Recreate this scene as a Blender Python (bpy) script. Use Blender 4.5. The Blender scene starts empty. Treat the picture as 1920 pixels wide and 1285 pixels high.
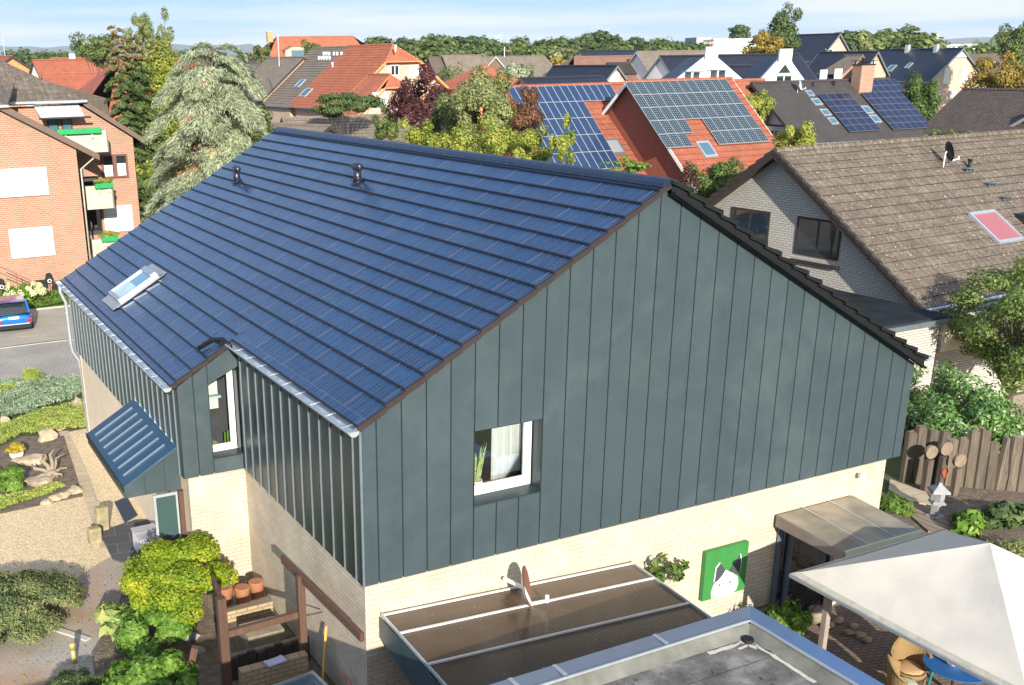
import bpy, math, random
import numpy as np
from mathutils import Vector, Matrix
random.seed(7); RNG=np.random.default_rng(7)
rad=math.radians
scene=bpy.context.scene; col=scene.collection
# ---------------------------------------------------------------- camera (solved from the house's edges)
CX,CY,FPX=727.747,797.468,1977.64
YAW,PIT,ROL=.452,.334,-.017
CAM=np.array([-6.036,-13.419,10.361])
_f=np.array([math.sin(YAW)*math.cos(PIT),math.cos(YAW)*math.cos(PIT),-math.sin(PIT)])
_r=np.array([math.cos(YAW),-math.sin(YAW),0.]); _u=np.cross(_r,_f)
RR=math.cos(ROL)*_r+math.sin(ROL)*_u; UU=-math.sin(ROL)*_r+math.cos(ROL)*_u; FF=_f
cd=bpy.data.cameras.new('camera'); cam=bpy.data.objects.new('camera',cd); col.objects.link(cam)
cam.matrix_world=Matrix(((RR[0],UU[0],-FF[0],CAM[0]),(RR[1],UU[1],-FF[1],CAM[1]),(RR[2],UU[2],-FF[2],CAM[2]),(0,0,0,1)))
cd.sensor_width=36; cd.lens=FPX/1920*36; cd.shift_x=(960-CX)/1920; cd.shift_y=(CY-642.5)/1920
cd.clip_start=.1; cd.clip_end=30000; scene.camera=cam
def ray(x,y): return FF+RR*(x-CX)/FPX-UU*(y-CY)/FPX
def G(x,y,z=0.): d=ray(x,y); return CAM+d*(z-CAM[2])/d[2]          # photo point lying at height z
def OY(x,y,Y): d=ray(x,y); return CAM+d*(Y-CAM[1])/d[1]
def OX(x,y,X): d=ray(x,y); return CAM+d*(X-CAM[0])/d[0]
def D(x,y,dist): d=ray(x,y); return CAM+d*dist/math.hypot(d[0],d[1])
# ---------------------------------------------------------------- objects
def tag(o,label=None,cat=None,group=None,kind=None):
    if label: o['label']=label
    if cat: o['category']=cat
    if group: o['group']=group
    if kind: o['kind']=kind
    return o
def empty(name,loc=(0,0,0),rz=0,label=None,cat=None,group=None):
    o=bpy.data.objects.new(name,None); col.objects.link(o); o.location=loc; o.rotation_euler.z=rz
    o.empty_display_size=.2
    return tag(o,label,cat,group)
def copy_tree(o,parent=None):
    c=o.copy(); col.objects.link(c); c.parent=parent
    for ch in list(o.children): copy_tree(ch,c)
    return c
class MB:
    def __init__(s,T=None): s.v=[];s.f=[];s.m=[];s.T=T;s.mi=0
    def add(s,vs,fs):
        b=len(s.v)
        for p in vs:
            p=Vector(p)
            s.v.append(tuple(s.T@p) if s.T is not None else tuple(p))
        for f in fs: s.f.append(tuple(b+i for i in f)); s.m.append(s.mi)
        return s
    def box(s,x0,x1,y0,y1,z0,z1):
        return s.add([(x0,y0,z0),(x1,y0,z0),(x1,y1,z0),(x0,y1,z0),(x0,y0,z1),(x1,y0,z1),(x1,y1,z1),(x0,y1,z1)],
          [(0,3,2,1),(4,5,6,7),(0,1,5,4),(1,2,6,5),(2,3,7,6),(3,0,4,7)])
    def ext(s,poly,vec):                      # polygon (3d points) extruded along vec
        n=len(poly); v=Vector(vec); P=[Vector(p) for p in poly]
        nn=Vector((0,0,0))
        for i in range(n): nn+=P[i].cross(P[(i+1)%n])
        if nn.dot(v)>0: P=P[::-1]
        return s.add(P+[p+v for p in P],[tuple(range(n)),tuple(range(2*n-1,n-1,-1))]+[(i,i+n,(i+1)%n+n,(i+1)%n) for i in range(n)])
    def face(s,*P): return s.add(P,[tuple(range(len(P)))])
    def bar(s,a,b,w,h=None,up=(0,0,1)):       # square bar from a to b
        h=h or w; a=Vector(a);b=Vector(b); d=(b-a).normalized(); up=Vector(up)
        if abs(d.dot(up))>.98: up=Vector((0,1,0))
        x=d.cross(up).normalized()*w/2; y=x.cross(d).normalized()*h/2
        P=[-x-y,x-y,x+y,-x+y]
        return s.add([a+p for p in P]+[b+p for p in P],[(0,3,2,1),(4,5,6,7),(0,1,5,4),(1,2,6,5),(2,3,7,6),(3,0,4,7)])
    def tube(s,pts,r,n=8,cap=True):
        pts=[Vector(p) for p in pts]; rs=r if isinstance(r,(list,tuple)) else [r]*len(pts)
        vs=[];k=len(pts); up=Vector((.123,.31,.9)).normalized()
        for i,p in enumerate(pts):
            d=(pts[min(i+1,k-1)]-pts[max(i-1,0)])
            d=d.normalized() if d.length>1e-9 else Vector((0,0,1))
            x=d.cross(up); x=x.normalized() if x.length>.05 else d.cross(Vector((1,0,0))).normalized()
            y=d.cross(x)
            for j in range(n):
                t=2*math.pi*j/n; vs.append(p+(x*math.cos(t)+y*math.sin(t))*rs[i])
        fs=[]
        for i in range(k-1):
            for j in range(n): fs.append((i*n+j,i*n+(j+1)%n,(i+1)*n+(j+1)%n,(i+1)*n+j))
        if cap: fs+= [tuple(range(n-1,-1,-1)),tuple((k-1)*n+j for j in range(n))]
        return s.add(vs,fs)
    def lathe(s,prof,c=(0,0,0),n=16,sx=1,sy=1):
        vs=[];k=len(prof)
        for r,z in prof:
            for j in range(n):
                t=2*math.pi*j/n; vs.append((c[0]+r*math.cos(t)*sx,c[1]+r*math.sin(t)*sy,c[2]+z))
        fs=[(i*n+j,i*n+(j+1)%n,(i+1)*n+(j+1)%n,(i+1)*n+j) for i in range(k-1) for j in range(n)]
        fs+=[tuple(range(n-1,-1,-1)),tuple((k-1)*n+j for j in range(n))]
        return s.add(vs,fs)
    def blob(s,c,rx,ry,rz,seed=0,n=8,rough=.15):
        rnd=random.Random(seed); ph=[rnd.uniform(0,6.3) for _ in range(6)]; rings=n; seg=n+4; vs=[]
        for i in range(rings+1):
            a=math.pi*i/rings
            for j in range(seg):
                t=2*math.pi*j/seg
                q=1+rough*(math.sin(2*t+ph[0]+a*2)*.5+math.sin(3*t+ph[1])*.4*math.sin(a)+math.sin(5*a+ph[2]+t)*.4)*math.sin(a)
                vs.append((c[0]+rx*q*math.sin(a)*math.cos(t),c[1]+ry*q*math.sin(a)*math.sin(t),c[2]+rz*q*math.cos(a)))
        fs=[(i*seg+j,(i+1)*seg+j,(i+1)*seg+(j+1)%seg,i*seg+(j+1)%seg) for i in range(rings) for j in range(seg)]
        return s.add(vs,fs)
    def build(s,name,mat,parent=None,smooth=False,bevel=0,label=None):
        me=bpy.data.meshes.new(name); me.from_pydata(s.v,[],s.f)
        mats=mat if isinstance(mat,(list,tuple)) else [mat]
        for m in mats: me.materials.append(m)
        if len(mats)>1: me.polygons.foreach_set('material_index',s.m)
        me.update()
        if smooth: me.polygons.foreach_set('use_smooth',[True]*len(me.polygons))
        o=bpy.data.objects.new(name,me); col.objects.link(o)
        if parent is not None: o.parent=parent
        if bevel:
            b=o.modifiers.new('bevel','BEVEL'); b.width=bevel; b.segments=2; b.limit_method='ANGLE'
        if label: o['label']=label
        return o
# ---------------------------------------------------------------- materials
class NT:
    def __init__(s,name):
        s.m=bpy.data.materials.new(name); s.m.use_nodes=True; s.t=s.m.node_tree; s.t.nodes.clear()
        s.out=s.n('ShaderNodeOutputMaterial')
    def n(s,typ,**k):
        nd=s.t.nodes.new(typ)
        for a,b in k.items():
            if a in nd.bl_rna.properties: setattr(nd,a,b)
        return nd
    def l(s,a,b): s.t.links.new(a,b)
    def setv(s,sock,v):
        if hasattr(v,'is_output') or isinstance(v,bpy.types.NodeSocket): s.l(v,sock)
        else: sock.default_value=v if not (isinstance(v,tuple) and len(v)==3 and sock.type=='RGBA') else (*v,1)
    def math(s,op,a,b=0,c=None):
        nd=s.n('ShaderNodeMath'); nd.operation=op; s.setv(nd.inputs[0],a); s.setv(nd.inputs[1],b)
        if c is not None: s.setv(nd.inputs[2],c)
        return nd.outputs[0]
    def mix(s,f,a,b,mode='MIX'):
        nd=s.n('ShaderNodeMix'); nd.data_type='RGBA'; nd.blend_type=mode
        s.setv(nd.inputs[0],f); s.setv(nd.inputs[6],a); s.setv(nd.inputs[7],b); return nd.outputs[2]
    def obj(s): return s.n('ShaderNodeTexCoord').outputs['Object']
    def noise(s,scale,vec=None,detail=4,rough=.55,dist=0):
        nd=s.n('ShaderNodeTexNoise'); nd.inputs['Scale'].default_value=scale; nd.inputs['Detail'].default_value=detail
        nd.inputs['Roughness'].default_value=rough; nd.inputs['Distortion'].default_value=dist
        s.l(vec if vec is not None else s.obj(),nd.inputs['Vector']); return nd.outputs['Fac']
    def ramp(s,f,stops,interp='LINEAR'):
        nd=s.n('ShaderNodeValToRGB'); cr=nd.color_ramp; cr.interpolation=interp
        while len(cr.elements)<len(stops): cr.elements.new(.5)
        for e,(p,c) in zip(cr.elements,stops):
            e.position=p; e.color=(*c,1) if not isinstance(c,(int,float)) else (c,c,c,1)
        s.setv(nd.inputs[0],f); return nd.outputs[0]
    def sep(s,v):
        nd=s.n('ShaderNodeSeparateXYZ'); s.l(v,nd.inputs[0]); return nd.outputs
    def comb(s,x,y,z=0.):
        nd=s.n('ShaderNodeCombineXYZ'); s.setv(nd.inputs[0],x);s.setv(nd.inputs[1],y);s.setv(nd.inputs[2],z); return nd.outputs[0]
    def wuv(s,kz=1.):                      # wall coordinates: along the wall, up
        p=s.sep(s.obj()); g=s.n('ShaderNodeNewGeometry'); vt=s.n('ShaderNodeVectorTransform')
        vt.vector_type='NORMAL'; vt.convert_from='WORLD'; vt.convert_to='OBJECT'; s.l(g.outputs['True Normal'],vt.inputs[0])
        q=s.sep(vt.outputs[0]); k=s.math('GREATER_THAN',s.math('ABSOLUTE',q[0]),s.math('ABSOLUTE',q[1]))
        u=s.math('ADD',s.math('MULTIPLY',p[1],k),s.math('MULTIPLY',p[0],s.math('SUBTRACT',1.,k)))
        return s.comb(u,s.math('MULTIPLY',p[2],kz),0.),u
    def bump(s,h,strength=.3,dist=.02,prev=None):
        nd=s.n('ShaderNodeBump'); nd.inputs['Strength'].default_value=strength; nd.inputs['Distance'].default_value=dist
        s.setv(nd.inputs['Height'],h)
        if prev is not None: s.l(prev,nd.inputs['Normal'])
        return nd.outputs[0]
    def bsdf(s,color,rough=.6,metal=0.,normal=None,spec=.5,coat=0.,**k):
        b=s.n('ShaderNodeBsdfPrincipled'); s.setv(b.inputs['Base Color'],color); s.setv(b.inputs['Roughness'],rough)
        s.setv(b.inputs['Metallic'],metal); b.inputs['Specular IOR Level'].default_value=spec
        b.inputs['Coat Weight'].default_value=coat; b.inputs['Coat Roughness'].default_value=.08
        if normal is not None: s.l(normal,b.inputs['Normal'])
        for a,v in k.items(): s.setv(b.inputs[a],v)
        return b.outputs[0]
    def done(s,sh): s.l(sh,s.out.inputs['Surface']); return s.m
def scl(c,k): return tuple(min(1,x*k) for x in c)
def flat(name,c,rough=.6,metal=0.,var=.12,scale=3.,spec=.5,bump=0.,coat=0.):
    t=NT(name); n=t.noise(scale,detail=6)
    colr=t.ramp(n,[(.3,scl(c,1-var)),(.7,scl(c,1+var))])
    nrm=t.bump(t.noise(scale*12,detail=3),bump,.01) if bump else None
    return t.done(t.bsdf(colr,rough,metal,nrm,spec,coat))
def brick(name,c1,c2,mortar,bw=.25,bh=.083,ms=.012,bump=.4,dirt=.15,streak=0):
    t=NT(name); v,u=t.wuv()
    b=t.n('ShaderNodeTexBrick'); t.l(v,b.inputs['Vector'])
    b.inputs['Scale'].default_value=1; b.inputs['Brick Width'].default_value=bw; b.inputs['Row Height'].default_value=bh
    b.inputs['Mortar Size'].default_value=ms; b.inputs['Mortar Smooth'].default_value=.1
    b.inputs['Color1'].default_value=(*c1,1);b.inputs['Color2'].default_value=(*c2,1);b.inputs['Mortar'].default_value=(*mortar,1)
    n=t.noise(1.3,detail=6); n2=t.noise(25,detail=2)
    cc=t.mix(dirt,b.outputs['Color'],t.ramp(n,[(.3,0.25),(.7,1.)]),'MULTIPLY')
    cc=t.mix(.25,cc,t.ramp(n2,[(.2,.4),(.8,1.)]),'MULTIPLY')
    h=t.math('SUBTRACT',t.math('MULTIPLY',n2,.4),b.outputs['Fac'])
    return t.done(t.bsdf(cc,.85,0.,t.bump(h,bump,.012)))
def tiles(name,c1,c2,tw=.3,th=.34,rough=.8,lichen=None,lam=0.,ks=2.,wave=.5,ridge=.6,spec=.4,dark=.45):
    """roof tiles: u along the ridge, v up the slope (z*ks); joints, rounded profile, weathering"""
    t=NT(name); v,u=t.wuv(ks); p=t.sep(v)
    b=t.n('ShaderNodeTexBrick'); t.l(v,b.inputs['Vector']); b.offset=0.
    b.inputs['Scale'].default_value=1; b.inputs['Brick Width'].default_value=tw; b.inputs['Row Height'].default_value=th
    b.inputs['Mortar Size'].default_value=.01; b.inputs['Mortar Smooth'].default_value=.4
    b.inputs['Color1'].default_value=(*c1,1);b.inputs['Color2'].default_value=(*c2,1);b.inputs['Mortar'].default_value=(*scl(c1,dark),1)
    n=t.noise(.9,detail=6); n2=t.noise(9,detail=4)
    cc=t.mix(.5,b.outputs['Color'],t.ramp(n,[(.3,.5),(.7,1.)]),'MULTIPLY')
    cc=t.mix(.35,cc,t.ramp(n2,[(.3,.45),(.7,1.)]),'MULTIPLY')
    if lichen:
        l=t.noise(14,detail=3,rough=.6); l2=t.noise(1.2,detail=3)
        k=t.math('MULTIPLY',t.ramp(l,[(.62,0.),(.68,1.)]),t.ramp(l2,[(.3,.4),(.6,1.)]))
        cc=t.mix(t.math('MULTIPLY',k,lam),cc,lichen)
        m=t.ramp(t.noise(2.6,detail=5),[(.45,0.),(.75,.35)]); cc=t.mix(m,cc,scl(lichen,.45))
    w=t.math('ABSOLUTE',t.math('SINE',t.math('MULTIPLY',u,math.pi/tw)))
    fr=t.math('FRACT',t.math('DIVIDE',p[1],th))
    h=t.math('ADD',t.math('MULTIPLY',w,wave),t.math('MULTIPLY',t.math('SUBTRACT',1.,fr),ridge))
    h=t.math('ADD',h,t.math('MULTIPLY',n2,.25))
    return t.done(t.bsdf(cc,rough,0.,t.bump(h,.9,.035),spec))
def leafmat(name,c1,c2,c3=None,trans=.35,rough=.55,scale=1.5,spec=.3,rw=.6):
    t=NT(name); g=t.n('ShaderNodeNewGeometry'); r=g.outputs['Random Per Island']; n=t.noise(scale,detail=3)
    f=t.math('ADD',t.math('MULTIPLY',r,rw),t.math('MULTIPLY',t.math('SUBTRACT',n,.5),1.9-rw)); f=t.math('ADD',f,.5-rw*.5)
    cc=t.ramp(f,[(.1,c1),(.55,c2),(.95,c3 or scl(c2,1.4))])
    b=t.bsdf(cc,rough,spec=spec); tr=t.n('ShaderNodeBsdfTranslucent'); t.l(t.mix(.5,cc,scl((1.,1.,.5),1.),'MULTIPLY'),tr.inputs[0])
    mx=t.n('ShaderNodeMixShader'); mx.inputs[0].default_value=trans; t.l(b,mx.inputs[1]); t.l(tr.outputs[0],mx.inputs[2])
    return t.done(mx.outputs[0])
def glass(name,tint=(.02,.03,.035),rough=.03,trans=0.):
    t=NT(name); n=t.bump(t.noise(1.7,detail=1),.08,.02)
    b=t.bsdf(tint,rough,0.,n,spec=1.,IOR=1.5)
    return t.done(b)
def clear_glass(name,tr=.75,tint=(.85,.95,.92)):
    t=NT(name); g=t.n('ShaderNodeBsdfGlossy'); g.inputs['Roughness'].default_value=.02
    a=t.n('ShaderNodeBsdfTransparent'); a.inputs[0].default_value=(*tint,1); f=t.n('ShaderNodeFresnel'); f.inputs[0].default_value=1.6
    m=t.n('ShaderNodeMixShader'); t.l(t.math('ADD',f.outputs[0],.04),m.inputs[0]); t.l(a.outputs[0],m.inputs[1]); t.l(g.outputs[0],m.inputs[2])
    return t.done(m.outputs[0])
# ---------------------------------------------------------------- light and sky
SUNV=Vector((-.236,-.925,.335)).normalized()      # towards the sun
sl=bpy.data.lights.new('sun','SUN'); so=bpy.data.objects.new('sun',sl); col.objects.link(so)
sl.energy=5.; sl.angle=rad(.5); sl.color=(1.,.93,.80)
so.rotation_euler=SUNV.to_track_quat('Z','Y').to_euler()
world=bpy.data.worlds.new('World'); scene.world=world; world.use_nodes=True
wt=world.node_tree; wt.nodes.clear()
def wn(t,**k):
    n=wt.nodes.new(t)
    for a,b in k.items(): setattr(n,a,b)
    return n
sky=wn('ShaderNodeTexSky',sky_type='NISHITA',sun_disc=False,sun_elevation=math.asin(SUNV.z),sun_rotation=math.atan2(SUNV.x,SUNV.y),air_density=1.,dust_density=.6,ozone_density=2.)
tc=wn('ShaderNodeTexCoord'); sp=wn('ShaderNodeSeparateXYZ'); wt.links.new(tc.outputs['Generated'],sp.inputs[0])
def wm(op,a,b=0.):
    n=wn('ShaderNodeMath',operation=op)
    for i,v in enumerate((a,b)):
        if isinstance(v,(int,float)): n.inputs[i].default_value=v
        else: wt.links.new(v,n.inputs[i])
    return n.outputs[0]
zz=wm('ADD',wm('MAXIMUM',sp.outputs[2],0.),.03)    # clouds lie on a flat layer overhead: stretched towards the horizon
cv=wn('ShaderNodeCombineXYZ'); wt.links.new(wm('DIVIDE',sp.outputs[0],zz),cv.inputs[0]); wt.links.new(wm('DIVIDE',sp.outputs[1],zz),cv.inputs[1])
cn=wn('ShaderNodeTexNoise'); cn.inputs['Scale'].default_value=.16; cn.inputs['Detail'].default_value=7; cn.inputs['Roughness'].default_value=.52; wt.links.new(cv.outputs[0],cn.inputs['Vector'])
cr=wn('ShaderNodeValToRGB'); cr.color_ramp.elements[0].position=.42; cr.color_ramp.elements[1].position=.60; wt.links.new(cn.outputs[0],cr.inputs[0])
cmx=wn('ShaderNodeMix',data_type='RGBA'); wt.links.new(wm('MULTIPLY',cr.outputs[0],.9),cmx.inputs[0]); 
hz=wn('ShaderNodeValToRGB'); hz.color_ramp.elements[0].position=0.; hz.color_ramp.elements[0].color=(2.2,4.1,5.7,1); hz.color_ramp.elements[1].position=.09; hz.color_ramp.elements[1].color=(.8,2.4,5.0,1)
e_=hz.color_ramp.elements.new(.6); e_.color=(.6,1.5,3.6,1); wt.links.new(wm('MAXIMUM',sp.outputs[2],0.),hz.inputs[0])
hm=wn('ShaderNodeMix',data_type='RGBA'); hm.inputs[0].default_value=.82; wt.links.new(sky.outputs[0],hm.inputs[6]); wt.links.new(hz.outputs[0],hm.inputs[7])
wt.links.new(hm.outputs[2],cmx.inputs[6])
cmx.inputs[7].default_value=(5.3,5.5,5.9,1)
bg=wn('ShaderNodeBackground'); bg.inputs[1].default_value=.115; wt.links.new(cmx.outputs[2],bg.inputs[0])
wo=wn('ShaderNodeOutputWorld'); wt.links.new(bg.outputs[0],wo.inputs[0])
vs=scene.view_settings; vs.view_transform='Standard'; vs.look='None'; vs.gamma=1; vs.exposure=.76; vs.use_curve_mapping=False
scene.cycles.max_bounces=6; scene.cycles.transparent_max_bounces=12; scene.cycles.volume_bounces=0
# ---------------------------------------------------------------- shared materials
M={}
M['zinc']=flat('zinc_sheet',(.55,.60,.64),.38,.6,.08,6)
M['zincdark']=flat('aged_zinc',(.30,.36,.40),.4,.7,.1,6)
M['clad']=None
t=NT('cladding_panel')     # coated sheet metal, very slightly buckled
n=t.noise(1.1,detail=3); n2=t.noise(60,detail=2); g=t.n('ShaderNodeNewGeometry')
c=t.mix(t.math('MULTIPLY',g.outputs['Random Per Island'],.5),(.064,.094,.108),(.076,.109,.124))
c=t.mix(.2,c,t.ramp(n2,[(.3,.5),(.7,1.)]),'MULTIPLY')
mpc=t.n('ShaderNodeMapping'); t.l(t.obj(),mpc.inputs[0]); mpc.inputs['Scale'].default_value=(9.,9.,.5); c=t.mix(.14,c,t.ramp(t.noise(1.,mpc.outputs[0],detail=4),[(.3,.6),(.7,1.)]),'MULTIPLY')
c=t.mix(t.ramp(t.noise(.55,detail=4,dist=1.5),[(.5,0.),(.75,.16)]),c,(.20,.24,.25))  # soft pale patches: reflections painted into the sheet colour
M['clad']=t.done(t.bsdf(c,t.ramp(t.noise(2.2,detail=4),[(.3,.36),(.7,.52)]),.35,t.bump(n,.35,.06,t.bump(n2,.05,.002)),spec=.6))
M['claddark']=flat('cladding_backing',(.012,.016,.018),.7)
M['blackmetal']=flat('black_metal_trim',(.013,.014,.016),.45,.3)
M['brownmetal']=flat('brown_metal_trim',(.04,.028,.026),.5,.2)
M['brick_cream']=brick('cream_brick',(.68,.59,.46),(.60,.51,.39),(.48,.40,.31),.27,.085,.009,.5,.3)
M['brick_red']=brick('orange_red_brick',(.42,.215,.14),(.35,.17,.11),(.44,.34,.26),.26,.09,.014)
M['brick_red2']=brick('red_brick',(.50,.20,.13),(.42,.16,.11),(.46,.33,.27),.28,.1,.014)
M['brick_darkred']=brick('deep_red_brick',(.36,.09,.05),(.30,.07,.04),(.2,.09,.07),.28,.1,.012)
M['brick_pale']=brick('pale_clinker_brick',(.62,.59,.53),(.55,.52,.47),(.27,.26,.24),.27,.08,.011,.5)
M['brick_mixed']=brick('mottled_brick',(.60,.36,.27),(.66,.50,.40),(.55,.44,.36),.28,.1,.014)
M['white']=flat('white_paint',(.80,.80,.78),.5,0,.03)
t=NT('roller_shutter'); p=t.sep(t.obj()); w=t.math('FRACT',t.math('DIVIDE',p[2],.055)); M['shutter']=t.done(t.bsdf(t.mix(t.math('LESS_THAN',w,.13),t.ramp(t.noise(2,detail=4),[(.3,(.66,.65,.62)),(.7,(.76,.75,.73))]),(.36,.36,.36)),.5,0.,t.bump(w,.3,.01)))
M['frame']=flat('window_frame_white',(.72,.72,.73),.35,0,.03)
M['glass']=glass('window_glass')
M['glassb']=glass('skylight_glass',(.07,.15,.20),.04)
M['clear']=clear_glass('clear_window_glass',tint=(.97,.98,.98))
M['t_solar']=None
M['t_brown']=tiles('weathered_brown_tiles',(.205,.158,.118),(.145,.113,.088),.3,.36,.85,(.62,.57,.46),1.,ks=1.75,wave=1.)
M['t_brown2']=tiles('brown_tiles',(.175,.13,.105),(.14,.105,.085),.3,.34,.8,(.34,.30,.24),.5)
M['t_orange']=tiles('orange_clay_tiles',(.56,.18,.085),(.46,.14,.07),.3,.34,.7,(.6,.30,.18),.25)
M['t_pink']=tiles('dusty_brown_pink_tiles',(.30,.16,.115),(.26,.135,.10),.3,.34,.8,(.5,.4,.3),.3)
M['t_red']=tiles('red_clay_tiles',(.47,.135,.07),(.40,.11,.058),.3,.34,.75,(.5,.36,.28),.4)
M['t_black']=tiles('glazed_black_tiles',(.016,.017,.024),(.022,.022,.032),.3,.36,.38,spec=.7)
M['t_grey']=tiles('dark_grey_tiles',(.07,.062,.058),(.08,.07,.066),.33,.36,.7,wave=.1)
M['t_greybrown']=tiles('grey_brown_tiles',(.27,.22,.17),(.22,.18,.14),.3,.34,.85,(.42,.38,.3),.5)
M['t_grbrown_dk']=tiles('dark_brown_tiles',(.115,.085,.07),(.09,.07,.06),.3,.34,.85,(.34,.3,.25),.4)
M['orange_trim']=flat('orange_fascia',(.62,.26,.10),.6)
M['dkbrown']=flat('dark_brown_board',(.04,.03,.026),.7,bump=.2)
M['brownboard']=flat('brown_verge_board',(.13,.085,.065),.6)
M['wood']=None
def woodmat(name,c1,c2,sc=1.,axis=2):
    t=NT(name); mp=t.n('ShaderNodeMapping'); t.l(t.obj(),mp.inputs[0]); s=[14*sc]*3; s[axis]=1.2*sc; mp.inputs['Scale'].default_value=s
    n=t.noise(1.,mp.outputs[0],detail=8,rough=.7,dist=.6); cc=t.ramp(n,[(.25,c1),(.75,c2)]); oi=t.n('ShaderNodeObjectInfo'); cc=t.mix(t.math('MULTIPLY',oi.outputs['Random'],.6),cc,scl(c1,1.1))
    return t.done(t.bsdf(cc,.8,0.,t.bump(n,.5,.01)))
M['wood']=woodmat('dark_stained_timber',(.06,.03,.02),(.15,.08,.052))
M['oldwood']=woodmat('weathered_sleeper',(.03,.024,.02),(.27,.21,.155))
M['bark']=woodmat('tree_bark',(.05,.035,.025),(.16,.12,.09),.6)
M['stone']=flat('pale_sandstone',(.40,.32,.22),.9,0,.3,4,bump=.6)
M['stonegrey']=flat('grey_stone',(.30,.30,.31),.85,0,.2,6,bump=.5)
M['concrete']=flat('pale_concrete',(.46,.43,.36),.85,0,.15,2,bump=.3)
M['terracotta']=flat('terracotta',(.36,.15,.08),.8,0,.15,4)
M['green_p']=flat('green_plastic',(.01,.30,.09),.4,0,.05)
M['plastic_w']=flat('white_plastic',(.72,.72,.74),.4,0,.03)
# ================================================================ MAIN HOUSE
W=12.; WJ=1.233; Y1=5.738; LH=17.1; H1=5.321; H2=4.717; XR=5.469; HR=8.463; SL=(HR-H1)/XR; SR=(HR-H2)/(W-XR)
house=empty('clad_house',(0,0,0),0,'grey metal clad house with a large blue solar tile roof and cream brick base','house')
t=NT('solar_tile')
p=t.sep(t.obj()); v=t.comb(p[1],t.math('DIVIDE',t.math('SUBTRACT',p[0],.057),.3235),0.)
b=t.n('ShaderNodeTexBrick'); t.l(v,b.inputs['Vector']); b.offset=.5
for k,val in (('Scale',1.),('Brick Width',1.32),('Row Height',1.),('Mortar Size',.007),('Mortar Smooth',.0)): b.inputs[k].default_value=val
b.inputs['Color1'].default_value=(.013,.042,.112,1); b.inputs['Color2'].default_value=(.018,.056,.145,1); b.inputs['Mortar'].default_value=(.26,.22,.21,1)
b2=t.n('ShaderNodeTexBrick'); t.l(v,b2.inputs['Vector']); b2.offset=.0
for k,val in (('Scale',1.),('Brick Width',.22),('Row Height',1.),('Mortar Size',.0045),('Mortar Smooth',.0),('Bias',-.1)): b2.inputs[k].default_value=val
b2.inputs['Color1'].default_value=(.35,.35,.35,1); b2.inputs['Color2'].default_value=(1,1,1,1); b2.inputs['Mortar'].default_value=(.6,.6,.6,1)
wob=t.math('MULTIPLY',t.math('SUBTRACT',t.noise(1.4,detail=2),.5),1.6)
sw=t.math('SINE',t.math('ADD',t.math('MULTIPLY',p[1],math.pi*2/.11),wob))
mp2=t.n('ShaderNodeMapping'); t.l(t.obj(),mp2.inputs[0]); mp2.inputs['Scale'].default_value=(.9,6.,.9)
nf=t.noise(1.3,mp2.outputs[0],detail=3)
cc=t.mix(.35,b.outputs['Color'],b2.outputs['Color'],'MULTIPLY')
cc=t.mix(.5,cc,t.ramp(nf,[(.3,.35),(.7,1.)]),'MULTIPLY')  # light and dark streaks: ripple reflections painted into the tile colour
cc=t.mix(t.math('MULTIPLY',b2.outputs['Fac'],.4),cc,(.17,.10,.09))
cc=t.mix(t.ramp(t.noise(.8,detail=5),[(.5,0.),(.8,.22)]),cc,(.08,.085,.10))
cc=t.mix(t.ramp(t.noise(18,detail=2),[(.76,0.),(.78,.7)]),cc,(.3,.3,.3))
hh=t.math('ADD',t.math('MULTIPLY',nf,1.3),t.math('MULTIPLY',sw,.22))
M['t_solar']=t.done(t.bsdf(cc,.27,0.,t.bump(hh,.45,.03),spec=.9,coat=.5))
M['tile_edge']=flat('tile_front_edge',(.012,.012,.018),.5)
M['ridge']=flat('ridge_tile_navy',(.014,.018,.032),.32,spec=.8)
M['snow']=M['zinc']

def clip_top(y0,y1,fn,lim): pass
# --- gable cladding: one mesh of panels with open joints over a dark backing
def roofz(x,off=.17): return min(H1+SL*x,H2+SR*(W-x))-off
PW=W/28.2; seams=[0.]+[(.63+i)*PW for i in range(28)]+[W]
m=MB(); gap=.024
wx0,wx1,wz0,wz1=(.63+3)*PW+.012,(.63+6)*PW-.012,3.57,4.84
wx0=seams[5-0]-0 if False else seams[4+0]; 
# seams bracketing the window
cand=sorted(seams,key=lambda s:abs(s-2.02))[0]; wx0=cand; wx1=sorted(seams,key=lambda s:abs(s-3.27))[0]
def panel(m,a,b,z0,fn,y0=-.02,y1=0.):
    pts=[(a,y0,z0),(b,y0,z0),(b,y0,fn(b))]
    if a<XR<b: pts.append((XR,y0,fn(XR)))
    pts.append((a,y0,fn(a))); m.ext(pts,(0,y1-y0,0))
for a,b_ in zip(seams[:-1],seams[1:]):
    a+=gap/2; b2_=b_-gap/2
    if a>wx0-.01 and b2_<wx1+.01:
        m.box(a,b2_,-.02,0,2.6,wz0); panel(m,a,b2_,wz1,roofz)
    else: panel(m,a,b2_,2.6,roofz)
m.build('gable_cladding',M['clad'],house)
m=MB()      # backing with the window hole
F=lambda x:roofz(x,.19)
m.ext([(0.03,.0,2.62),(wx0,.0,2.62),(wx0,.0,F(wx0)),(.03,.0,F(.03))],(0,.12,0))
m.ext([(wx1,.0,2.62),(W-.03,.0,2.62),(W-.03,.0,F(W-.03)),(XR,.0,F(XR)),(wx1,.0,F(wx1))],(0,.12,0))
m.box(wx0,wx1,.0,.12,2.62,wz0); m.ext([(wx0,.0,wz1),(wx1,.0,wz1),(wx1,.0,F(wx1)),(wx0,.0,F(wx0))],(0,.12,0))
m.build('gable_backing',M['claddark'],house)
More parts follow.
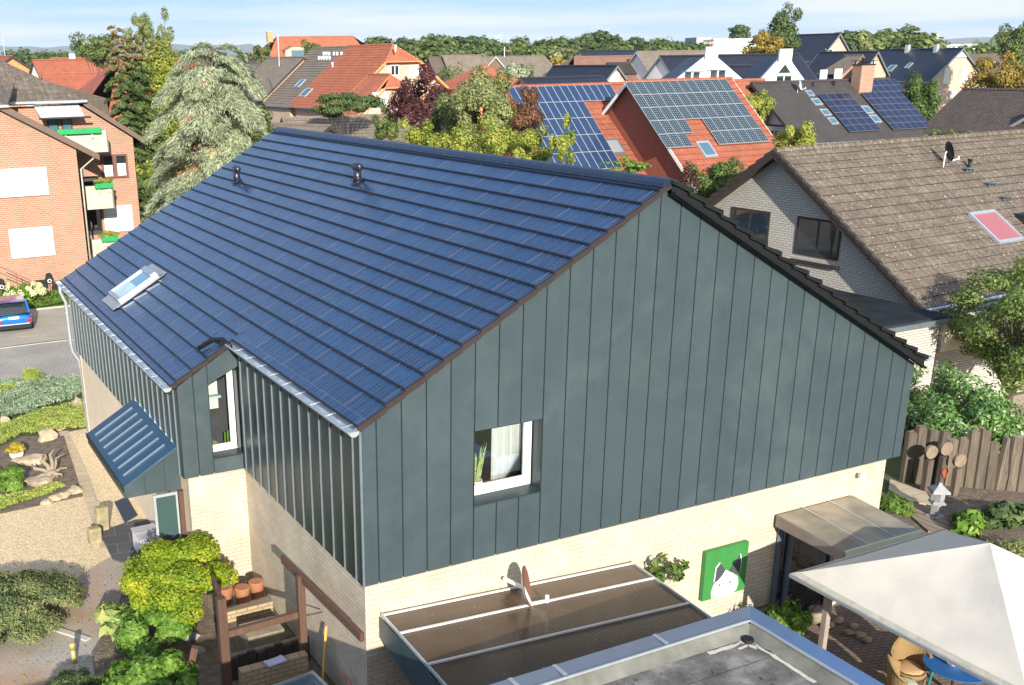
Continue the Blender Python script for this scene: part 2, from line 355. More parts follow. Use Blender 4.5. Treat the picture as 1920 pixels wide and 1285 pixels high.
# --- front wall beside the narrow window
m=MB(); Fl=lambda x:H1+SL*x-.12
nx0,nx1=-.60,-.03; z0n=2.93
for a,b_ in ((-WJ,-.91),(-.91,-.61)):
    m.ext([(a+gap/2,Y1-.02,2.6),(b_-gap/2,Y1-.02,2.6),(b_-gap/2,Y1-.02,Fl(b_)),(a+gap/2,Y1-.02,Fl(a))],(0,.02,0))
m.box(nx0-.003,-.002,Y1-.02,Y1,2.6,z0n)
m.ext([(nx0-.003,Y1-.02,4.46),(-.002,Y1-.02,4.74),(-.002,Y1-.02,Fl(0)),(nx0-.003,Y1-.02,Fl(nx0))],(0,.02,0))
m.build('front_cladding',M['clad'],house)
m=MB(); m.ext([(-WJ+.02,Y1,2.62),(nx0,Y1,2.62),(nx0,Y1,Fl(nx0)-.02),(-WJ+.02,Y1,Fl(-WJ)-.02)],(0,.1,0)); m.box(nx0,0,Y1,Y1+.1,2.62,z0n)
m.ext([(nx0,Y1,4.46),(0,Y1,4.74),(0,Y1,Fl(0)-.02),(nx0,Y1,Fl(nx0)-.02)],(0,.1,0)); m.build('front_backing',M['claddark'],house)
# --- eave walls with standing seams
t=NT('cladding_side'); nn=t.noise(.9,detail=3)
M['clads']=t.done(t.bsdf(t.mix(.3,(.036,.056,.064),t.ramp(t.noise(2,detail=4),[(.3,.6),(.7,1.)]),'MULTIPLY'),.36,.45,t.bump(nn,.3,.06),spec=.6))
def seamwall(x,y0,y1,z0,z1,n,first=.0):
    m=MB(); m.box(x,x+.1,y0,y1,z0,z1); m.build('side_cladding',M['clads'],house)
    m=MB(); 
    for i in range(n):
        y=y0+(i+.5+first)*(y1-y0)/n
        m.box(x-.03,x-.002,y-.006,y+.006,z0+.01,z1-.01)
    m.build('standing_seams',M['zincdark'],house)
seamwall(0,.0,Y1-.022,2.6,5.17,13)
seamwall(-WJ,Y1-.0,LH,2.6,4.46,26)
MB().box(-.012,.02,-.03,-.002,2.58,5.16).build('corner_trim',M['zincdark'],house)
MB().box(W-.1,W,.0,LH,2.6,H2-.18).build('rear_cladding',M['clads'],house)
m=MB(); ob=[(-WJ+.02,LH-.1,2.6),(W-.02,LH-.1,2.6),(W-.02,LH-.1,H2-.2),(XR,LH-.1,HR-.2),(-WJ+.02,LH-.1,H1-SL*WJ-.2)]; m.ext(ob,(0,.1,0)); m.build('far_gable_cladding',M['clads'],house)
# --- brick base
m=MB(); I=.05
m.ext([(I,I,-.6),(11.68,I,-.6),(11.68,I,2.62),(I,I,2.62)],(0,.2,0))
m.box(I,I+.2,I+.2,Y1+I,-.6,2.62)
m.ext([(-WJ+I+.05,Y1+I,-.6),(I+.2,Y1+I,-.6),(I+.2,Y1+I,2.62),(-WJ+I+.05,Y1+I,2.62)],(0,.2,0))
m.box(11.48,11.68,I+.2,LH-.1,-.6,2.62)
m.box(-WJ+.08,11.6,LH-.3,LH-.1,-.6,2.6)
M['brick_cream_side']=M['brick_cream']
m.build('brick_base',M['brick_cream'],house)
bw=MB(); bw.box(-WJ+I+.05,-WJ+I+.25,Y1+I+.2,6.45,-.2,2.62); bw.box(-WJ+I+.05,-WJ+I+.25,7.75,LH-.3,-.2,2.62); bw.box(-WJ+I+.05,-WJ+I+.25,6.45,7.75,2.25,2.62)
M['render']=flat('cream_render',(.70,.58,.44),.9,0,.06,2,bump=.2)
bw.build('rendered_wall',M['render'],house)
MB().box(.27,W-.6,.27,LH-.4,2.40,2.58).build('floor_slab',M['claddark'],house)
# --- roof: stepped courses
def courses(m,x0,z0,x1,z1,y0,y1,n,lift=.024,thick=.05,m_top=0,m_edge=1,back=.02):
    """from ridge (x0,z0) down to eave (x1,z1)"""
    for k in range(n):
        a=k/n; b_=(k+1)/n
        xa,za=x0+(x1-x0)*a,z0+(z1-z0)*a; xb,zb=x0+(x1-x0)*b_,z0+(z1-z0)*b_
        L=math.hypot(x1-x0,z1-z0); ux,uz=(x1-x0)/L,(z1-z0)/L; nx,nz=(-uz,ux) if ux>0 else (uz,-ux)
        if nz<0: nx,nz=-nx,-nz
        e=.05 if back else 0
        A=(xa-ux*e,za-uz*e); Bq=(xb,zb)
        tA=(A[0]+nx*.0,A[1]+nz*.0); tB=(Bq[0]+nx*lift,Bq[1]+nz*lift); bB=(Bq[0]-nx*thick*.3,Bq[1]-nz*thick*.3); bA=(A[0]-nx*thick,A[1]-nz*thick)
        v=[(tA[0],y0,tA[1]),(tB[0],y0,tB[1]),(bB[0],y0,bB[1]),(bA[0],y0,bA[1]),(tA[0],y1,tA[1]),(tB[0],y1,tB[1]),(bB[0],y1,bB[1]),(bA[0],y1,bA[1])]
        s=1 if ux<0 else 0
        def q(*f): return f if s else f[::-1]
        m.mi=m_top; m.add(v,[q(0,1,5,4)[::-1] if False else (0,1,5,4)])
        m.mi=m_edge; m.add(v,[(1,2,6,5),(0,3,2,1),(4,5,6,7),(2,3,7,6)])
        # dark lap line under the step
        w=.028; c0=(tB[0]-ux*w,tB[1]-uz*w-0.0)
        v2=[(c0[0]+nx*.004,y0,c0[1]+nz*.004),(tB[0]+nx*.004+ux*.004,y0,tB[1]+nz*.004),(c0[0]+nx*.004,y1,c0[1]+nz*.004),(tB[0]+nx*.004+ux*.004,y1,tB[1]+nz*.004)]
        m.add(v2,[(0,1,3,2)])
m=MB(); xe=.057; n1=17
xtop=xe+.3235*17   # just past the ridge
courses(m,xtop-.3235*.28,H1+SL*(xtop-.3235*.28),xe-.12,H1+SL*(xe-.12),-.12,Y1-.03,17)
m.v=[(v[0],v[1],v[2]) for v in m.v]
def left_courses(m,xs,y0,y1):
    for a,b_ in zip(xs[:-1],xs[1:]): courses(m,a,H1+SL*a,b_,H1+SL*b_,y0,y1,1)
m=MB(); xs=[XR]+[xe+.3235*k for k in range(16,0,-1)]+[-.08]
left_courses(m,xs,-.12,Y1-.03)
xs2=[XR]+[xe+.3235*k for k in range(16,-5,-1)]+[-1.37]
xs2=[x for x in xs2 if x>-1.3]+[-1.37]
left_courses(m,xs2,Y1-.03,LH+.35)
m.build('solar_roof',[M['t_solar'],M['tile_edge']],house)
m=MB(); courses(m,XR,HR,W+.12,HR-SR*(W+.12-XR),-.12,LH+.35,19,.055)
m.build('rear_roof',[M['ridge'],M['tile_edge']],house)
m=MB()
for k in range(50):    # ridge tiles
    y0=-.15+k*.352; 
    if y0>LH+.3: break
    r0,r1=.118,.124
    P=[]
    for (yy,r) in ((y0,r1),(y0+.36,r0)):
        P.append([(XR+q1*r/.12,yy,HR+q2*r/.12) for q1,q2 in ((-.20,-.075),(-.15,-.02),(-.07,.03),(0,.05),(.07,.03),(.15,-.02),(.20,-.075))])
    v=P[0]+P[1]; m.add(v,[(i,i+1,i+8,i+7) for i in range(6)]+[tuple(range(6,-1,-1)),tuple(range(7,14))])
m.build('ridge_cap',M['ridge'],house)
# underlay/soffit
m=MB(); m.ext([(XR,.13,HR-.1),(0.05,.13,H1-.10+SL*.05),(0.05,.13,H1-.2),(XR,.13,HR-.25)],(0,LH-.3,0)); m.ext([(XR,.13,HR-.1),(W,.13,H2-.10),(W,.13,H2-.22),(XR,.13,HR-.25)],(0,LH-.3,0))
m.ext([(0.05,Y1+.11,H1-.08),(-WJ,Y1+.11,H1-SL*WJ-.08),(-WJ,Y1+.11,H1-SL*WJ-.2),(.05,Y1+.11,H1-.25)],(0,LH-Y1-.4,0))
m.build('roof_deck',M['claddark'],house)
# verge trims
m=MB()
for i in range(len(xs)-1):
    a,b_=xs[i],xs[i+1]; za,zb=H1+SL*a,H1+SL*b_
    m.ext([(a,-.145,za-.015),(b_,-.145,zb+.02),(b_,-.145,zb-.085),(a,-.145,za-.105)],(0,.024,0))
m.build('verge_trim',M['brownmetal'],house)
m=MB()
for a,b_ in zip([x for x in xs2 if x<.1][:-1],[x for x in xs2 if x<.1][1:]):
    za,zb=H1+SL*a,H1+SL*b_; m.ext([(a,Y1-.075,za-.015),(b_,Y1-.075,zb+.02),(b_,Y1-.075,zb-.07),(a,Y1-.075,za-.09)],(0,.024,0))
m.build('verge_trim',M['brownmetal'],house)
m=MB()
m.ext([(XR,-.15,HR-.02),(W+.1,-.15,HR-.02-SR*(W+.1-XR)),(W+.1,-.15,HR-.2-SR*(W+.1-XR)),(XR,-.15,HR-.2)],(0,.025,0))
m.tube([(XR,-.2,HR-.16),(W+.1,-.2,HR-.17-SR*(W+.1-XR))],.022,6)
nst=19
for k in range(nst):
    a=XR+(W+.12-XR)*k/nst; b_=XR+(W+.12-XR)*(k+1)/nst; za,zb=HR-SR*(a-XR),HR-SR*(b_-XR)
    m.ext([(a-.03,-.2,za+.02),(b_+.02,-.2,zb+.085),(b_+.02,-.2,zb-.0),(a-.03,-.2,za-.03)],(0,.3,0))
m.build('rear_verge_tiles',M['blackmetal'],house)
# gutters
def gutter(x,z,y0,y1,r=.075,mat='zinc',parent=house,side=1,name='gutter'):
    m=MB(); n=8; P=[]
    for yy in (y0,y1):
        P.append([(x+r*math.cos(math.pi+math.pi*i/n),yy,z+r*math.sin(math.pi+math.pi*i/n)) for i in range(n+1)]+[(x+(r-.012)*math.cos(2*math.pi-math.pi*i/n),yy,z+(r-.012)*math.sin(2*math.pi-math.pi*i/n)) for i in range(n+1)])
    k=len(P[0]); m.add(P[0]+P[1],[(i,(i+1)%k,(i+1)%k+k,i+k) for i in range(k)])
    for yy in (y0,y1): m.ext([(x+r*math.cos(math.pi+math.pi*i/n),yy,z+r*math.sin(math.pi+math.pi*i/n)) for i in range(n+1)],(0,.008,0))
    m.tube([(x-side*r,y0,z),(x-side*r,y1,z)],.014,6)
    y=y0+.25
    while y<y1: m.bar((x-side*r-.01,y,z+.01),(x+side*r,y,z+.03),.035,.008); y+=.62
    return m.build(name,M[mat],parent,smooth=False)
gutter(-.155,5.235,-.17,Y1-.12,.085)
gutter(-1.43,4.53,Y1-.1,LH+.33,.085)
gutter(W+.2,H2-.04,-.17,LH+.3,.085,side=-1)
m=MB(); m.box(-.12,.03,-.1,Y1-.1,5.24,5.262); m.build('eave_flashing',M['zincdark'],house)
m=MB(); m.tube([(-.16,Y1-.2,5.2),(-.22,5.85,5.28),(-.34,6.1,5.235),(-.62,6.2,5.07)],.05,10); m.build('roof_drain_pipe',M['blackmetal'],house,True)
m=MB(); m.tube([(-1.43,17.25,4.5),(-1.42,17.25,4.25),(-1.31,17.25,3.95),(-1.31,17.25,2.75),(-1.28,17.25,2.5),(-1.12,17.25,2.2),(-1.1,17.25,1.9),(-1.1,17.25,0)],.05,10)
for z in (3.6,2.0,.9): m.tube([(-1.31 if z>2.5 else -1.1,17.25,z),(-1.31 if z>2.5 else -1.1,17.25,z+.04)],.064,10)
m.build('downpipe',M['zinc'],house,True)
# --- gable window (tilted view into a bright room)
m=MB(); y0,y1=-.022,.245
m.ext([(wx0,y0,wz0),(wx1,y0,wz0),(wx1,y1,wz0+.05),(wx0,y1,wz0+.05)],(0,0,-.02)); m.box(wx1-.012,wx1,-.02,y1,wz0,wz1); m.box(wx0,wx0+.012,-.02,y1,wz0,wz1); m.box(wx0,wx1,-.02,y1,wz1-.012,wz1)
m.build('window_reveal',M['clads'],house)
def framed(x0,x1,z0,z1,y,fw,parent,topslope=None,d=.07,nm='window'):
    w=MB(); zl,zr=(z1,z1) if topslope is None else topslope
    w.box(x0,x1,y,y+d,z0,z0+fw*1.4); w.box(x0,x0+fw,y,y+d,z0+fw*1.4,zl-.01); w.box(x1-fw,x1,y,y+d,z0+fw*1.4,zr-.01)
    w.ext([(x0+fw,y,zl-fw-.01),(x1-fw,y,zr-fw-.01),(x1-fw,y,zr-.01),(x0+fw,y,zl-.01)],(0,d,0))
    # inner sash
    a=x0+fw+.004;b=x1-fw-.004;c=z0+fw*1.4+.004; y2=y+.02
    w.box(a,b,y2,y2+.05,c,c+.05); w.box(a,a+.05,y2,y2+.05,c+.05,zl-fw-.02);w.box(b-.05,b,y2,y2+.05,c+.05,zr-fw-.02)
    o=w.build(nm,M['frame'],parent)
    p=MB(); p.ext([(a+.05,y2+.02,c+.05),(b-.05,y2+.02,c+.05),(b-.05,y2+.02,zr-fw-.02),(a+.05,y2+.02,zl-fw-.02)],(0,.008,0)); p.build('pane',M['clear'],o)
    return o
framed(wx0-.07,wx1-.03,wz0+.05,wz1+.05,.24,.075,house)
M['room']=flat('room_wall_dark',(.06,.06,.065),.9); M['roomw']=flat('room_white',(.75,.74,.68),.8,0,.04); M['curtain']=flat('white_curtain',(.70,.73,.72),.9,0,.05)
m=MB(); m.box(wx0-.3,wx1+.3,1.5,1.55,3.1,5.1); m.box(wx0-.4,wx0-.3,.3,1.5,3.1,5.1); m.box(wx1+.3,wx1+.4,.3,1.5,3.1,5.1); m.box(wx0-.4,wx1+.4,.3,1.55,3.0,3.1); m.box(wx0-.4,wx1+.4,.3,1.55,5.1,5.15)
m.build('upstairs_room',M['room'],house)
m=MB(); m.box(wx0-.1,wx1+.1,.30,.62,wz0+.05,wz0+.09); m.build('inner_sill',M['roomw'],house)
m=MB(); xq=np.linspace(wx0+.62,wx1-.1,40); pts=[(x,.47+.025*math.sin(i*1.9),0) for i,x in enumerate(xq)]
for a,b_ in zip(pts[:-1],pts[1:]): m.face((a[0],a[1],wz0+.1),(b_[0],b_[1],wz0+.1),(b_[0],b_[1],4.9),(a[0],a[1],4.9))
m.build('curtain',M['curtain'],house)
# narrow window with slanted head
m=MB(); y0,y1=Y1-.022,Y1+.21
m.ext([(nx0,y0,z0n),(nx1,y0,z0n),(nx1,y1,z0n+.05),(nx0,y1,z0n+.05)],(0,0,-.02)); m.box(nx1,nx1+.012,Y1-.02,y1,z0n,4.72)
m.build('window_reveal',M['clads'],house)
framed(nx0-.07,nx1-.012,z0n+.05,4.6,Y1+.20,.055,house,(4.46,4.76))
m=MB(); m.box(-1.0,.6,Y1+1.0,Y1+1.05,2.7,4.8); m.box(-1.05,-1.0,Y1+.3,Y1+1.05,2.7,4.5); m.box(.1,.15,Y1+.3,Y1+1.0,2.7,4.9); m.build('stair_room',M['room'],house)
m=MB(); m.box(nx0-.02,nx1-.22,Y1+.6,Y1+.62,3.75,3.98); m.box(nx0-.02,nx1-.22,Y1+.6,Y1+.62,4.05,4.42); m.build('shelf_panel',M['roomw'],house)
m=MB(); m.box(nx0-.02,nx1-.18,Y1+.5,Y1+.66,3.99,4.03); m.box(nx0-.02,nx1-.18,Y1+.5,Y1+.66,4.43,4.47); m.build('shelf',flat('mint_shelf',(.45,.62,.55),.5),house)
m=MB(); m.box(nx0-.1,nx1+.02,Y1+.22,Y1+.5,z0n+.02,z0n+.06); m.build('inner_sill',M['roomw'],house)
# porch roof
cx0,cz0,cx1,cz1,cy0,cy1=-WJ,3.2,-2.366,2.545,6.03,9.6
t=NT('porch_metal'); M['porch']=t.done(t.bsdf(t.ramp(t.noise(2,detail=4),[(.3,(.028,.075,.125)),(.7,(.036,.09,.145))]),.32,.4,t.bump(t.noise(.9,detail=2),.2,.05),spec=.7))
m=MB(); m.ext([(cx0-.003,cy0,cz0),(cx1,cy0,cz1),(cx1,cy0,cz1-.05),(cx0-.003,cy0,cz0-.05)],(0,cy1-cy0,0))
pr=m.build('porch_roof',M['porch'],house)
m=MB(); k=(cz1-cz0)/(cx1-cx0)
for i in range(7):
    y=cy0+.42+i*.455; xa,xb=cx0-.16,cx1+.1
    m.bar((xa,y,cz0+k*(xa-cx0)+.018),(xb,y,cz0+k*(xb-cx0)+.018),.016,.036)
m.build('roof_seam',flat('porch_seam_metal',(.15,.20,.25),.5,.3),pr)
m=MB(); ck=2.31
m.ext([(cx0-.003,cy0-.002,cz0-.02),(cx1+.0,cy0-.002,cz1-.02),(cx1+.02,cy0-.002,ck),(cx0-.003,cy0-.002,ck)],(0,-.03,0))
m.ext([(cx0-.003,cy1+.002,cz0-.02),(cx1+.0,cy1+.002,cz1-.02),(cx1+.02,cy1+.002,ck),(cx0-.003,cy1+.002,ck)],(0,.03,0))
m.box(cx1-.0,cx1+.02,cy0,cy1,ck,cz1-.055); m.build('porch_cheek',M['clad'],house)
m=MB(); m.box(cx1-.02,cx1-.003,cy0-.03,cy1+.03,cz1-.1,cz1+.01); m.build('porch_fascia',M['blackmetal'],house)
for yq in (cy0-.036,):   # cheek joints
    m=MB()
    for x in (-1.55,-1.95): m.box(x-.004,x+.004,yq,yq+.004,ck,cz0+k*(x-cx0)-.03)
    m.build('cheek_joint',M['claddark'],house)
# doorway under the porch
dx=-WJ+.11
m=MB(); m.box(dx,dx+.06,6.45,6.55,-.1,2.25); m.box(dx,dx+.06,7.65,7.75,-.1,2.25); m.box(dx,dx+.06,6.55,7.65,2.15,2.25); m.box(dx,dx+.06,6.55,7.65,-.1,.02)
dr=m.build('entrance_door',M['frame'],house); MB().box(dx+.02,dx+.04,6.55,7.65,.02,2.15).build('pane',M['glass'],dr)
m=MB(); m.box(-1.72,-1.2,6.42,6.46,.05,.11); m.box(-1.72,-1.2,6.42,6.46,2.02,2.08); m.box(-1.72,-1.67,6.42,6.46,.11,2.02); m.box(-1.26,-1.2,6.42,6.46,.11,2.02); lf=m.build('open_door_leaf',flat('grey_door_frame',(.34,.37,.39),.4),house)
MB().box(-1.67,-1.26,6.435,6.445,.11,2.02).build('pane',glass('door_glass',(.05,.09,.09)),lf)
MB().box(-1.3,-1.2,6.0,6.1,0,2.25).build('door_post',M['wood'],house)
# skylight
def slope(x,y,h=0): return (x-h*SL/math.hypot(1,SL),y,H1+SL*x+h/math.hypot(1,SL))
def sbox(m,xa,xb,ya,yb,h0,h1):
    P=[slope(xa,ya,h0),slope(xb,ya,h0),slope(xb,yb,h0),slope(xa,yb,h0),slope(xa,ya,h1),slope(xb,ya,h1),slope(xb,yb,h1),slope(xa,yb,h1)]
    m.add(P,[(0,3,2,1),(4,5,6,7),(0,1,5,4),(1,2,6,5),(2,3,7,6),(3,0,4,7)])
sx0,sx1,sy0,sy1=-.84,.16,11.95,13.1
m=MB(); f=.09
sbox(m,sx0,sx1,sy0,sy0+f,.0,.14);sbox(m,sx0,sx1,sy1-f,sy1,.0,.14);sbox(m,sx0,sx0+f,sy0+f,sy1-f,.0,.14);sbox(m,sx1-f*1.6,sx1,sy0+f,sy1-f,.0,.16)
sk=m.build('skylight',flat('skylight_frame',(.42,.45,.48),.35,.5,.05),house,bevel=.01)
m=MB(); sbox(m,sx0+f,sx1-f*1.6,sy0+f,sy1-f,.09,.10); m.build('pane',glass('skylight_pane',(.16,.32,.42),.05),sk)
m=MB(); sbox(m,sx0+f,sx0+.5,sy0+f+.02,sy1-f-.02,.101,.106); m.build('roller_blind',flat('blind_fabric',(.42,.55,.62),.4),sk)
m=MB(); sbox(m,sx0-.2,sx0-.005,sy0-.1,sy1+.05,.045,.055); sbox(m,sx0-.1,sx1+.1,sy0-.16,sy0-.005,.043,.05); sbox(m,sx1+.005,sx1+.16,sy0-.1,sy1+.1,.043,.05); m.build('flashing',flat('lead_flashing',(.33,.34,.36),.5,.3),sk)
# vents
for vx,vy in ((3.3,15.1),(4.15,8.95)):
    v=MB(); 
    a=slope(vx,vy,.0); 
    sbox(v,vx-.12,vx+.12,vy-.12,vy+.12,.035,.05)
    v.tube([a,(a[0],a[1],a[2]+.30)],[.10,.085],14); v.tube([(a[0],a[1]-.18,a[2]+.34),(a[0],a[1]-.15,a[2]+.36),(a[0],a[1]+.15,a[2]+.36),(a[0],a[1]+.18,a[2]+.34)],[.05,.085,.085,.05],14)
    v.build('roof_vent',M['ridge'],house,True)
# ================================================================ HOUSES
M['solar_p']=None
def solarmat(name,cell,line,back,cw,ch,mode='poly'):
    t=NT(name); v=t.obj(); b=t.n('ShaderNodeTexBrick'); b.offset=0; t.l(v,b.inputs['Vector'])
    for k,val in (('Scale',1.),('Brick Width',cw),('Row Height',ch),('Mortar Size',.006 if mode!='mono' else .004),('Mortar Smooth',0.)): b.inputs[k].default_value=val
    b.inputs['Color1'].default_value=(*cell,1);b.inputs['Color2'].default_value=(*scl(cell,1.15),1);b.inputs['Mortar'].default_value=(*line,1)
    cc=b.outputs['Color']
    if mode=='mono':     # light diamonds where the cut cell corners meet
        p=t.sep(v)
        dx=t.math('ABSOLUTE',t.math('SUBTRACT',t.math('FRACT',t.math('ADD',t.math('DIVIDE',p[0],cw),.5)),.5)); dy=t.math('ABSOLUTE',t.math('SUBTRACT',t.math('FRACT',t.math('ADD',t.math('DIVIDE',p[1],ch),.5)),.5))
        k=t.math('LESS_THAN',t.math('ADD',dx,dy),.17); cc=t.mix(k,cc,back)
    g=t.n('ShaderNodeObjectInfo'); cc=t.mix(t.math('MULTIPLY',g.outputs['Random'],.35),cc,scl(cell,1.6))
    return t.done(t.bsdf(cc,.22,0.,spec=.7))
M['pv_blue']=solarmat('blue_solar_cells',(.014,.034,.085),(.06,.09,.16),None,.165,.17)
M['pv_dark']=solarmat('grey_solar_cells',(.026,.042,.052),(.05,.07,.08),(.6,.66,.66),.165,.165,'mono')
M['pv_navy']=solarmat('dark_blue_solar_cells',(.014,.019,.045),(.03,.04,.07),None,.5,.5)
M['pvframe']=flat('dark_panel_frame',(.20,.20,.22),.4,.3)
M['alu']=flat('aluminium_frame',(.46,.49,.52),.4,.3,.04)
class House:
    def __init__(s,name,label,x,y,th,L,w1,w2,hr,sl,wall,roof,cat='house',og=.25,oe=.35,n=0,gz=0.,verge='brownboard',gut='zincdark',sl2=None,cap=None,group=None,hipA=0,hipB=0,wbot=None,thick=.14,lap='dkbrown',inset=None,edge=.03):
        s.th=rad(th); s.o=np.array([x,y,0.]); s.L=L; s.w={1:w1,-1:w2}; s.hr=hr; s.sl={1:sl,-1:sl2 or sl}
        s.a=np.array([math.cos(s.th),math.sin(s.th),0]); s.n=np.array([-s.a[1],s.a[0],0]); s.og=og
        s.e=empty(name,(x,y,gz),s.th,label,cat,group); s.gz=gz; s.hipA=hipA; s.hipB=hipB
        hz=hr-gz; he1=hz-sl*w1; he2=hz-s.sl[-1]*w2
        z=lambda v:(hz-sl*v if v>0 else hz+s.sl[-1]*v)
        # walls
        W1,W2=w1-oe,w2-oe; m=MB(); top=-thick*1.05
        P=[(0,W1,0),(0,-W2,0),(0,-W2,z(-W2)+top),(0,0,hz+top),(0,W1,z(W1)+top)]
        def gab(x0,hip):
            Q=[(x0,W1,0),(x0,-W2,0),(x0,-W2,z(-W2)+top)]
            if hip:
                vh=hip*.98; Q+=[(x0,-vh,z(-vh)+top),(x0,vh,z(vh)+top)]
            else: Q+=[(x0,0,hz+top)]
            Q+=[(x0,W1,z(W1)+top)]; return Q
        m.ext(gab(og,hipA),(.25,0,0)); m.ext(gab(L-og-.25,hipB),(.25,0,0))
        m.box(og+.25,L-og-.25,W1-.25,W1,0,z(W1)+top); m.box(og+.25,L-og-.25,-W2,-W2+.25,0,z(-W2)+top)
        m.build('wall',M[wall],s.e)
        # roof slabs (optionally stepped), hips cut as half hips of half-width hip
        for side in (1,-1):
            w=s.w[side]; S=s.sl[side]; nn=n or 1; m=MB()
            for k in range(nn):
                va,vb=w*k/nn,w*(k+1)/nn; za,zb=hz-S*va,hz-S*vb; c=math.hypot(1,S); lift=edge if n else 0.
                def ends(v):   # half hip pulls the roof ends in near the ridge
                    xa=0+(hipA-v)*1.0 if hipA and v<hipA else 0; xb=L-((hipB-v) if hipB and v<hipB else 0); return xa,xb
                A0,A1=ends(va); B0,B1=ends(vb)
                za2=za; va2=va
                up=(0,side*S/c,1/c)
                tA=(va*side,za); tB=(vb*side+up[1]*lift,zb+up[2]*lift); bB=(vb*side-up[1]*thick,zb-up[2]*thick); bA=(va*side-up[1]*thick if va>0 else 0,za-up[2]*thick if va>0 else za-thick*c)
                v=[(A0,tA[0],tA[1]),(B0,tB[0],tB[1]),(B0,bB[0],bB[1]),(A0,bA[0],bA[1]),(A1,tA[0],tA[1]),(B1,tB[0],tB[1]),(B1,bB[0],bB[1]),(A1,bA[0],bA[1])]
                m.mi=0; m.add(v,[(0,1,5,4) if side<0 else (4,5,1,0)]); m.mi=1
                f=[(0,3,2,1),(4,5,6,7),(3,7,6,2)]
                f.append((1,2,6,5)); m.add(v,f)
            if (hipA and side==1):
                z0=hz-S*hipA; m.mi=0; m.add([(hipA,0,hz),(-.0,hipA,z0),(-.0,-hipA,z0)],[(0,1,2)]); m.mi=1; m.box(-.06,.05,-hipA*1.04,hipA*1.04,z0-.12,z0-.01)
            if (hipB and side==1):
                z0=hz-S*hipB; m.mi=0; m.add([(L-hipB,0,hz),(L,hipB,z0),(L,-hipB,z0)],[(0,2,1)]); m.mi=1; m.box(L-.05,L+.06,-hipB*1.04,hipB*1.04,z0-.12,z0-.01)
            m.build('roof',[M[roof],M[lap]],s.e)
        m=MB(); c0,c1=hipA,L-hipB; k=int((c1-c0)/.35)
        for i in range(k):
            x0=c0+(c1-c0)*i/k; x1=c0+(c1-c0)*(i+1)/k+.02; v=[]
            for xx,r in ((x0,.13),(x1,.115)): v+=[(xx,1.2*r*math.sin(a),hz-.03+r*math.cos(a)) for a in (-1.7,-.85,0,.85,1.7)]
            m.add(v,[(j,j+1,j+6,j+5) for j in range(4)]+[(0,1,2,3,4),(9,8,7,6,5)])
        m.build('ridge_cap',M[cap or roof],s.e)
        for xx,hip in ((0,hipA),(L,hipB)):
            for side in (1,-1):
                w=s.w[side];S=s.sl[side]; v0=hip or 0; m=MB(); sg=-1 if xx==0 else 1
                m.ext([(xx+sg*.003,v0*side,hz-S*v0+.01),(xx+sg*.003,w*side,hz-S*w+.03),(xx+sg*.003,w*side,hz-S*w-.22),(xx+sg*.003,v0*side,hz-S*v0-.24)],(sg*.035,0,0))
                m.build('verge_board',M[verge],s.e)
        for side in (1,-1):
            w=s.w[side];S=s.sl[side]; zz=hz-S*w; m=MB(); yy=side*(w+.055)
            m.tube([(0,yy,zz-.05),(L,yy,zz-.05)],.065,8); m.build('gutter',M[gut],s.e)
        s.zf=z; s.hz=hz
    def loc(s,p): q=np.array(p)-s.o; return np.array([q@s.a,q@s.n,p[2]-s.gz])
    def ongable(s,px,py,end='A'):      # photo point -> (v,z) on the gable wall
        X=s.og if end=='A' else s.L-s.og; d=ray(px,py); k=(X-(CAM-s.o)@s.a)/(d@s.a); return s.loc(CAM+d*k)
    def onside(s,px,py,side,off=.35):
        d=ray(px,py); k=(side*(s.w[side]-off)-(CAM-s.o)@s.n)/(d@s.n); return s.loc(CAM+d*k)
    def onroof(s,px,py,side):
        S=s.sl[side]; d=ray(px,py); n=np.array([0,side*S,1.]); nw=s.n*side*S+np.array([0,0,1.])
        k=(s.hr-(CAM-s.o)@nw)/(d@nw); q=s.loc(CAM+d*k); return q[0],abs(q[1])   # u, v(horizontal distance from ridge)
    def rp(s,u,v,side,h=0):
        S=s.sl[side]; c=math.hypot(1,S); return (u,side*(v+h*S/c),s.hz-S*v+h/c)
    def rbox(s,m,u0,u1,v0,v1,side,h0,h1):
        P=[s.rp(u0,v0,side,h0),s.rp(u1,v0,side,h0),s.rp(u1,v1,side,h0),s.rp(u0,v1,side,h0),s.rp(u0,v0,side,h1),s.rp(u1,v0,side,h1),s.rp(u1,v1,side,h1),s.rp(u0,v1,side,h1)]
        m.add(P,[(0,3,2,1),(4,5,6,7),(0,1,5,4),(1,2,6,5),(2,3,7,6),(3,0,4,7)]); return m
    def window(s,face,c,z,w,h,kind='window',fm='frame',pm='glass',side=None,depth=.05,mull=1,fw=.08):
        """face 'A'/'B' gables (c=v) or 1/-1 eave sides (c=u)"""
        def bx(m,c0,c1,z0,z1,d0,d1):
            if face=='A': m.box(s.og-d1,s.og-d0,c0,c1,z0,z1)
            elif face=='B': m.box(s.L-s.og+d0,s.L-s.og+d1,c0,c1,z0,z1)
            else:
                ww=face*(s.w[face]-.35); a,b=sorted((ww+face*d0,ww+face*d1)); m.box(c0,c1,a,b,z0,z1)
        m=MB()
        if kind=='shutter':
            bx(m,c-w/2,c+w/2,z,z+h,.005,depth+.03); return m.build('window_shutter',M[fm],s.e)
        c0,c1=c-w/2,c+w/2
        bx(m,c0,c0+fw,z,z+h,.005,depth);bx(m,c1-fw,c1,z,z+h,.005,depth);bx(m,c0+fw,c1-fw,z,z+fw,.005,depth);bx(m,c0+fw,c1-fw,z+h-fw,z+h,.005,depth)
        for i in range(mull): 
            x=c0+(i+1)*w/(mull+1); bx(m,x-fw/2,x+fw/2,z+fw,z+h-fw,.005,depth-.005)
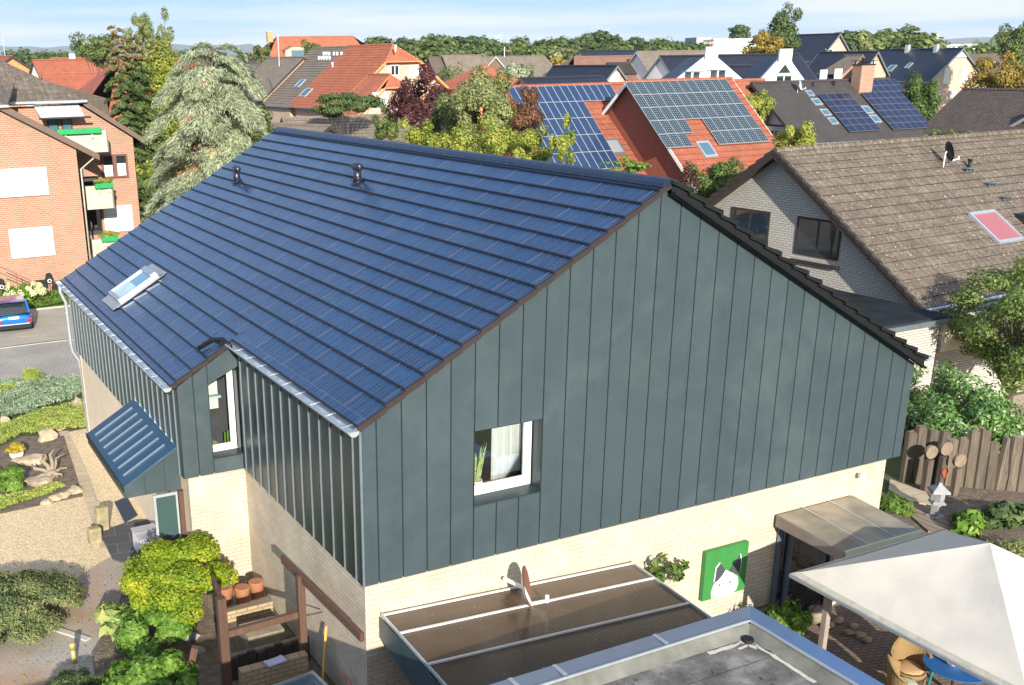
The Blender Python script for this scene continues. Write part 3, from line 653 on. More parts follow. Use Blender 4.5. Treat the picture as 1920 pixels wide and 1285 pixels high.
        o=m.build('window',M[fm],s.e); m=MB(); bx(m,c0+fw,c1-fw,z+fw,z+h-fw,.006,.02); m.build('pane',M[pm],o); return o
    def winpx(s,face,x0,y0,x1,y1,**k):        # by two opposite photo corners (top-left, bottom-right)
        f=(lambda a,b:s.ongable(a,b,face)) if face in ('A','B') else (lambda a,b:s.onside(a,b,face))
        i=1 if face in('A','B') else 0
        P=[f(x0,(y0+y1)/2),f(x1,(y0+y1)/2),f((x0+x1)/2,y0),f((x0+x1)/2,y1)]
        return s.window(face,(P[0][i]+P[1][i])/2,min(P[2][2],P[3][2]),abs(P[0][i]-P[1][i]),abs(P[2][2]-P[3][2]),**k)
    def skylight(s,px,side,fm='zinc',pm='glassb',nm='skylight'):   # px: top left, top right, bottom left photo points
        (u0,v0),(u1,_),(ub,v1)=[s.onroof(*q,side) for q in px]; w=abs(u1-u0); uc=(u0+u1+ub+ub+(u1-u0))/4.; u0,u1=uc-w/2,uc+w/2; v0,v1=sorted((v0,v1)); f=min(.1,(u1-u0)*.12)
        m=MB()
        for a in ((u0,u1,v0,v0+f),(u0,u1,v1-f,v1),(u0,u0+f,v0+f,v1-f),(u1-f,u1,v0+f,v1-f)): s.rbox(m,*a,side,.02,.12)
        o=m.build(nm,M[fm],s.e); m=MB(); s.rbox(m,u0+f,u1-f,v0+f,v1-f,side,.05,.09); m.build('pane',M[pm],o); return o
    def solar(s,u0,v0,cols,rows,pw,pv,side,mat,skip=(),gap=.012,h=.12):
        """panels laid from (u0,v0) down the slope; pw along ridge, pv down the slope (true length)"""
        S=s.sl[side]; c=math.hypot(1,S); first=None
        for r in range(rows):
            for q in range(cols):
                if (q,r) in skip: continue
                if first is None:
                    m=MB(); m.mi=1; m.box(0,pw-gap,0,pv-gap,0,.035); m.mi=0; b=.02; m.box(b,pw-gap-b,b,pv-gap-b,.0355,.039)
                    o=m.build('solar_panel',[M[mat],M['pvframe' if mat=='pv_navy' else 'alu']],s.e); first=o
                else: o=first.copy(); col.objects.link(o); o.parent=s.e
                p=s.rp(u0+q*pw,v0+r*pv/c,side,h)
                X=Vector((1,0,0)); Y=Vector((0,side/c,-S/c)); Z=X.cross(Y)
                if Z.z<0: X=-X; Z=-Z; p=(p[0]+pw-gap,p[1],p[2])
                o.matrix_local=Matrix(((X[0],Y[0],Z[0],p[0]),(X[1],Y[1],Z[1],p[1]),(X[2],Y[2],Z[2],p[2]),(0,0,0,1)))
    def chimney(s,u,v,side,w,d,h,mat='brick_red',cap=None):
        z=s.hz-s.sl[side]*v; m=MB(); m.box(u-w/2,u+w/2,side*v-d/2,side*v+d/2,z-.5,z+h); o=m.build('chimney',M[mat],s.e)
        m=MB(); m.box(u-w/2-.05,u+w/2+.05,side*v-d/2-.05,side*v+d/2+.05,z+h,z+h+.08)
        if cap: m.box(u-w/2-.1,u+w/2+.1,side*v-d/2-.1,side*v+d/2+.1,z+h+.3,z+h+.34); [m.box(u+a*w*.4-.03,u+a*w*.4+.03,side*v+b*d*.4-.03,side*v+b*d*.4+.03,z+h+.08,z+h+.3) for a in(-1,1) for b in(-1,1)]
        m.build('chimney_cap',M[cap or 'concrete'],o); return o
    def vent(s,px,side,r=.08,h=.45,mat='blackmetal'):
        u,v=s.onroof(*px,side); p=s.rp(u,v,side,-.05); m=MB(); m.tube([p,(p[0],p[1],p[2]+h)],r,8); m.tube([(p[0],p[1],p[2]+h),(p[0],p[1],p[2]+h+.06)],r*1.5,8); return m.build('roof_vent',M[mat],s.e,True)
# ---- near right: brown roof, pale brick gable
hr_=House('brown_tile_house','large weathered brown tile roof with pale brick gable right of the metal clad house',21.3,13.25,3,22,6.1,6.1,7.3,.69,'brick_pale','t_brown',n=19,og=.45,oe=.5,verge='dkbrown',gut='zinc',edge=.03)
HB=hr_
hr_.winpx('A',1370,392,1443,455,fm='dkbrown',mull=1,depth=.03); hr_.winpx('A',1492,410,1577,483,fm='dkbrown',mull=1,depth=.03)
m=MB()
q=[hr_.ongable(1488,482,'A'),hr_.ongable(1572,491,'A')]; m.box(hr_.og-.12,hr_.og-.003,min(q[0][1],q[1][1])-.05,max(q[0][1],q[1][1])+.05,q[0][2]-.12,q[0][2]-.04); m.build('window_sill',M['dkbrown'],hr_.e)
M['redglass']=glass('skylight_red_blind',(.35,.12,.12),.1); hr_.skylight(((1815,403),(1866,400),(1868,461)),-1,pm='redglass')
# verge tiles standing proud on the near gable
for side in (1,-1):
    m=MB()
    for k in range(19):
        va,vb=6.1*k/19,6.1*(k+1)/19; za,zb=hr_.hz-.69*va,hr_.hz-.69*vb
        m.ext([(-.06,side*(va-.02),za+.03),(-.06,side*(vb+.03),zb+.075),(-.06,side*(vb+.03),zb-.07),(-.06,side*(va-.02),za-.1)],(.14,0,0))
    m.build('verge_tile_row',M['dkbrown'],hr_.e)
# dark dormer flank at the right edge
m=MB(); m.ext([hr_.rp(8.2,3.3,-1,-.1),hr_.rp(8.2,5.9,-1,-.1),(8.2,-5.9,hr_.hz-.69*3.3+.0)],(3,0,0)); m.build('dormer',M['t_black'],hr_.e)
for i,(px) in enumerate(((1815,322),(1857,349),(1885,375))):
    u,v=hr_.onroof(*px,-1); m=MB(); p=Vector(hr_.rp(u,v,-1,.14)); m.box(p.x-.28,p.x+.28,p.y-.12,p.y+.12,p.z,p.z+.03); m.bar((p.x-.2,p.y,p.z-.2),(p.x-.2,p.y,p.z),.03); m.bar((p.x+.2,p.y,p.z-.2),(p.x+.2,p.y,p.z),.03)
    m.build('roof_step',M['zincdark'],hr_.e)
hr_.vent((1818,318),-1,.06,.35)
# low flat roof annex in front of the gable
an=empty('flat_annex',(0,0,0),0,'low annex with dark flat roof tucked between the clad house and the pale brick gable','annex')
MB().box(16.6,21.2,6.2,13.6,0,3.0).build('wall',M['brick_pale'],an); m=MB(); m.box(16.4,21.4,6.0,13.8,3.0,3.18); m.build('roof',flat('bitumen_roof',(.022,.027,.033),.95,0,.3,2,spec=.1),an)
MB().box(16.35,21.45,5.92,5.99,2.97,3.12).build('fascia',M['zincdark'],an)
ex=empty('side_extension',(0,0,0),0,'pale brick extension wall under the brown roof eave behind the garden tree','extension')
MB().box(21.8,34,6.6,8.6,0,2.95).build('wall',M['brick_pale'],ex); MB().box(21.8,34,6.5,6.597,1.9,2.95).build('fascia',flat('cream_fascia',(.75,.68,.52),.8),ex)
MB().box(19.0,21.5,6.9,7.0,0,2.3).build('carport_side',M['dkbrown'],ex)
# ---- twin solar houses, red roofs
s1=House('solar_house','red tile house with blue solar panels wrapped in two strips and a grey blind skylight',29.45,43.45,-2.5,9.6,6.16,6.16,8.68,.83,'brick_darkred','t_red',n=18,og=.1,verge='brownboard')
(u_,v_)=s1.onroof(948,168,-1); (u2,v2)=s1.onroof(1143,163,-1)
pw=(u2-u_)/14.; pv=1.42
s1.solar(u_,.18,14,5,pw,pv,-1,'pv_blue',skip={(q,r) for q in range(9,14) for r in range(1,5)})
s1.skylight(((1129,264),(1156,262),(1145,292)),-1,fm='zincdark',pm='zinc')
s2=House('solar_house','red tile house with pale dotted solar panels all over its slope and dark brick flank',35.42,39.0,1,8.23,5.69,6.6,8.9,.87,'brick_darkred','t_red',n=19,og=.35,verge='white')
u_,v_=s2.onroof(1172,164,-1); u2,v2=s2.onroof(1362,158,-1)
pw=(u2-u_)/12.; 
s2.solar(u_+.02,.18,12,5,pw,pw*1.62,-1,'pv_dark',skip={(4,3),(5,3),(3,4),(4,4),(5,4)}|set())
s2.skylight(((1303,268),(1327,267),(1321,297)),-1,pm='glassb')
# ---- grey roof house with panels
kh=House('grey_roof_house','dark grey roof house with navy solar panels, a line of skylights and a brick chimney',53.85,47.86,-3,13.52,5.6,5.6,8.3,.72,'brick_darkred','t_grey',og=.9,oe=.5,verge='dkbrown')
u0,v0=kh.onroof(1530,180,-1); u1,v1=kh.onroof(1587,177,-1); pw=(u1-u0)/4
kh.solar(u0+.1,v0,4,6,pw,.72,-1,'pv_navy')
u0,v0=kh.onroof(1616,153,-1); u1,v1=kh.onroof(1676,151,-1); pw=(u1-u0)/5
kh.solar(u0,max(v0,.1),5,2,pw,.75,-1,'pv_navy'); u0,v0=kh.onroof(1612,177,-1)
kh.solar(u0,v0,6,6,pw,.72,-1,'pv_navy')
for q in (((1508,172),(1519,171),(1515,182)),((1519,187),(1533,186),(1527,199)),((1536,207),(1550,206),(1543,219)),((1550,223),(1563,222),(1558,235)),((1613,201),(1627,200),(1622,215)),((1628,218),(1642,217),(1637,232))): kh.skylight(q,-1)
u,v=kh.onroof(1600,150,-1); kh.chimney(u,.9,-1,1.3,.9,1.7,'brick_red','blackmetal')
for p in ((1562,160),(1565,161),(1525,163)): kh.vent(p,-1,.06,.3)
m=MB(); m.ext([(.85,-3.2,6.0-.6),(.85,3.2,5.4),(.85,0,kh.hz-.35)],(-.05,0,0)); m.build('gable_infill',flat('pale_blue_board',(.55,.63,.70),.7),kh.e)
m=MB(); m.box(.2,.85,-3.6,3.6,5.0,5.3); m.bar((.3,-2.6,2.5),(.3,-2.6,5.),.15); m.build('balcony_beam',M['zincdark'],kh.e)
# ---- brown right house with cross roof
r2=House('brown_cross_roof_house','dark brown ribbed tile roof at the right edge with a lower cross roof',69.5,30.,88,12.5,6,5.2,7.55,.71,'dkbrown','t_grbrown_dk',og=.3,verge='dkbrown')
rx=House('brown_cross_roof_wing','lower brown cross roof wing jutting toward the viewer at the right edge',66.4,33.2,-2,16,3.6,4.2,6.9,.6,'dkbrown','t_grbrown_dk',og=.25,verge='zinc',cat='house wing')
# ---- black roofs right
b1=House('black_roof_house','black glazed roof house with pinkish brick gable and tall white shutters',124.4,83.4,87,13.9,5.2,5.2,10.5,.77,'brick_mixed','t_black',verge='zincdark',og=.35)
for x0,y0,x1,y1 in ((1769,127,1780,158),(1802,126,1815,158),(1781,169,1791,188)): b1.winpx('A',x0,y0,x1,y1,kind='shutter',fm='shutter')
b1.skylight(((1671,123),(1683,123),(1658,135)),1); b1.skylight(((1703,119),(1711,119),(1697,129)),1)
m=MB(); m.ext([(.2,-1.0,9.4),(.2,1.0,9.4),(.2,0,10.1)],(-.1,0,0)); m.build('gable_vent_board',M['white'],b1.e)
for px in ((1697,97),(1752,95)):
    u,v=b1.onroof(px[0],px[1]+4,1); b1.chimney(u,.4,1,.5,.5,.9,'zinc','blackmetal')
b2=House('black_roof_house','tall black glazed roof house with two staggered brick gables behind the white gables',120.1,99.6,101,9.2,4.67,4.67,12.72,.77,'brick_mixed','t_black',verge='zincdark',og=.35)
b2.winpx('A',1547,92,1560,104,fm='white')
b3=House('brick_gable_wing','lower brick gable wing with two white doors in front of the tall black roof',109,83.5,101,8,3.75,3.4,10.3,.85,'brick_mixed','t_black',verge='zincdark',og=.35,cat='house wing')
b3.winpx('A',1537,131,1550,150,kind='shutter',fm='shutter'); b3.winpx('A',1564,129,1578,150,kind='shutter',fm='shutter')
# ---- white gables
wm_=House('white_row_house','black glazed roof between two white stepped top gables',72.0,80.,-3,19,5.,5.,10.2,.85,'white','t_black',verge='zincdark',og=.2)
def whitegable(px,py,dist,hw,lab,ogee=False,wins=()):
    p=D(px,py,dist); g=empty('white_gable',(p[0],p[1],0),rad(-22),lab,'gable'); z=p[2]; m=MB()
    if ogee: pr=[(-hw,z-4.2),(-hw,0),(hw,0),(hw,z-4.2),(hw*.62,z-3.0),(hw*.3,z-1.6),(.5,z-.9),(.5,z),(-.5,z),(-.5,z-.9),(-hw*.4,z-1.9),(-hw*.7,z-3.2)]
    else: pr=[(-hw,z-4.9),(-hw,0),(hw,0),(hw,z-4.9),(.5,z-.9),(.5,z),(-.5,z),(-.5,z-.9)]
    m.ext([(a,0,b) for a,b in pr],(0,.3,0)); m.build('wall',M['white'],g)
    m=MB()
    for sg in (-1,1): m.ext([(sg*.45,.28,z-.95),(sg*(hw+.1),.28,z-4.65),(sg*(hw+.1),.28,z-4.4),(sg*.45,.28,z-.7)] if not ogee else [(sg*.45,.28,z-.95),(sg*(hw+.1),.28,z-4.3),(sg*(hw+.1),.28,z-4.1),(sg*.45,.28,z-.75)],(0,.35,0))
    m.build('parapet_coping',M['zinc'],g)
    m=MB()
    for sg in (-1,1): m.ext([(0,.5,z-.8),(sg*(hw-.05),.5,z-4.6),(sg*(hw-.05),.5,z-4.8),(0,.5,z-1.0)],(0,5.,0))
    m.build('roof',M['t_black'],g)
    for cx,zz,w,h in wins:
        m=MB(); m.box(cx-w/2,cx+w/2,-.05,-.003,zz,zz+h); wo=m.build('window',M['white'],g); m=MB(); m.box(cx-w/2+.07,cx-.04,-.07,-.052,zz+.07,zz+h-.07); m.box(cx+.04,cx+w/2-.07,-.07,-.052,zz+.07,zz+h-.07); m.build('pane',M['glass'],wo)
    return g,z
g,z=whitegable(1336,88,92,5.2,'broad white house gable with a block top and a small dark window',wins=((-.9,7.3,.8,1.2),(1.9,7.4,.8,1.1)))
g,z=whitegable(1475,92,92,3.3,'narrow white gable with concave sides and an arched window',True,wins=((0,7.2,1.3,1.5),))
m=MB(); m.ext([(-.5,-.05,8.85),(.5,-.05,8.85),(0,-.05,9.5)],(0,.04,0)); m.build('arch_window',M['glass'],g)
w3=House('white_side_house','black roof house with a grey sloped parapet left of the broad white gable',D(1283,96,104)[0],D(1283,96,104)[1],-4,8,5.4,5.4,9.3,.8,'white','t_black',verge='zinc',og=.2)
for px,py in ((1298,143),(1346,140)):
    p=D(px,py,80); c=empty('brick_chimney_stack',(p[0],p[1],0),0,'short brick chimney with curved metal hood '+('left of' if px<1310 else 'in front of')+' the white gable window','chimney')
    MB().box(-.45,.45,-.4,.4,0,p[2]-.2).build('stack',M['brick_red'],c); m=MB(); m.box(-.6,.6,-.5,.5,p[2]+.25,p[2]+.32); m.box(-.4,-.34,-.3,.3,p[2]-.2,p[2]+.25); m.box(.34,.4,-.3,.3,p[2]-.2,p[2]+.25); m.build('hood',M['zincdark'],c)
# ---- orange strip behind the solar house
p=D(1366,151,86); os_=House('orange_strip_house','plain bright orange roof strip behind the dotted solar panels',p[0],p[1],-2,3.4,3,3.,p[2],.7,'brick_red','t_orange',og=.2)
# ---- big orange house
oh=House('orange_roof_house','big orange clay roof house with half hipped brick gable and two roof windows',43.87,84.5,94.3,11.2,7.5,7.5,11.75,.79,'brick_mixed','t_orange',n=24,verge='orange_trim',hipA=2.0,og=.6,oe=.6,lap='orange_trim',cap='t_orange',edge=.05)
oh.winpx('A',732,122,748,142,fm='white'); oh.winpx('A',768,122,785,142,kind='window',fm='white',pm='white')
oh.skylight(((578,167),(591,167),(557,182)),1); oh.vent((741,97),1,.09,.6,'white'); oh.vent((623,127),1,.09,.5,'white')
o2=House('brown_roof_house','long grey brown roof joined behind the orange roof with a row of snow hooks',oh.o[0]+oh.a[0]*11.25,oh.o[1]+oh.a[1]*11.25,94.3,8.5,7.5,7.5,11.7,.79,'brick_mixed','t_greybrown',n=24,verge='brownboard',og=.2,edge=.04)
o2.skylight(((566,150),(575,150),(551,164)),1)
for i,px in enumerate(((598,112),(603,112),(608,112),(613,112),(618,112),(607,104),(612,104),(617,104),(626,104),(632,104),(640,104))):
    u,v=o2.onroof(*px,1); m=MB(); q=o2.rp(u,v,1,.0); m.box(q[0]-.07,q[0]+.07,q[1]-.1,q[1]+.1,q[2],q[2]+.35); m.build('snow_hook',M['white'],o2.e)
ow=House('orange_gable_wing','brick gable wing with orange trim and white shutter before the orange house',40.6,79.3,94.3,5.5,4.6,3.4,9.0,.8,'brick_mixed','t_orange',verge='orange_trim',hipA=1.4,og=.5,oe=.4,cat='house wing',lap='orange_trim')
ow.winpx('A',698,173,726,200,kind='shutter',fm='shutter')
p=D(845,122,112); od=House('orange_roof_house','low orange hipped roof peeking right of the big orange house',p[0],p[1],4,8,4.,4.,p[2],.6,'orange_trim','t_orange',verge='orange_trim',hipA=3.9,hipB=3.9)
# ---- cottage roof behind ridge
ch=House('brown_cottage','low mossy brown cottage roof just behind the blue ridge',*G(528,222,6.3)[:2],-8,15,4.5,4.5,6.3,.62,'brick_pale','t_greybrown',n=14,og=.2,verge='dkbrown')
cg=House('cottage_dormer','small cross gable with dark triangular face on the cottage roof',*G(618,236,6.1)[:2],112,7.5,1.7,1.7,6.1,.62,'dkbrown','t_greybrown',og=.15,oe=.2,verge='dkbrown',cat='dormer')
# ---- centre distance
rb=House('red_brick_house','red brick gable house with white trimmed verge and long grey brown roof',*D(930,106,205)[:2],14,13,5.,5.6,D(930,106,205)[2],.8,'brick_red','t_greybrown',verge='white',og=.2)
rb.winpx('A',917,133,924,143,kind='shutter',fm='shutter'); rb.winpx('A',938,133,945,143,kind='shutter',fm='shutter'); rb.chimney(3.4,.4,1,.9,.9,1.2,'dkbrown')
p=D(905,107,215); rc=House('grey_roof_house','grey brown roof left behind the red brick gable',p[0]-6,p[1],0,9,5,5,p[2],.75,'brick_red','t_greybrown')
p=D(1060,107,150); bh=House('hipped_brown_house','large red brown hipped roof with a raised roof panel',p[0]-2,p[1],-12,19,7.5,7.5,p[2],.72,'brick_mixed','t_pink',hipA=3.,hipB=6.5,verge='white')
m=MB(); bh.rbox(m,7,11.5,1.4,3.4,-1,.15,.3); m.build('roof_panel',M['dkbrown'],bh.e)
for c in (-2.3,.2): bh.window('A',c,2.2+2.6,1.5,1.6,fm='white')
bh.winpx('A',1043,131,1050,146,fm='white'); bh.winpx('A',1055,131,1066,146,fm='white')
p=D(1158,123,120); bk=House('black_gable_house','black glazed roof with cream brick gable and arched white window',p[0],p[1],104,9,3.7,3.7,p[2],.8,'brick_mixed','t_black',verge='zincdark',og=.3)
bk.winpx('A',1143,137,1160,156,kind='shutter',fm='shutter')
p=D(1080,145,105); bl=House('low_black_roof_house','low black roof strip just above the blue solar panels',D(975,147,100)[0],D(975,147,100)[1],0,9,3,3,D(975,147,100)[2],.5,'white','t_black')
p=D(1085,96,200); bm=House('black_roof_house','distant flat black roof with small white gable in front of the trees',p[0],p[1],2,14,5,5,p[2],.6,'white','t_black')
p=D(1193,97,150); bn=House('taupe_roof_house','taupe tile roof with a white sloping gable wall facing right',p[0],p[1],-6,11.5,7,7,p[2],.8,'white','t_greybrown',verge='zinc')
p=D(1225,118,140); 
# ---- left distance
p=D(472,70,225); lo=House('long_orange_house','long red orange roof building with dormers and balconies on the skyline',p[0],p[1],-8,24,8.5,8.5,p[2],.8,'brick_mixed','t_orange',hipA=5,hipB=3,verge='orange_trim',cat='apartment building')
def dormer(h,u,v,w,ht,mat='orange_trim',roof='t_orange',name='dormer'):
    z=h.hz-h.sl[-1]*v; m=MB(); m.ext([(u-w/2,-v,z-.3),(u+w/2,-v,z-.3),(u+w/2,-v,z+ht*.7),(u+w*.25,-v,z+ht),(u-w*.25,-v,z+ht),(u-w/2,-v,z+ht*.7)],(0,v*.7,0)); o=m.build(name,M[mat],h.e)
    m=MB(); m.box(u-w*.3,u+w*.3,-v-.06,-v-.003,z+.2,z+ht*.7); m.build('dormer_window',M['glassb'],o)
    m=MB(); m.ext([(u-w/2-.2,-v-.2,z+ht*.7),(u-w*.25,-v-.2,z+ht+.1),(u+w*.25,-v-.2,z+ht+.1),(u+w/2+.2,-v-.2,z+ht*.7),(u+w*.25,-v-.2,z+ht+.3),(u-w*.25,-v-.2,z+ht+.3)],(0,v*.8,0)); m.build('dormer_roof',M[roof],o)
for u,w,ht in ((8.5,6,2.2),(15.5,2.2,1.8),(20.5,2.2,1.8)): dormer(lo,u,5.2,w,ht,'brick_mixed')
u,v=3.,0; lo.chimney(3.5,.6,-1,1.1,1.1,1.4,'orange_trim')
p=D(570,107,125); lg=House('grey_roof_house','grey tile roof with pink brick gable edge left of the brown roof row',p[0],p[1],97,9,5.6,3,p[2],.8,'brick_mixed','t_greybrown',og=.2,verge='dkbrown')
p=D(148,112,95); le=House('red_hip_house','red clay half hipped roof with round grey eyebrow dormer beside the tall spruce',p[0],p[1],2,11,6.4,6.4,p[2],.85,'orange_trim','t_red',hipA=3.2,verge='dkbrown',lap='dkbrown')
m=MB(); 
pts=[(9.2+2.2*math.cos(a),6.4-1.9,p[2]-6.4*.85*.55+2.2*math.sin(a)) for a in np.linspace(0,math.pi,12)]
m.ext([(8.3+1.7*math.cos(a),-5.4,3.6+2.4*math.sin(a)) for a in np.linspace(0,math.pi,14)],(0,3.6,0)); m.build('eyebrow_dormer',M['zincdark'],le.e); m=MB(); m.ext([(8.3+1.35*math.cos(a),-5.45,3.6+2.*math.sin(a)) for a in np.linspace(0,math.pi,14)],(0,.04,0)); m.build('dormer_face',flat('cream_board',(.75,.66,.48),.7),le.e)
p=D(95,109,170); l2=House('red_roof_house','plain red tile roof far left with a blue panel and white chimney',p[0],p[1],-2,16,6,6,p[2],.8,'brick_mixed','t_red',og=.2)
u,v=l2.onroof(122,128,-1); m=MB(); l2.rbox(m,u-1.7,u+1.7,1.6,4.8,-1,.1,.2); m.build('solar_panel',M['pv_navy'],l2.e); l2.chimney(u+1.2,1.4,-1,.8,.8,1.6,'white')
p=D(22,105,140); l3=House('orange_gable_house','far left orange red roof with orange rendered gable',p[0],p[1],100,12,6,5,p[2],.65,'orange_trim','t_red',verge='dkbrown',og=.3)
p=D(60,113,130); l4=House('red_roof_house','steep red roof with a small white gable left of the red hipped roof',p[0],p[1],10,6,5,5,p[2],.9,'white','t_red')
p=D(78,138,110); l5=House('red_roof_house','low dark red roof with pale gable just above the brown hipped roof',p[0],p[1],-5,5,4,4,p[2],.7,'white','t_red')
# ---- far right roofs
p=D(1612,99,175); f1=House('red_roof_house','small orange roof between the two big black roofs',p[0],p[1],-20,9,5,5,p[2],.6,'brick_mixed','t_orange')
p=D(1618,104,150); f2=House('brick_gable_cottage','tiny brick gable with grey verge between the black roofs',p[0],p[1],85,8,3,3,p[2],.7,'brick_red2','t_greybrown')
p=D(1835,102,190); f3=House('brown_roof_house','long plain brown roof behind the right brick gable',p[0]-6,p[1],-10,26,6,6,p[2],.6,'brick_red','t_brown2')
p=D(1840,62,200)
for x_,y_,lab,rf in ((832,107,'dark roof among the trees left of the red brick gable','t_brown2'),(858,104,'grey roof half hidden by trees behind the orange house','t_greybrown')):
    p=D(x_,y_,190); House('tree_hidden_house',lab,p[0]-3,p[1],-10,7,4.5,4.5,p[2],.8,'brick_red',rf)
# ---- industrial buildings
p=D(1322,70,330); ib=empty('factory_office',(p[0],p[1],0),rad(-26),'grey flat roofed commercial block with a dark lettered sign and a white window wing','office building')
dx=330/FPX*1.02
MB().box(-14*dx,11*dx,0,12,0,p[2]).build('grey_block',flat('grey_sheet_wall',(.33,.36,.38),.6),ib)
MB().box(11*dx,122*dx,-1.5,12,0,p[2]-.5).build('white_wing',flat('white_sheet_wall',(.66,.66,.64),.6),ib)
for i in range(6):
    m=MB(); u=(18+i*20)*dx; m.box(u,u+9*dx,-1.56,-1.503,p[2]-13*dx,p[2]-2.6*dx*1.2); m.build('window',flat('grey_window',(.30,.32,.34),.4),ib)
m=MB(); m.box(-5*dx,12*dx,-1.9,-1.7,p[2]-13.5*dx,p[2]-4.5*dx); sg=m.build('sign_board',flat('sign_black',(.03,.03,.035),.5),ib)
def text(s,size,loc,rot,mat,parent,name='lettering',ext=.01,align='CENTER'):
    c=bpy.data.curves.new(name,'FONT'); c.body=s; c.size=size; c.extrude=ext; c.align_x=align
    o=bpy.data.objects.new(name,c); col.objects.link(o); dg=bpy.context.evaluated_depsgraph_get(); me=bpy.data.meshes.new_from_object(o.evaluated_get(dg)); bpy.data.objects.remove(o)
    me.materials.append(mat); o=bpy.data.objects.new(name,me); col.objects.link(o); o.location=loc; o.rotation_euler=rot; o.parent=parent; return o
text('CU',5.2*dx,(-1.2*dx,-2.,p[2]-11*dx),(rad(90),0,0),M['white'],sg); text('KO',5.2*dx,(8.5*dx,-2.,p[2]-11*dx),(rad(90),0,0),M['white'],sg); text('X',9*dx,(3.6*dx,-2.02,p[2]-12.3*dx),(rad(90),0,0),flat('sign_red',(.55,.01,.015),.5),sg)
p=D(1745,84,330); hb=empty('white_hall',(p[0],p[1],0),rad(-30),'long low white warehouse hall below the silos','hall')
MB().box(-68*dx,75*dx,0,25,0,p[2]-.5).build('wall',M['plastic_w'],hb); MB().box(-70*dx,77*dx,-.5,26,p[2]-.5,p[2]).build('roof',flat('pale_sheet_roof',(.60,.64,.68),.5),hb)
for i in range(4):
    p=D(1738+6.2*i,64-(0 if i else -2),340); s_=empty('storage_silo',(p[0],p[1],0),0,'white upright storage silo, '+('leftmost','second from the left','third from the left','rightmost')[i]+' of the four beside the hall','silo','four white silos')
    r=2.4*dx; MB().lathe([(r,0),(r,p[2]-.8),(r*.5,p[2])],n=14).build('silo_tank',M['plastic_w'],s_,True); MB().tube([(r*.9,-r*.5,2),(r*.9,-r*.5,p[2]+.3)],.12,6).build('pipe',M['zinc'],s_)
# ================================================================ FOLIAGE HELPERS
def leafmesh(name,P,N,size,mat,parent=None,asp=.5,seed=0,jit=.5,droop=None,var=.35):
    """one small folded-flat diamond per point; N = preferred normals"""
    rg=np.random.default_rng(seed); n=len(P); P=np.asarray(P,float); N=np.asarray(N,float)+rg.normal(0,jit,(n,3)); N/=np.linalg.norm(N,axis=1)[:,None]+1e-9
    R=rg.normal(size=(n,3)) if droop is None else np.asarray(droop)+rg.normal(0,.25,(n,3))
    A=R-(R*N).sum(1)[:,None]*N; A/=np.linalg.norm(A,axis=1)[:,None]+1e-9; B=np.cross(N,A)
    s=(size*(1+rg.uniform(-var,var,n)))[:,None] if np.isscalar(size) else (size*(1+rg.uniform(-var,var,n)))[:,None]
    V=np.stack([P-A*s*.5,P-A*s*.05+B*s*asp*.5,P+A*s*.5,P-A*s*.05-B*s*asp*.5],1).reshape(-1,3)
    me=bpy.data.meshes.new(name); me.vertices.add(4*n); me.vertices.foreach_set('co',V.ravel())
    me.loops.add(4*n); me.loops.foreach_set('vertex_index',np.arange(4*n,dtype=np.int32)); me.polygons.add(n)
    me.polygons.foreach_set('loop_start',np.arange(0,4*n,4,dtype=np.int32)); me.polygons.foreach_set('loop_total',np.full(n,4,dtype=np.int32))
    me.update(); me.validate(); me.materials.append(mat); o=bpy.data.objects.new(name,me); col.objects.link(o)
    if parent is not None: o.parent=parent
    return o
def unit(rg,n): v=rg.normal(size=(n,3)); return v/np.linalg.norm(v,axis=1)[:,None]
def crownpts(n,c,r,k=28,cr=.32,seed=0,flat=.0,shell=.55,low=-.9):
    """uneven crown: k leaf clumps spread through an ellipsoid"""
    rg=np.random.default_rng(seed); C=[]
    while len(C)<k:
        v=unit(rg,1)[0]*rg.uniform(shell*.6,1.)**.6
        if v[2]>low: C.append(v)
    az=np.arctan2([c_[1] for c_ in C],[c_[0] for c_ in C]); ph=rg.uniform(0,6.3,3); C=np.array(C)*(1-cr*.75)*(1+.17*np.sin(2*az+ph[0])+.13*np.sin(3*az+ph[1])+.10*np.sin(5*az+ph[2]))[:,None]; R=cr*rg.uniform(.65,1.3,k)
    w=R**2; ii=rg.choice(k,n,p=w/w.sum()); d=unit(rg,n); q=rg.uniform(.55,1.05,n)[:,None]
    L=C[ii]+d*R[ii][:,None]*q
    P=L*np.array(r)+np.array(c); N=d*1.0+L*.5+np.array([0,0,.35])
    return P,N,C*np.array(r)+np.array(c)
def limbs(name,base,targets,r0,parent,mat='bark',split=.4,seed=0):
    rg=random.Random(seed); m=MB(); b=Vector(base); top=Vector((sum(t[0] for t in targets)/len(targets),sum(t[1] for t in targets)/len(targets),sum(t[2] for t in targets)/len(targets)))
    fork=b.lerp(top,split)
    m.tube([b,b.lerp(fork,.5)+Vector((rg.uniform(-.1,.1)*r0*6,0,0)),fork],[r0*1.25,r0,r0*.8],8)
    for t in targets:
        t=Vector(t); mid=fork.lerp(t,.5)+Vector((0,0,(t-fork).length*.08)); m.tube([fork,mid,t],[r0*.5,r0*.3,r0*.1],5)
    return m.build(name,M[mat],parent)
def plant(name,label,cat,base,c,r,n,size,mat,seed=0,k=24,cr=.33,asp=.5,trunk=None,group=None,shell=.55,jit=.5,low=-.9,foliage='crown',tk='trunk',split=.4,ntw=9):
    b=np.array(base,float); e=empty(name,tuple(b),0,label,cat,group); cc=np.array(c)-b
    P,N,C=crownpts(n,cc,r,k,cr,seed,shell=shell,low=low)
    leafmesh(foliage,P,N,size,M[mat],e,asp,seed,jit)
    if trunk: limbs(tk,(0,0,-.05),[tuple(x) for x in C[:ntw]],trunk,e,seed=seed,split=split)
    return e
L=leafmat
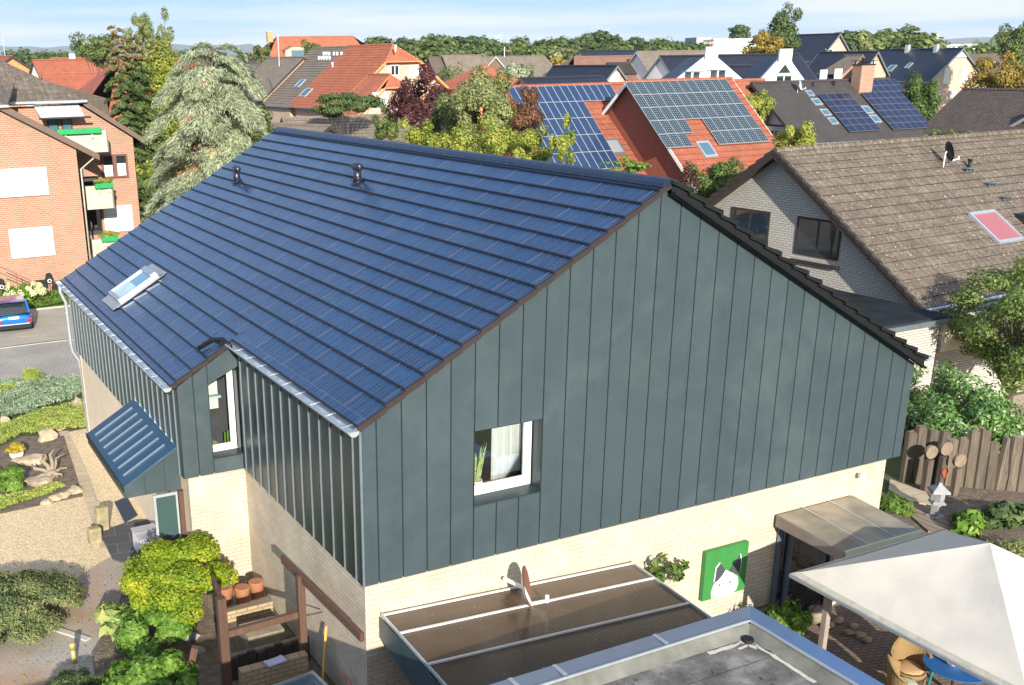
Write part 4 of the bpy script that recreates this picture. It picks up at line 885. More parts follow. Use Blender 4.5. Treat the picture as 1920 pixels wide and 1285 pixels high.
M['lf_maple']=L('yellow_green_maple_leaves',(.12,.21,.015),(.30,.40,.03),(.58,.52,.04),.4,scale=1.8,rw=.35)
M['lf_bright']=L('bright_green_leaves',(.05,.13,.015),(.16,.30,.04),(.34,.46,.11),.35,scale=3.)
M['lf_hosta']=L('variegated_hosta_leaves',(.16,.30,.08),(.36,.44,.14),(.60,.50,.22),.3)
M['lf_juniper']=L('olive_juniper',(.07,.11,.045),(.17,.21,.075),(.30,.27,.13),.15)
M['lf_jblue']=L('blue_green_creeping_juniper',(.14,.20,.12),(.26,.35,.22),(.38,.46,.30),.15)
M['lf_jyel']=L('yellow_green_ground_cover',(.18,.26,.05),(.34,.40,.09),(.46,.48,.14),.2)
M['lf_laurel']=L('cherry_laurel_leaves',(.04,.12,.02),(.13,.27,.05),(.40,.50,.24),.25,.3,spec=.8)
M['lf_green']=L('mid_green_foliage',(.05,.085,.025),(.125,.18,.045),(.24,.27,.08),.3,scale=.6)
M['lf_dark']=L('dark_green_foliage',(.04,.075,.025),(.09,.14,.045),(.17,.22,.075),.25,scale=.5)
M['lf_birch']=L('birch_leaves',(.12,.16,.05),(.30,.34,.13),(.50,.50,.27),.4,scale=.8)
M['lf_yellow']=L('yellow_green_leaves',(.16,.22,.03),(.36,.40,.07),(.55,.52,.14),.4,scale=.9)
M['lf_purple']=L('purple_plum_leaves',(.035,.015,.018),(.10,.035,.035),(.22,.09,.08),.25,scale=1.)
M['lf_redbrown']=L('reddish_leaves',(.07,.04,.02),(.20,.10,.05),(.34,.16,.08),.3,scale=1.)
M['lf_cedar']=L('blue_cedar_needles',(.14,.18,.11),(.38,.43,.28),(.62,.64,.44),.2,scale=.9)
M['lf_spruce']=L('spruce_needles',(.04,.075,.025),(.11,.17,.055),(.20,.26,.10),.2,scale=.8)
M['lf_sprucebr']=L('spruce_cones_and_needles',(.11,.10,.04),(.22,.18,.08),(.32,.26,.13),.1,scale=.8)
M['lf_autumn']=L('autumn_leaves',(.16,.13,.03),(.34,.26,.05),(.48,.32,.07),.35,scale=.5)
M['lf_ivy']=L('glossy_shrub_leaves',(.04,.09,.02),(.11,.18,.04),(.22,.27,.09),.3,scale=1.)
M['lf_heather']=L('golden_heather',(.26,.20,.02),(.48,.36,.04),(.6,.46,.08),.2)
M['lf_grass']=L('grass_blades',(.07,.14,.02),(.15,.26,.04),(.26,.34,.09),.3)
M['lf_fresh']=L('fresh_green_leaves',(.07,.12,.03),(.18,.25,.06),(.34,.40,.14),.3,scale=1.)
M['petal_cream']=L('cream_hydrangea_petals',(.62,.64,.34),(.72,.72,.45),(.8,.8,.6),.2)
M['petal_pink']=L('magenta_petals',(.5,.02,.18),(.7,.04,.30),(.8,.2,.4),.2)
# ================================================================ GROUND AND STREET
t=NT('ground_soil'); c=t.ramp(t.noise(.06,detail=8),[(.35,(.06,.085,.03)),(.6,(.10,.12,.045)),(.75,(.13,.12,.06))]); M['ground']=t.done(t.bsdf(c,.95,0.,t.bump(t.noise(3,detail=5),.5,.1)))
def sheet(name,poly,z,mat,kind='structure',label=None,cat=None,th=0):
    P=[(p[0],p[1],z) for p in poly]; m=MB()
    if th: m.ext([(a,b,z-th) for a,b,c in P],(0,0,th))
    else:
        A=sum(P[i][0]*P[(i+1)%len(P)][1]-P[(i+1)%len(P)][0]*P[i][1] for i in range(len(P)))
        m.face(*(P if A>0 else P[::-1]))
    return tag(m.build(name,mat),label,cat,None,kind)
def gp(*px,z=0.): return [tuple(G(a,b,z)[:2]) for a,b in px]
# ground as a frame round the sunken patio
m=MB(); R_=9000; PX0,PX1,PY0,PY1=.3,12.,-9.,-.0
for (a,b_,c_,d_) in ((-R_,R_,-R_,PY0),(-R_,R_,PY1,R_),(-R_,PX0,PY0,PY1),(PX1,R_,PY0,PY1)): m.face((a,c_,0),(b_,c_,0),(b_,d_,0),(a,d_,0))
tag(m.build('ground',M['ground']),kind='structure')
def pavemat(name,c1,c2,mortar,bw,bh,rot=0.,ms=.012,bump=.4,wet=None):
    t=NT(name); mp=t.n('ShaderNodeMapping'); t.l(t.obj(),mp.inputs[0]); mp.inputs['Rotation'].default_value=(0,0,rot)
    b=t.n('ShaderNodeTexBrick'); t.l(mp.outputs[0],b.inputs['Vector'])
    for k,val in (('Scale',1.),('Brick Width',bw),('Row Height',bh),('Mortar Size',ms),('Mortar Smooth',.2)): b.inputs[k].default_value=val
    b.inputs['Color1'].default_value=(*c1,1);b.inputs['Color2'].default_value=(*c2,1);b.inputs['Mortar'].default_value=(*mortar,1)
    n=t.noise(.7,detail=6); cc=t.mix(.4,b.outputs['Color'],t.ramp(n,[(.3,.45),(.7,1.)]),'MULTIPLY')
    if wet: cc=t.mix(t.ramp(t.noise(.45,detail=3),[(.45,0.),(.65,.8)]),cc,wet)
    n2=t.noise(30,detail=3); cc=t.mix(.3,cc,t.ramp(n2,[(.3,.5),(.7,1.)]),'MULTIPLY')
    return t.done(t.bsdf(cc,.9,0.,t.bump(t.math('SUBTRACT',t.math('MULTIPLY',n2,.5),b.outputs['Fac']),bump,.01)))
M['pave']=pavemat('herringbone_paving',(.56,.51,.42),(.49,.45,.37),(.28,.25,.20),.18,.09,.6)
M['pave2']=pavemat('grey_street_paving',(.48,.44,.39),(.42,.39,.35),(.28,.26,.23),.22,.11,-.5)
M['asph']=M['pave2']
M['path']=pavemat('clinker_path',(.52,.47,.41),(.46,.42,.37),(.37,.33,.28),.2,.065,-.25,.010,.3,(.42,.25,.15))
M['slab']=pavemat('sandstone_slabs',(.62,.50,.33),(.55,.45,.31),(.36,.29,.19),.75,.38,.12,.012,.3)
M['slate']=pavemat('dark_slate_slabs',(.075,.08,.095),(.10,.095,.10),(.2,.19,.17),.62,.5,.15,.01,.2)
t=NT('pea_gravel'); vn=t.n('ShaderNodeTexVoronoi'); vn.inputs['Scale'].default_value=26; t.l(t.obj(),vn.inputs[0])
c=t.mix(.75,t.ramp(t.noise(45,detail=2),[(.3,(.56,.41,.23)),(.7,(.84,.66,.40))]),t.ramp(vn.outputs['Color'],[(0.,(.58,.43,.25)),(1.,(.92,.76,.50))])); c=t.mix(t.ramp(vn.outputs['Distance'],[(.4,0.),(.8,.45)]),c,(.20,.15,.10))
M['gravel']=t.done(t.bsdf(c,.9,0.,t.bump(t.math('SUBTRACT',1.,vn.outputs['Distance']),.5,.012)))
t=NT('dark_soil'); c=t.ramp(t.noise(6,detail=8),[(.3,(.10,.075,.055)),(.7,(.22,.17,.13))]); M['soil']=t.done(t.bsdf(c,.95,0.,t.bump(t.noise(20,detail=5),.8,.04)))
t=NT('bark_mulch'); c=t.ramp(t.noise(22,detail=4),[(.3,(.20,.11,.07)),(.7,(.44,.28,.19))]); M['mulch']=t.done(t.bsdf(c,.95,0.,t.bump(t.noise(30,detail=4),.9,.04)))
t=NT('lawn'); c=t.ramp(t.noise(4,detail=8),[(.3,(.08,.15,.02)),(.7,(.19,.27,.05))]); M['lawn']=t.done(t.bsdf(c,.95,0.,t.bump(t.noise(60,detail=3),.8,.03)))
sheet('road',[(-60,23.1),(30,23.1),(30,29.),(-60,28.8)],.004,M['pave2'])
sheet('pavement',[(-60,28.92),(30,29.12),(30,35.1),(-60,35.2)],.012,M['pave'])
m=MB(); m.box(-60,30,28.82,28.92,0,.02); tag(m.build('kerb',M['concrete']),kind='structure')
m=MB(); m.box(-60,30,35.1,35.16,0,.07); tag(m.build('edging',M['concrete']),kind='structure')
sheet('lawn',[(-60,35.16),(30,35.16),(30,38.2),(-60,38.2)],.01,M['lawn'])
mh=MB(); p=G(48,628); mh.lathe([(.36,0),(.36,.008),(.3,.010)],(p[0],p[1],.013),20); tag(mh.build('manhole_cover',flat('rusty_iron_cover',(.42,.32,.22),.8)),'round pale manhole cover in the paving behind the blue car','manhole cover')
sheet('mulch_bed',[(-30,21.6),(-.9,21.6),(-.9,23.1),(-30,23.1)],.02,M['mulch'])
sheet('gravel',gp((0,930),(95,905),(150,880),(120,812),(165,803),(205,840),(262,925),(335,925),(330,1060),(212,1050),(115,1100),(60,1080),(0,1020)),.008,M['gravel'])
sheet('gravel_yard',[(-12,4.5),(-4.2,5.5),(-2.2,7.5),(-2.6,12.4),(-12,13.5)],.004,M['gravel'])
sheet('stepping_path',gp((95,812),(128,808),(162,880),(192,960),(228,1018),(188,1030),(158,935),(140,880)),.012,M['slab'])
sheet('path',gp((205,1046),(240,1046),(232,1100),(215,1160),(180,1210),(160,1243),(110,1285),(0,1290),(-160,1290),(0,1222),(60,1165),(100,1130),(150,1080)),.014,M['path'])
sheet('path_lower',[(-12,-3),(-4.6,-3),(-3.2,4.8),(-3.3,6.),(-12,6.)],.006,M['path'])
m=MB(); a,b_=G(66,1170),G(166,1202); m.bar((a[0],a[1],.02),(b_[0],b_[1],.02),.12,.06); tag(m.build('path_kerb_stone',M['concrete']),'long pale kerb stone laid across the clinker path','kerb stone')
sheet('soil_bed',gp((0,965),(0,840),(40,820),(120,818),(156,932)),.020,M['soil'])
sheet('slate_terrace',gp((186,1000),(255,978),(330,975),(335,1065),(245,1062),(212,1052)),.05,M['slate'],th=.05)
sheet('planting_soil',[(-4.6,-4),(0,-4),(0,5.7),(-1.15,5.7),(-2.5,7.4),(-3.5,5.)],.012,M['soil'])
M['mossy']=flat('mossy_paving',(.16,.12,.08),.9,0,.4,3)
sheet('patio',[(PX0,PY0),(PX1,PY0),(PX1,PY1),(PX0,PY1)],-.5,pavemat('patio_paving',(.30,.21,.15),(.24,.17,.13),(.12,.09,.07),.2,.1,.3))
m=MB(); m.box(PX0-.1,PX0,PY0,PY1,-.5,-.002); m.box(PX1,PX1+.15,PY0,PY1-1.2,-.5,-.002); tag(m.build('patio_edge_wall',M['stonegrey']),kind='structure')
# ================================================================ BRICK APARTMENT BUILDING (left)
ap=empty('apartment_building',(0,0,0),0,'orange brick apartment building with blank white shutters and green balcony planters','apartment building')
m=MB(); x1=3.18
m.ext([(-14,38.2,0),(x1,38.2,0),(x1,38.2,6.75),(.1,38.2,8.55),(-14,38.2,8.55)],(0,.3,0)); m.box(x1-.3,x1,38.5,50,0,6.7)
m.ext([(4.62,41.2,0),(6.55,41.2,0),(6.55,41.2,6.9),(4.1,41.2,8.5),(.5,41.2,8.5),(.5,41.2,5.1),(4.62,41.2,5.1)],(0,.3,0)); m.box(6.25,6.55,41.5,52,0,6.8)
m.box(3.95,4.62,41.2,41.5,0,2.2)
m.build('wall',M['brick_red'],ap)
m=MB(); m.box(3.2,4.6,42.4,42.5,0,7); m.box(3.1,4.6,41.2,42.5,4.86,5.0); m.box(3.1,4.6,41.2,42.4,2.2,2.4); m.build('loggia_back',flat('recess_shade',(.05,.045,.045),.8),ap)  # back and slabs coloured dark, standing in for the shade of the recess
def slab(m,pts,th=.14): 
    m.ext([(x,y,z) for x,y,z in pts],(0,0,-th))
# roof planes
m=MB(); slab(m,[(.1,37.9,8.78),(4.1,37.9,6.42),(4.1,50,6.42),(.1,50,8.78)]); m.mi=0
slab(m,[(-14,37.75,8.7),(.35,37.75,8.7),(1.2,41,9.6),(-14,41,9.6)])
slab(m,[(.3,40.75,8.72),(4.35,40.75,8.72),(1.2,44.6,10.62),(-3,44.6,10.62)])
slab(m,[(-14,41.0,9.6),(1.2,41.0,9.62),(-3,44.6,10.62),(-14,44.6,10.62)])
slab(m,[(4.3,40.9,8.72),(7.15,40.9,6.72),(7.15,50,6.72),(4.3,50,8.72)]); slab(m,[(4.3,40.95,8.7),(4.3,50,8.7),(1.2,50,10.62),(1.2,44.6,10.62)])
r_=m.build('roof',M['t_brown'],ap)
a_=[OY(15,121,45),OY(85,152,47),OY(198,184,50),OY(208,224,50),OY(150,200,44)]
m=MB(); slab(m,[(1.3,45,10.55)]+[tuple(q) for q in a_[1:4]]+[(5.2,44,8.05)],.12); m.build('rear_roof',tiles('grey_shingles',(.22,.18,.15),(.18,.145,.12),.4,.3,.8,wave=.1,ks=1.75),ap)
m=MB(); m.ext([(.05,37.88,8.82),(4.15,37.88,6.4),(4.15,37.88,6.12),(.05,37.88,8.5)],(0,-.04,0)); m.build('verge_board',M['brownboard'],ap); m=MB(); m.ext([(4.25,40.88,8.76),(7.2,40.88,6.7),(7.2,40.88,6.45),(4.25,40.88,8.48)],(0,-.04,0)); m.build('verge_board',M['brownboard'],ap)
m=MB(); m.tube([(-14,37.68,8.66),(.4,37.68,8.66)],.07,8); m.build('gutter',M['zinc'],ap); m=MB(); m.tube([(.3,40.68,8.68),(4.4,40.68,8.68)],.07,8); m.build('gutter',M['zinc'],ap)
m=MB(); m.tube([(4.0,38.0,6.3),(3.3,38.1,5.75),(3.27,38.1,0)],.045,8); m.build('downpipe',M['concrete'],ap,True)
for (px0,py0,px1,py1) in ((0,318,92,365),(15,430,104,478)):
    a=OY(px0,py0,38.15);b_=OY(px1,py1,38.15)
    MB().box(a[0]-(.25 if px0==0 else 0),b_[0],38.09,38.195,b_[2],a[2]).build('window_shutter',M['shutter'],ap)
a=OY(193,388,41.1);b_=OY(251,432,41.1); MB().box(a[0],b_[0],41.09,41.195,b_[2],a[2]).build('window_shutter',M['shutter'],ap)
a=OY(189,291,41.1);b_=OY(242,332,41.1); m=MB(); f=.09; X0,X1,Z0,Z1=a[0],b_[0],b_[2],a[2]
for q in ((X0,X1,Z0,Z0+f),(X0,X1,Z1-f,Z1),(X0,X0+f,Z0+f,Z1-f),(X1-f,X1,Z0+f,Z1-f),((X0+X1)/2-f,(X0+X1)/2+f,Z0+f,Z1-f)): m.box(q[0],q[1],41.08,41.195,q[2],q[3])
wo=m.build('window',flat('red_brown_frame',(.16,.06,.045),.5),ap); MB().box(X0+f,X1-f,41.17,41.19,Z0+f,Z1-f).build('pane',M['glass'],wo)
m=MB(); m.box(X0+f+.02,(X0+X1)/2-f-.03,41.155,41.168,Z0+f,Z0+.62); m.box((X0+X1)/2+f+.03,X1-f-.02,41.155,41.168,Z0+f,Z0+.68); m.build('net_curtain',M['curtain'],wo)
a=OY(58,527,38.15);b_=OY(91,541,38.15); m=MB(); m.box(a[0],b_[0],38.15,38.195,b_[2],a[2]); m.build('cellar_window',M['glass'],ap)
# balconies
for (x0,x1_,z0,z1,ln) in ((2.2,4.9,6.4,7.4,1),(3.55,4.9,3.75,4.85,2),(3.6,4.9,1.2,2.3,3)):
    m=MB(); m.ext([(x0,39.5,z0),(x0,39.0,z0),(x1_-.1,39.0,z0),(x1_,39.15,z0),(x1_,41.18,z0),(x1_-.12,41.18,z0),(x1_-.12,39.2,z0),(x0+.12,39.12,z0),(x0+.12,39.5,z0)],(0,0,z1-z0)); m.box(x0,x1_-.13,39.2,41.18,z0+.02,z0+.14)
    bo=m.build('balcony',M['concrete'],ap)
    m=MB(); xs_=(x0+.3,x1_-.35) if ln==1 else (x0+.45,x1_-.05); m.box(xs_[0],xs_[1],38.76,38.99,z1-.12,z1+.12); m.build('planter',M['green_p'],bo,bevel=.02)
    m=MB(); [m.box(xs_[0]+(xs_[1]-xs_[0])*f_-.05,xs_[0]+(xs_[1]-xs_[0])*f_+.05,38.9,38.995,z1-.34,z1-.12) for f_ in (.2,.8)]; m.build('planter_bracket',M['concrete'],bo)
    if ln>1:
        P,N,_=crownpts(900,((xs_[0]+xs_[1])/2,38.95,z1+.2),(.6,.3,.2),10,.4,ln); leafmesh('planter_flowers',P,N,.09,M['lf_yellow'],bo,.6,ln)
m=MB(); aw=[(1.95,41.1,8.55),(4.05,41.1,8.55),(4.1,40.2,8.0),(2.1,40.2,8.0)]; m.ext(aw,(0,0,-.02)); awn=m.build('awning',flat('pale_striped_awning',(.60,.66,.68),.7),ap)
m=MB(); m.tube([(2.0,40.18,7.97),(4.4,40.18,7.97)],.05,8); m.build('awning_bar',M['dkbrown'],awn)
m=MB(); [m.bar((2.1+i*.26,41.05,8.535),(2.2+i*.26,40.2,8.02),.012) for i in range(8)]; m.build('awning_rib',M['zincdark'],awn)
m=MB(); m.box(2.5,3.0,41.1,41.19,7.0,7.9); m.box(3.15,3.65,41.1,41.19,7.0,7.9); wo=m.build('balcony_door',M['dkbrown'],ap); m=MB(); m.box(2.56,2.94,41.08,41.095,7.05,7.85); m.box(3.21,3.59,41.08,41.095,7.05,7.85); m.build('pane',M['glassb'],wo)
m=MB(); [m.tube([(5.3+dx_,50,7.6),(5.3+dx_,50,8.7+.2*dx_)],.04,6) for dx_ in (0,.35)]; m.bar((5.0,50,8.6),(5.8,50,8.62),.06); m.bar((5.2,50,8.1),(5.9,50,8.12),.05); m.build('antenna',M['white'],ap)
# stair railing
m=MB(); P0=OY(0,500,36.6);P1=OY(55,525,36.6)
m.tube([P0,P1,(P1[0],36.6,.3)],.022,6); m.tube([OY(0,512,36.6),OY(48,532,36.6),(OY(48,532,36.6)[0],36.6,.3)],.022,6); m.tube([OY(30,512,36.6),(OY(30,512,36.6)[0],36.6,.1)],.022,6)
tag(m.build('stair_railing',flat('rust_red_rail',(.28,.11,.07),.5)),'thin rust red stair railing rising left beside the brick wall','railing')
# round ornaments on stakes
for px,py,dy,lab in ((97,562,35.9,'round black disc ornament on a stake in the grass right of the hydrangea'),(8,575,35.6,'round black disc ornament half hidden behind the blue car')):
    p=OY(px,py,dy); e=empty('garden_ornament',(p[0],dy,0),0,lab,'garden ornament'); z=.95
    MB().tube([(0,0,0),(0,0,z)],.015,6).build('stake',M['blackmetal'],e)
    m=MB(); m.tube([(0,-.02,z+.2),(0,.03,z+.2)],.2,20); m.tube([(0,-.03,z+.38),(0,.02,z+.38)],.15,20); m.build('disc',M['blackmetal'],e)
    m=MB(); m.tube([(0,-.035,z+.16),(0,-.022,z+.16)],.09,16); m.build('ring',M['white'],e); m=MB(); m.tube([(0,-.05,z+.16),(0,-.036,z+.16)],.06,16); m.build('hub',M['blackmetal'],e)
# blue car, tail to the viewer
car=empty('parked_car',(-1.28,31.25,0),rad(-3),'metallic blue hatchback parked with its tail to the street before the brick building','car')
M['carblue']=flat('metallic_blue_paint',(.0,.16,.62),.25,.35,.04,coat=.8,spec=.7)
sec=[(0.0,.62,.22,.50),(.02,.70,.20,.66),(.12,.735,.16,.74),(.5,.745,.15,.80),(1.2,.745,.15,.80),(2.2,.745,.15,.79),(2.9,.73,.16,.72),(3.25,.66,.2,.6),(3.35,.5,.25,.45)]
m=MB(); vs_=[]
for y,hw,zb,zt in sec: vs_+=[(-hw*.9,y,zb),(-hw,y,zb+.18),(-hw*.985,y,zb+(zt-zb)*.7),(-hw*.9,y,zt),(hw*.9,y,zt),(hw*.985,y,zb+(zt-zb)*.7),(hw,y,zb+.18),(hw*.9,y,zb)]
k=8; m.add(vs_,[(i*k+j,i*k+(j+1)%k,(i+1)*k+(j+1)%k,(i+1)*k+j) for i in range(len(sec)-1) for j in range(k)]+[tuple(range(k-1,-1,-1)),tuple((len(sec)-1)*k+j for j in range(k))])
o=m.build('body',M['carblue'],car,True); o.modifiers.new('s','SUBSURF').levels=1; o.modifiers['s'].render_levels=2
cab=[(.10,.64,.72,.74),(.30,.58,.74,1.14),(.45,.555,.74,1.22),(1.2,.56,.74,1.24),(1.9,.55,.74,1.17),(2.4,.60,.74,.80)]
m=MB(); vs_=[]
for y,hw,zb,zt in cab: vs_+=[(-.68,y,zb),(-hw,y,zt-.06),(-hw*.9,y,zt),(hw*.9,y,zt),(hw,y,zt-.06),(.68,y,zb)]
k=6; m.add(vs_,[(i*k+j,i*k+(j+1)%k,(i+1)*k+(j+1)%k,(i+1)*k+j) for i in range(len(cab)-1) for j in range(k)]+[tuple(range(k-1,-1,-1)),tuple((len(cab)-1)*k+j for j in range(k))])
o=m.build('cabin',M['glass'],car,True)
m=MB(); m.add([(-.52,.22,1.235),(.52,.22,1.235),(.54,.5,1.262),(.53,1.3,1.27),(.5,1.9,1.19),(-.5,1.9,1.19),(-.53,1.3,1.27),(-.54,.5,1.262)],[tuple(range(8))]); m.ext([(-.52,.14,1.215),(.52,.14,1.215),(.54,.34,1.252),(-.54,.34,1.252)],(0,0,.02))
m.build('car_roof',flat('violet_blue_roof_paint',(.05,.025,.22),.25,.2,.3,2,coat=.8),car)
for sg in (-1,1): m=MB(); m.bar((sg*.63,.12,.76),(sg*.55,.34,1.22),.07); m.build('rear_pillar',M['carblue'],car)
m=MB(); m.box(-.68,.68,-.05,.1,.14,.36); m.build('bumper',M['blackmetal'],car,bevel=.03); m=MB(); m.box(-.6,.6,-.058,-.051,.33,.37); m.build('bumper_strip',M['zinc'],car)
for sg in (-1,1): m=MB(); a,b_=sorted((sg*.5,sg*.7)); m.box(a,b_,-.06,.12,.40,.53); m.build('tail_light',flat('red_tail_lamp',(.6,.01,.01),.2,spec=.8),car,bevel=.02)
m=MB(); m.box(-.2,.2,-.045,-.025,.56,.66); m.build('number_plate',M['white'],car)
for sx_ in (-1,1):
    for y in (.62,2.75):
        m=MB(); m.tube([(sx_*.76,y,.25),(sx_*.60,y,.25)],.25,18); w_=m.build('wheel',M['blackmetal'],car); m=MB(); m.tube([(sx_*.765,y,.25),(sx_*.755,y,.25)],.15,14); m.build('rim',M['zinc'],w_)
# ================================================================ FRONT GARDEN LEFT
def cover(name,label,cat,poly,n,size,mat,h=.12,seed=0,asp=.35,kind='stuff',z=.02,jit=.6,hump=1.):
    rg=np.random.default_rng(seed); poly=np.array(poly); mn,mx=poly.min(0),poly.max(0); P=[]
    def inside(q):
        c=np.zeros(len(q),bool); j=len(poly)-1
        for i in range(len(poly)):
            a,b=poly[i],poly[j]; t_=((a[1]>q[:,1])!=(b[1]>q[:,1]))&(q[:,0]<(b[0]-a[0])*(q[:,1]-a[1])/(b[1]-a[1]+1e-12)+a[0]); c^=t_; j=i
        return c
    while sum(len(p) for p in P)<n:
        q=rg.uniform(mn,mx,(n,2)); P.append(q[inside(q)])
    q=np.concatenate(P)[:n]
    hh=h*(.35+.65*(.5+.5*np.sin(q[:,0]*3.1+seed)*np.cos(q[:,1]*2.7+seed*2)+.25*np.sin(q[:,0]*9)*np.sin(q[:,1]*8)))*hump
    z_=z+hh*rg.uniform(.3,1.,n)**.5; P=np.column_stack([q,z_]); N=np.tile([0,0,1.],(n,1)); o=leafmesh(name,P,N,size,M[mat],None,asp,seed,jit)
    return tag(o,label,cat,None,kind)
cover('blue_juniper_carpet','blue green creeping juniper carpet along the mulch strip','ground cover',gp((0,700+25),(60,712),(95,716),(152,712),(156,745),(90,770),(0,795),(-60,800),(-60,740)),14000,.12,'lf_jblue',.28,1)
cover('yellow_ground_cover','yellow green ground cover left of the house wall','ground cover',gp((-60,800),(0,800),(90,772),(156,755),(162,806),(120,808),(92,815),(40,818),(0,838),(-60,850)),14000,.10,'lf_jyel',.18,2)
cover('lawn_shrubs','low leafy green border in front of the brick building','ground cover',gp((45,583),(125,574),(124,545),(60,548)),5000,.12,'lf_grass',.35,3)
cover('far_street_weeds','thin weeds along the mulch','weeds',gp((0,730),(30,722),(30,738),(0,745)),500,.12,'lf_jyel',.2,4)
p=G(62,722); plant('grass_clump','tuft of tall dry grass at the road edge','grass clump',(p[0],p[1],0),(p[0],p[1],.35),(.38,.38,.38),1500,.30,'lf_jyel',5,k=8,cr=.5,asp=.09,jit=.9)
plant('juniper_bush','bushy olive juniper at the left edge beside the clinker path','shrub',(*G(28,1160)[:2],0),(*G(28,1145,.3)[:2],.28),(1.3,1.75,.5),34000,.09,'lf_juniper',6,k=80,cr=.22,asp=.3,shell=.9,low=-.1)
plant('juniper_bush','bright green spreading juniper left of the driftwood','shrub',(*G(8,905)[:2],0),(*G(5,900,.2)[:2],.2),(.75,.8,.35),5000,.11,'lf_bright',7,k=26,cr=.25,asp=.25,low=-.1)
cover('juniper_tips','flat green juniper tips over the soil bed','ground cover',gp((0,935),(50,925),(110,908),(125,915),(60,938),(0,960)),1800,.11,'lf_jyel',.1,8)
# rocks, driftwood, pots
def rocks(spec,mat='stone',lab=None):
    for i,(px,py,r,h,l) in enumerate(spec):
        p=G(px,py); m=MB(); m.blob((0,0,h*.35),r,r*.8,h*.65,seed=i*7+3,n=7,rough=.35); o=m.build('garden_rock',M[mat]); o.location=(p[0],p[1],0); tag(o,l,'rock')
rocks([(10,798,.16,.3,'upright tan rock at the left frame edge in the ground cover'),(146,763,.16,.32,'pointed tan rock close to the downpipe'),
 (88,945,.16,.13,'flat brown stone, leftmost of the row in the soil bed'),(104,938,.18,.16,'round brown stone, second of the row in the soil bed'),(120,933,.17,.15,'brown stone third in the row in the soil bed'),(140,925,.19,.2,'biggest brown stone at the right end of the soil bed row'),
 (90,826,.3,.36,'layered grey rock behind the driftwood'),(60,868,.42,.22,'low cracked pale rock left of the driftwood'),(75,905,.4,.14,'flat pale rock in front of the driftwood'),(108,806,.22,.07,'flat pale stone slab where the stepping path begins')])
dw=empty('driftwood',(*G(98,895)[:2],0),0,'bleached twisted driftwood stump on the soil bed','driftwood')
m=MB(); rg=random.Random(3)
for a,l,zt,r in ((1.9,.6,.55,.07),(2.6,.7,.35,.06),(.4,.55,.15,.05),(3.3,.8,.1,.06),(1.2,.5,.75,.06),(4.6,.4,.08,.05),(.9,.75,.5,.045),(5.4,.5,.1,.04)):
    m.tube([(0,0,.08),(math.cos(a)*l*.4,math.sin(a)*l*.4,.1+zt*.4),(math.cos(a+.2)*l*.75,math.sin(a+.2)*l*.75,zt*.75+.05),(math.cos(a-.15)*l,math.sin(a-.15)*l,zt+.03)],[r*1.5,r*1.1,r*.8,r*.3],7)
m.blob((0,0,.1),.22,.2,.16,seed=5); m.v=[(x*.8,y*.8,z*.85) for x,y,z in m.v]; m.build('stump',flat('bleached_wood',(.30,.25,.185),.9,0,.25,5,bump=.5),dw,True)
p=G(32,858); e=empty('potted_heather',(p[0],p[1],0),0,'golden heather in a white bowl by the rocks','potted plant'); MB().lathe([(.16,0),(.2,.14),(.17,.15)],n=14).build('pot',M['white'],e,True); P,N,_=crownpts(2500,(0,0,.27),(.33,.3,.15),14,.35,3); leafmesh('foliage',P,N,.07,M['lf_heather'],e,.4)
m=MB(); p=G(190,1002); 
for (px,py,h,lab) in ((192,996,.62,'tall mossy stone post on the gravel by the slate terrace'),(178,1018,.38,'short mossy stone post left of the taller one')):
    p=G(px,py); m=MB(); m.box(-.14,.14,-.11,.11,0,h); o=m.build('stone_post',flat('mossy_sandstone',(.30,.26,.15),.95,0,.3,5,bump=.7),None,bevel=.03); o.location=(p[0],p[1],0); o.rotation_euler=(0,.05,.2); tag(o,lab,'stone post')
# tub and bench top on the terrace, painted porch shadow on the gravel
p=G(283,1008); e=empty('white_storage_box',(-1.55,8.15,.05),rad(2),'white lidded storage box against the house wall on the slate terrace','storage box')
MB().box(-.25,.25,-.38,.38,0,.45).build('box_body',M['plastic_w'],e,bevel=.02); MB().box(-.27,.27,-.40,.0,.453,.49).build('lid_half',flat('lilac_grey_lid',(.45,.44,.48),.5),e,bevel=.01); MB().box(-.27,.27,.01,.40,.453,.49).build('lid_half',flat('lilac_grey_lid',(.45,.44,.48),.5),e,bevel=.01)
e=empty('garden_bench',(-1.62,7.2,.05),rad(2),'small bench with brown wooden slat seat and dark blue frame by the white box','bench')
for i in range(5): MB().box(-.3+i*.122,-.19+i*.122,-.28,.28,.40,.43).build('slat',M['wood'],e)
m=MB(); m.box(-.31,.31,-.3,-.27,.3,.398); m.box(-.31,.31,.27,.3,.3,.398); m.build('frame_rail',flat('blue_grey_metal',(.06,.09,.13),.5),e)
for a in (-.28,.28):
    for b_ in (-.27,.27): MB().box(a-.025,a+.025,b_-.025,b_+.025,0,.3).build('leg',M['porch'],e)
m=MB(); m.ext([(x,y,.012) for x,y in gp((215,944),(238,934),(258,968),(234,982))],(0,0,.03)); tag(m.build('cheek_shadow',flat('dark_blue_shadow',(.03,.045,.07),.7)),'dark painted shadow of the porch cheek on the gravel below the porch corner','slab')  # thin dark sheet painted as the cast shadow of the porch cheek
# bollard lamp
p=G(553/3.954,960+1125/3.954); e=empty('path_light',(p[0],p[1],0),0,'short brass bollard light beside the clinker path','path light')
M['brass']=flat('brass',(.62,.50,.20),.4,.5); MB().lathe([(.05,0),(.045,.30)],n=12).build('post',M['brass'],e,True); MB().lathe([(.062,.303),(.062,.42),(.03,.44)],n=12).build('lamp_head',M['brass'],e,True)
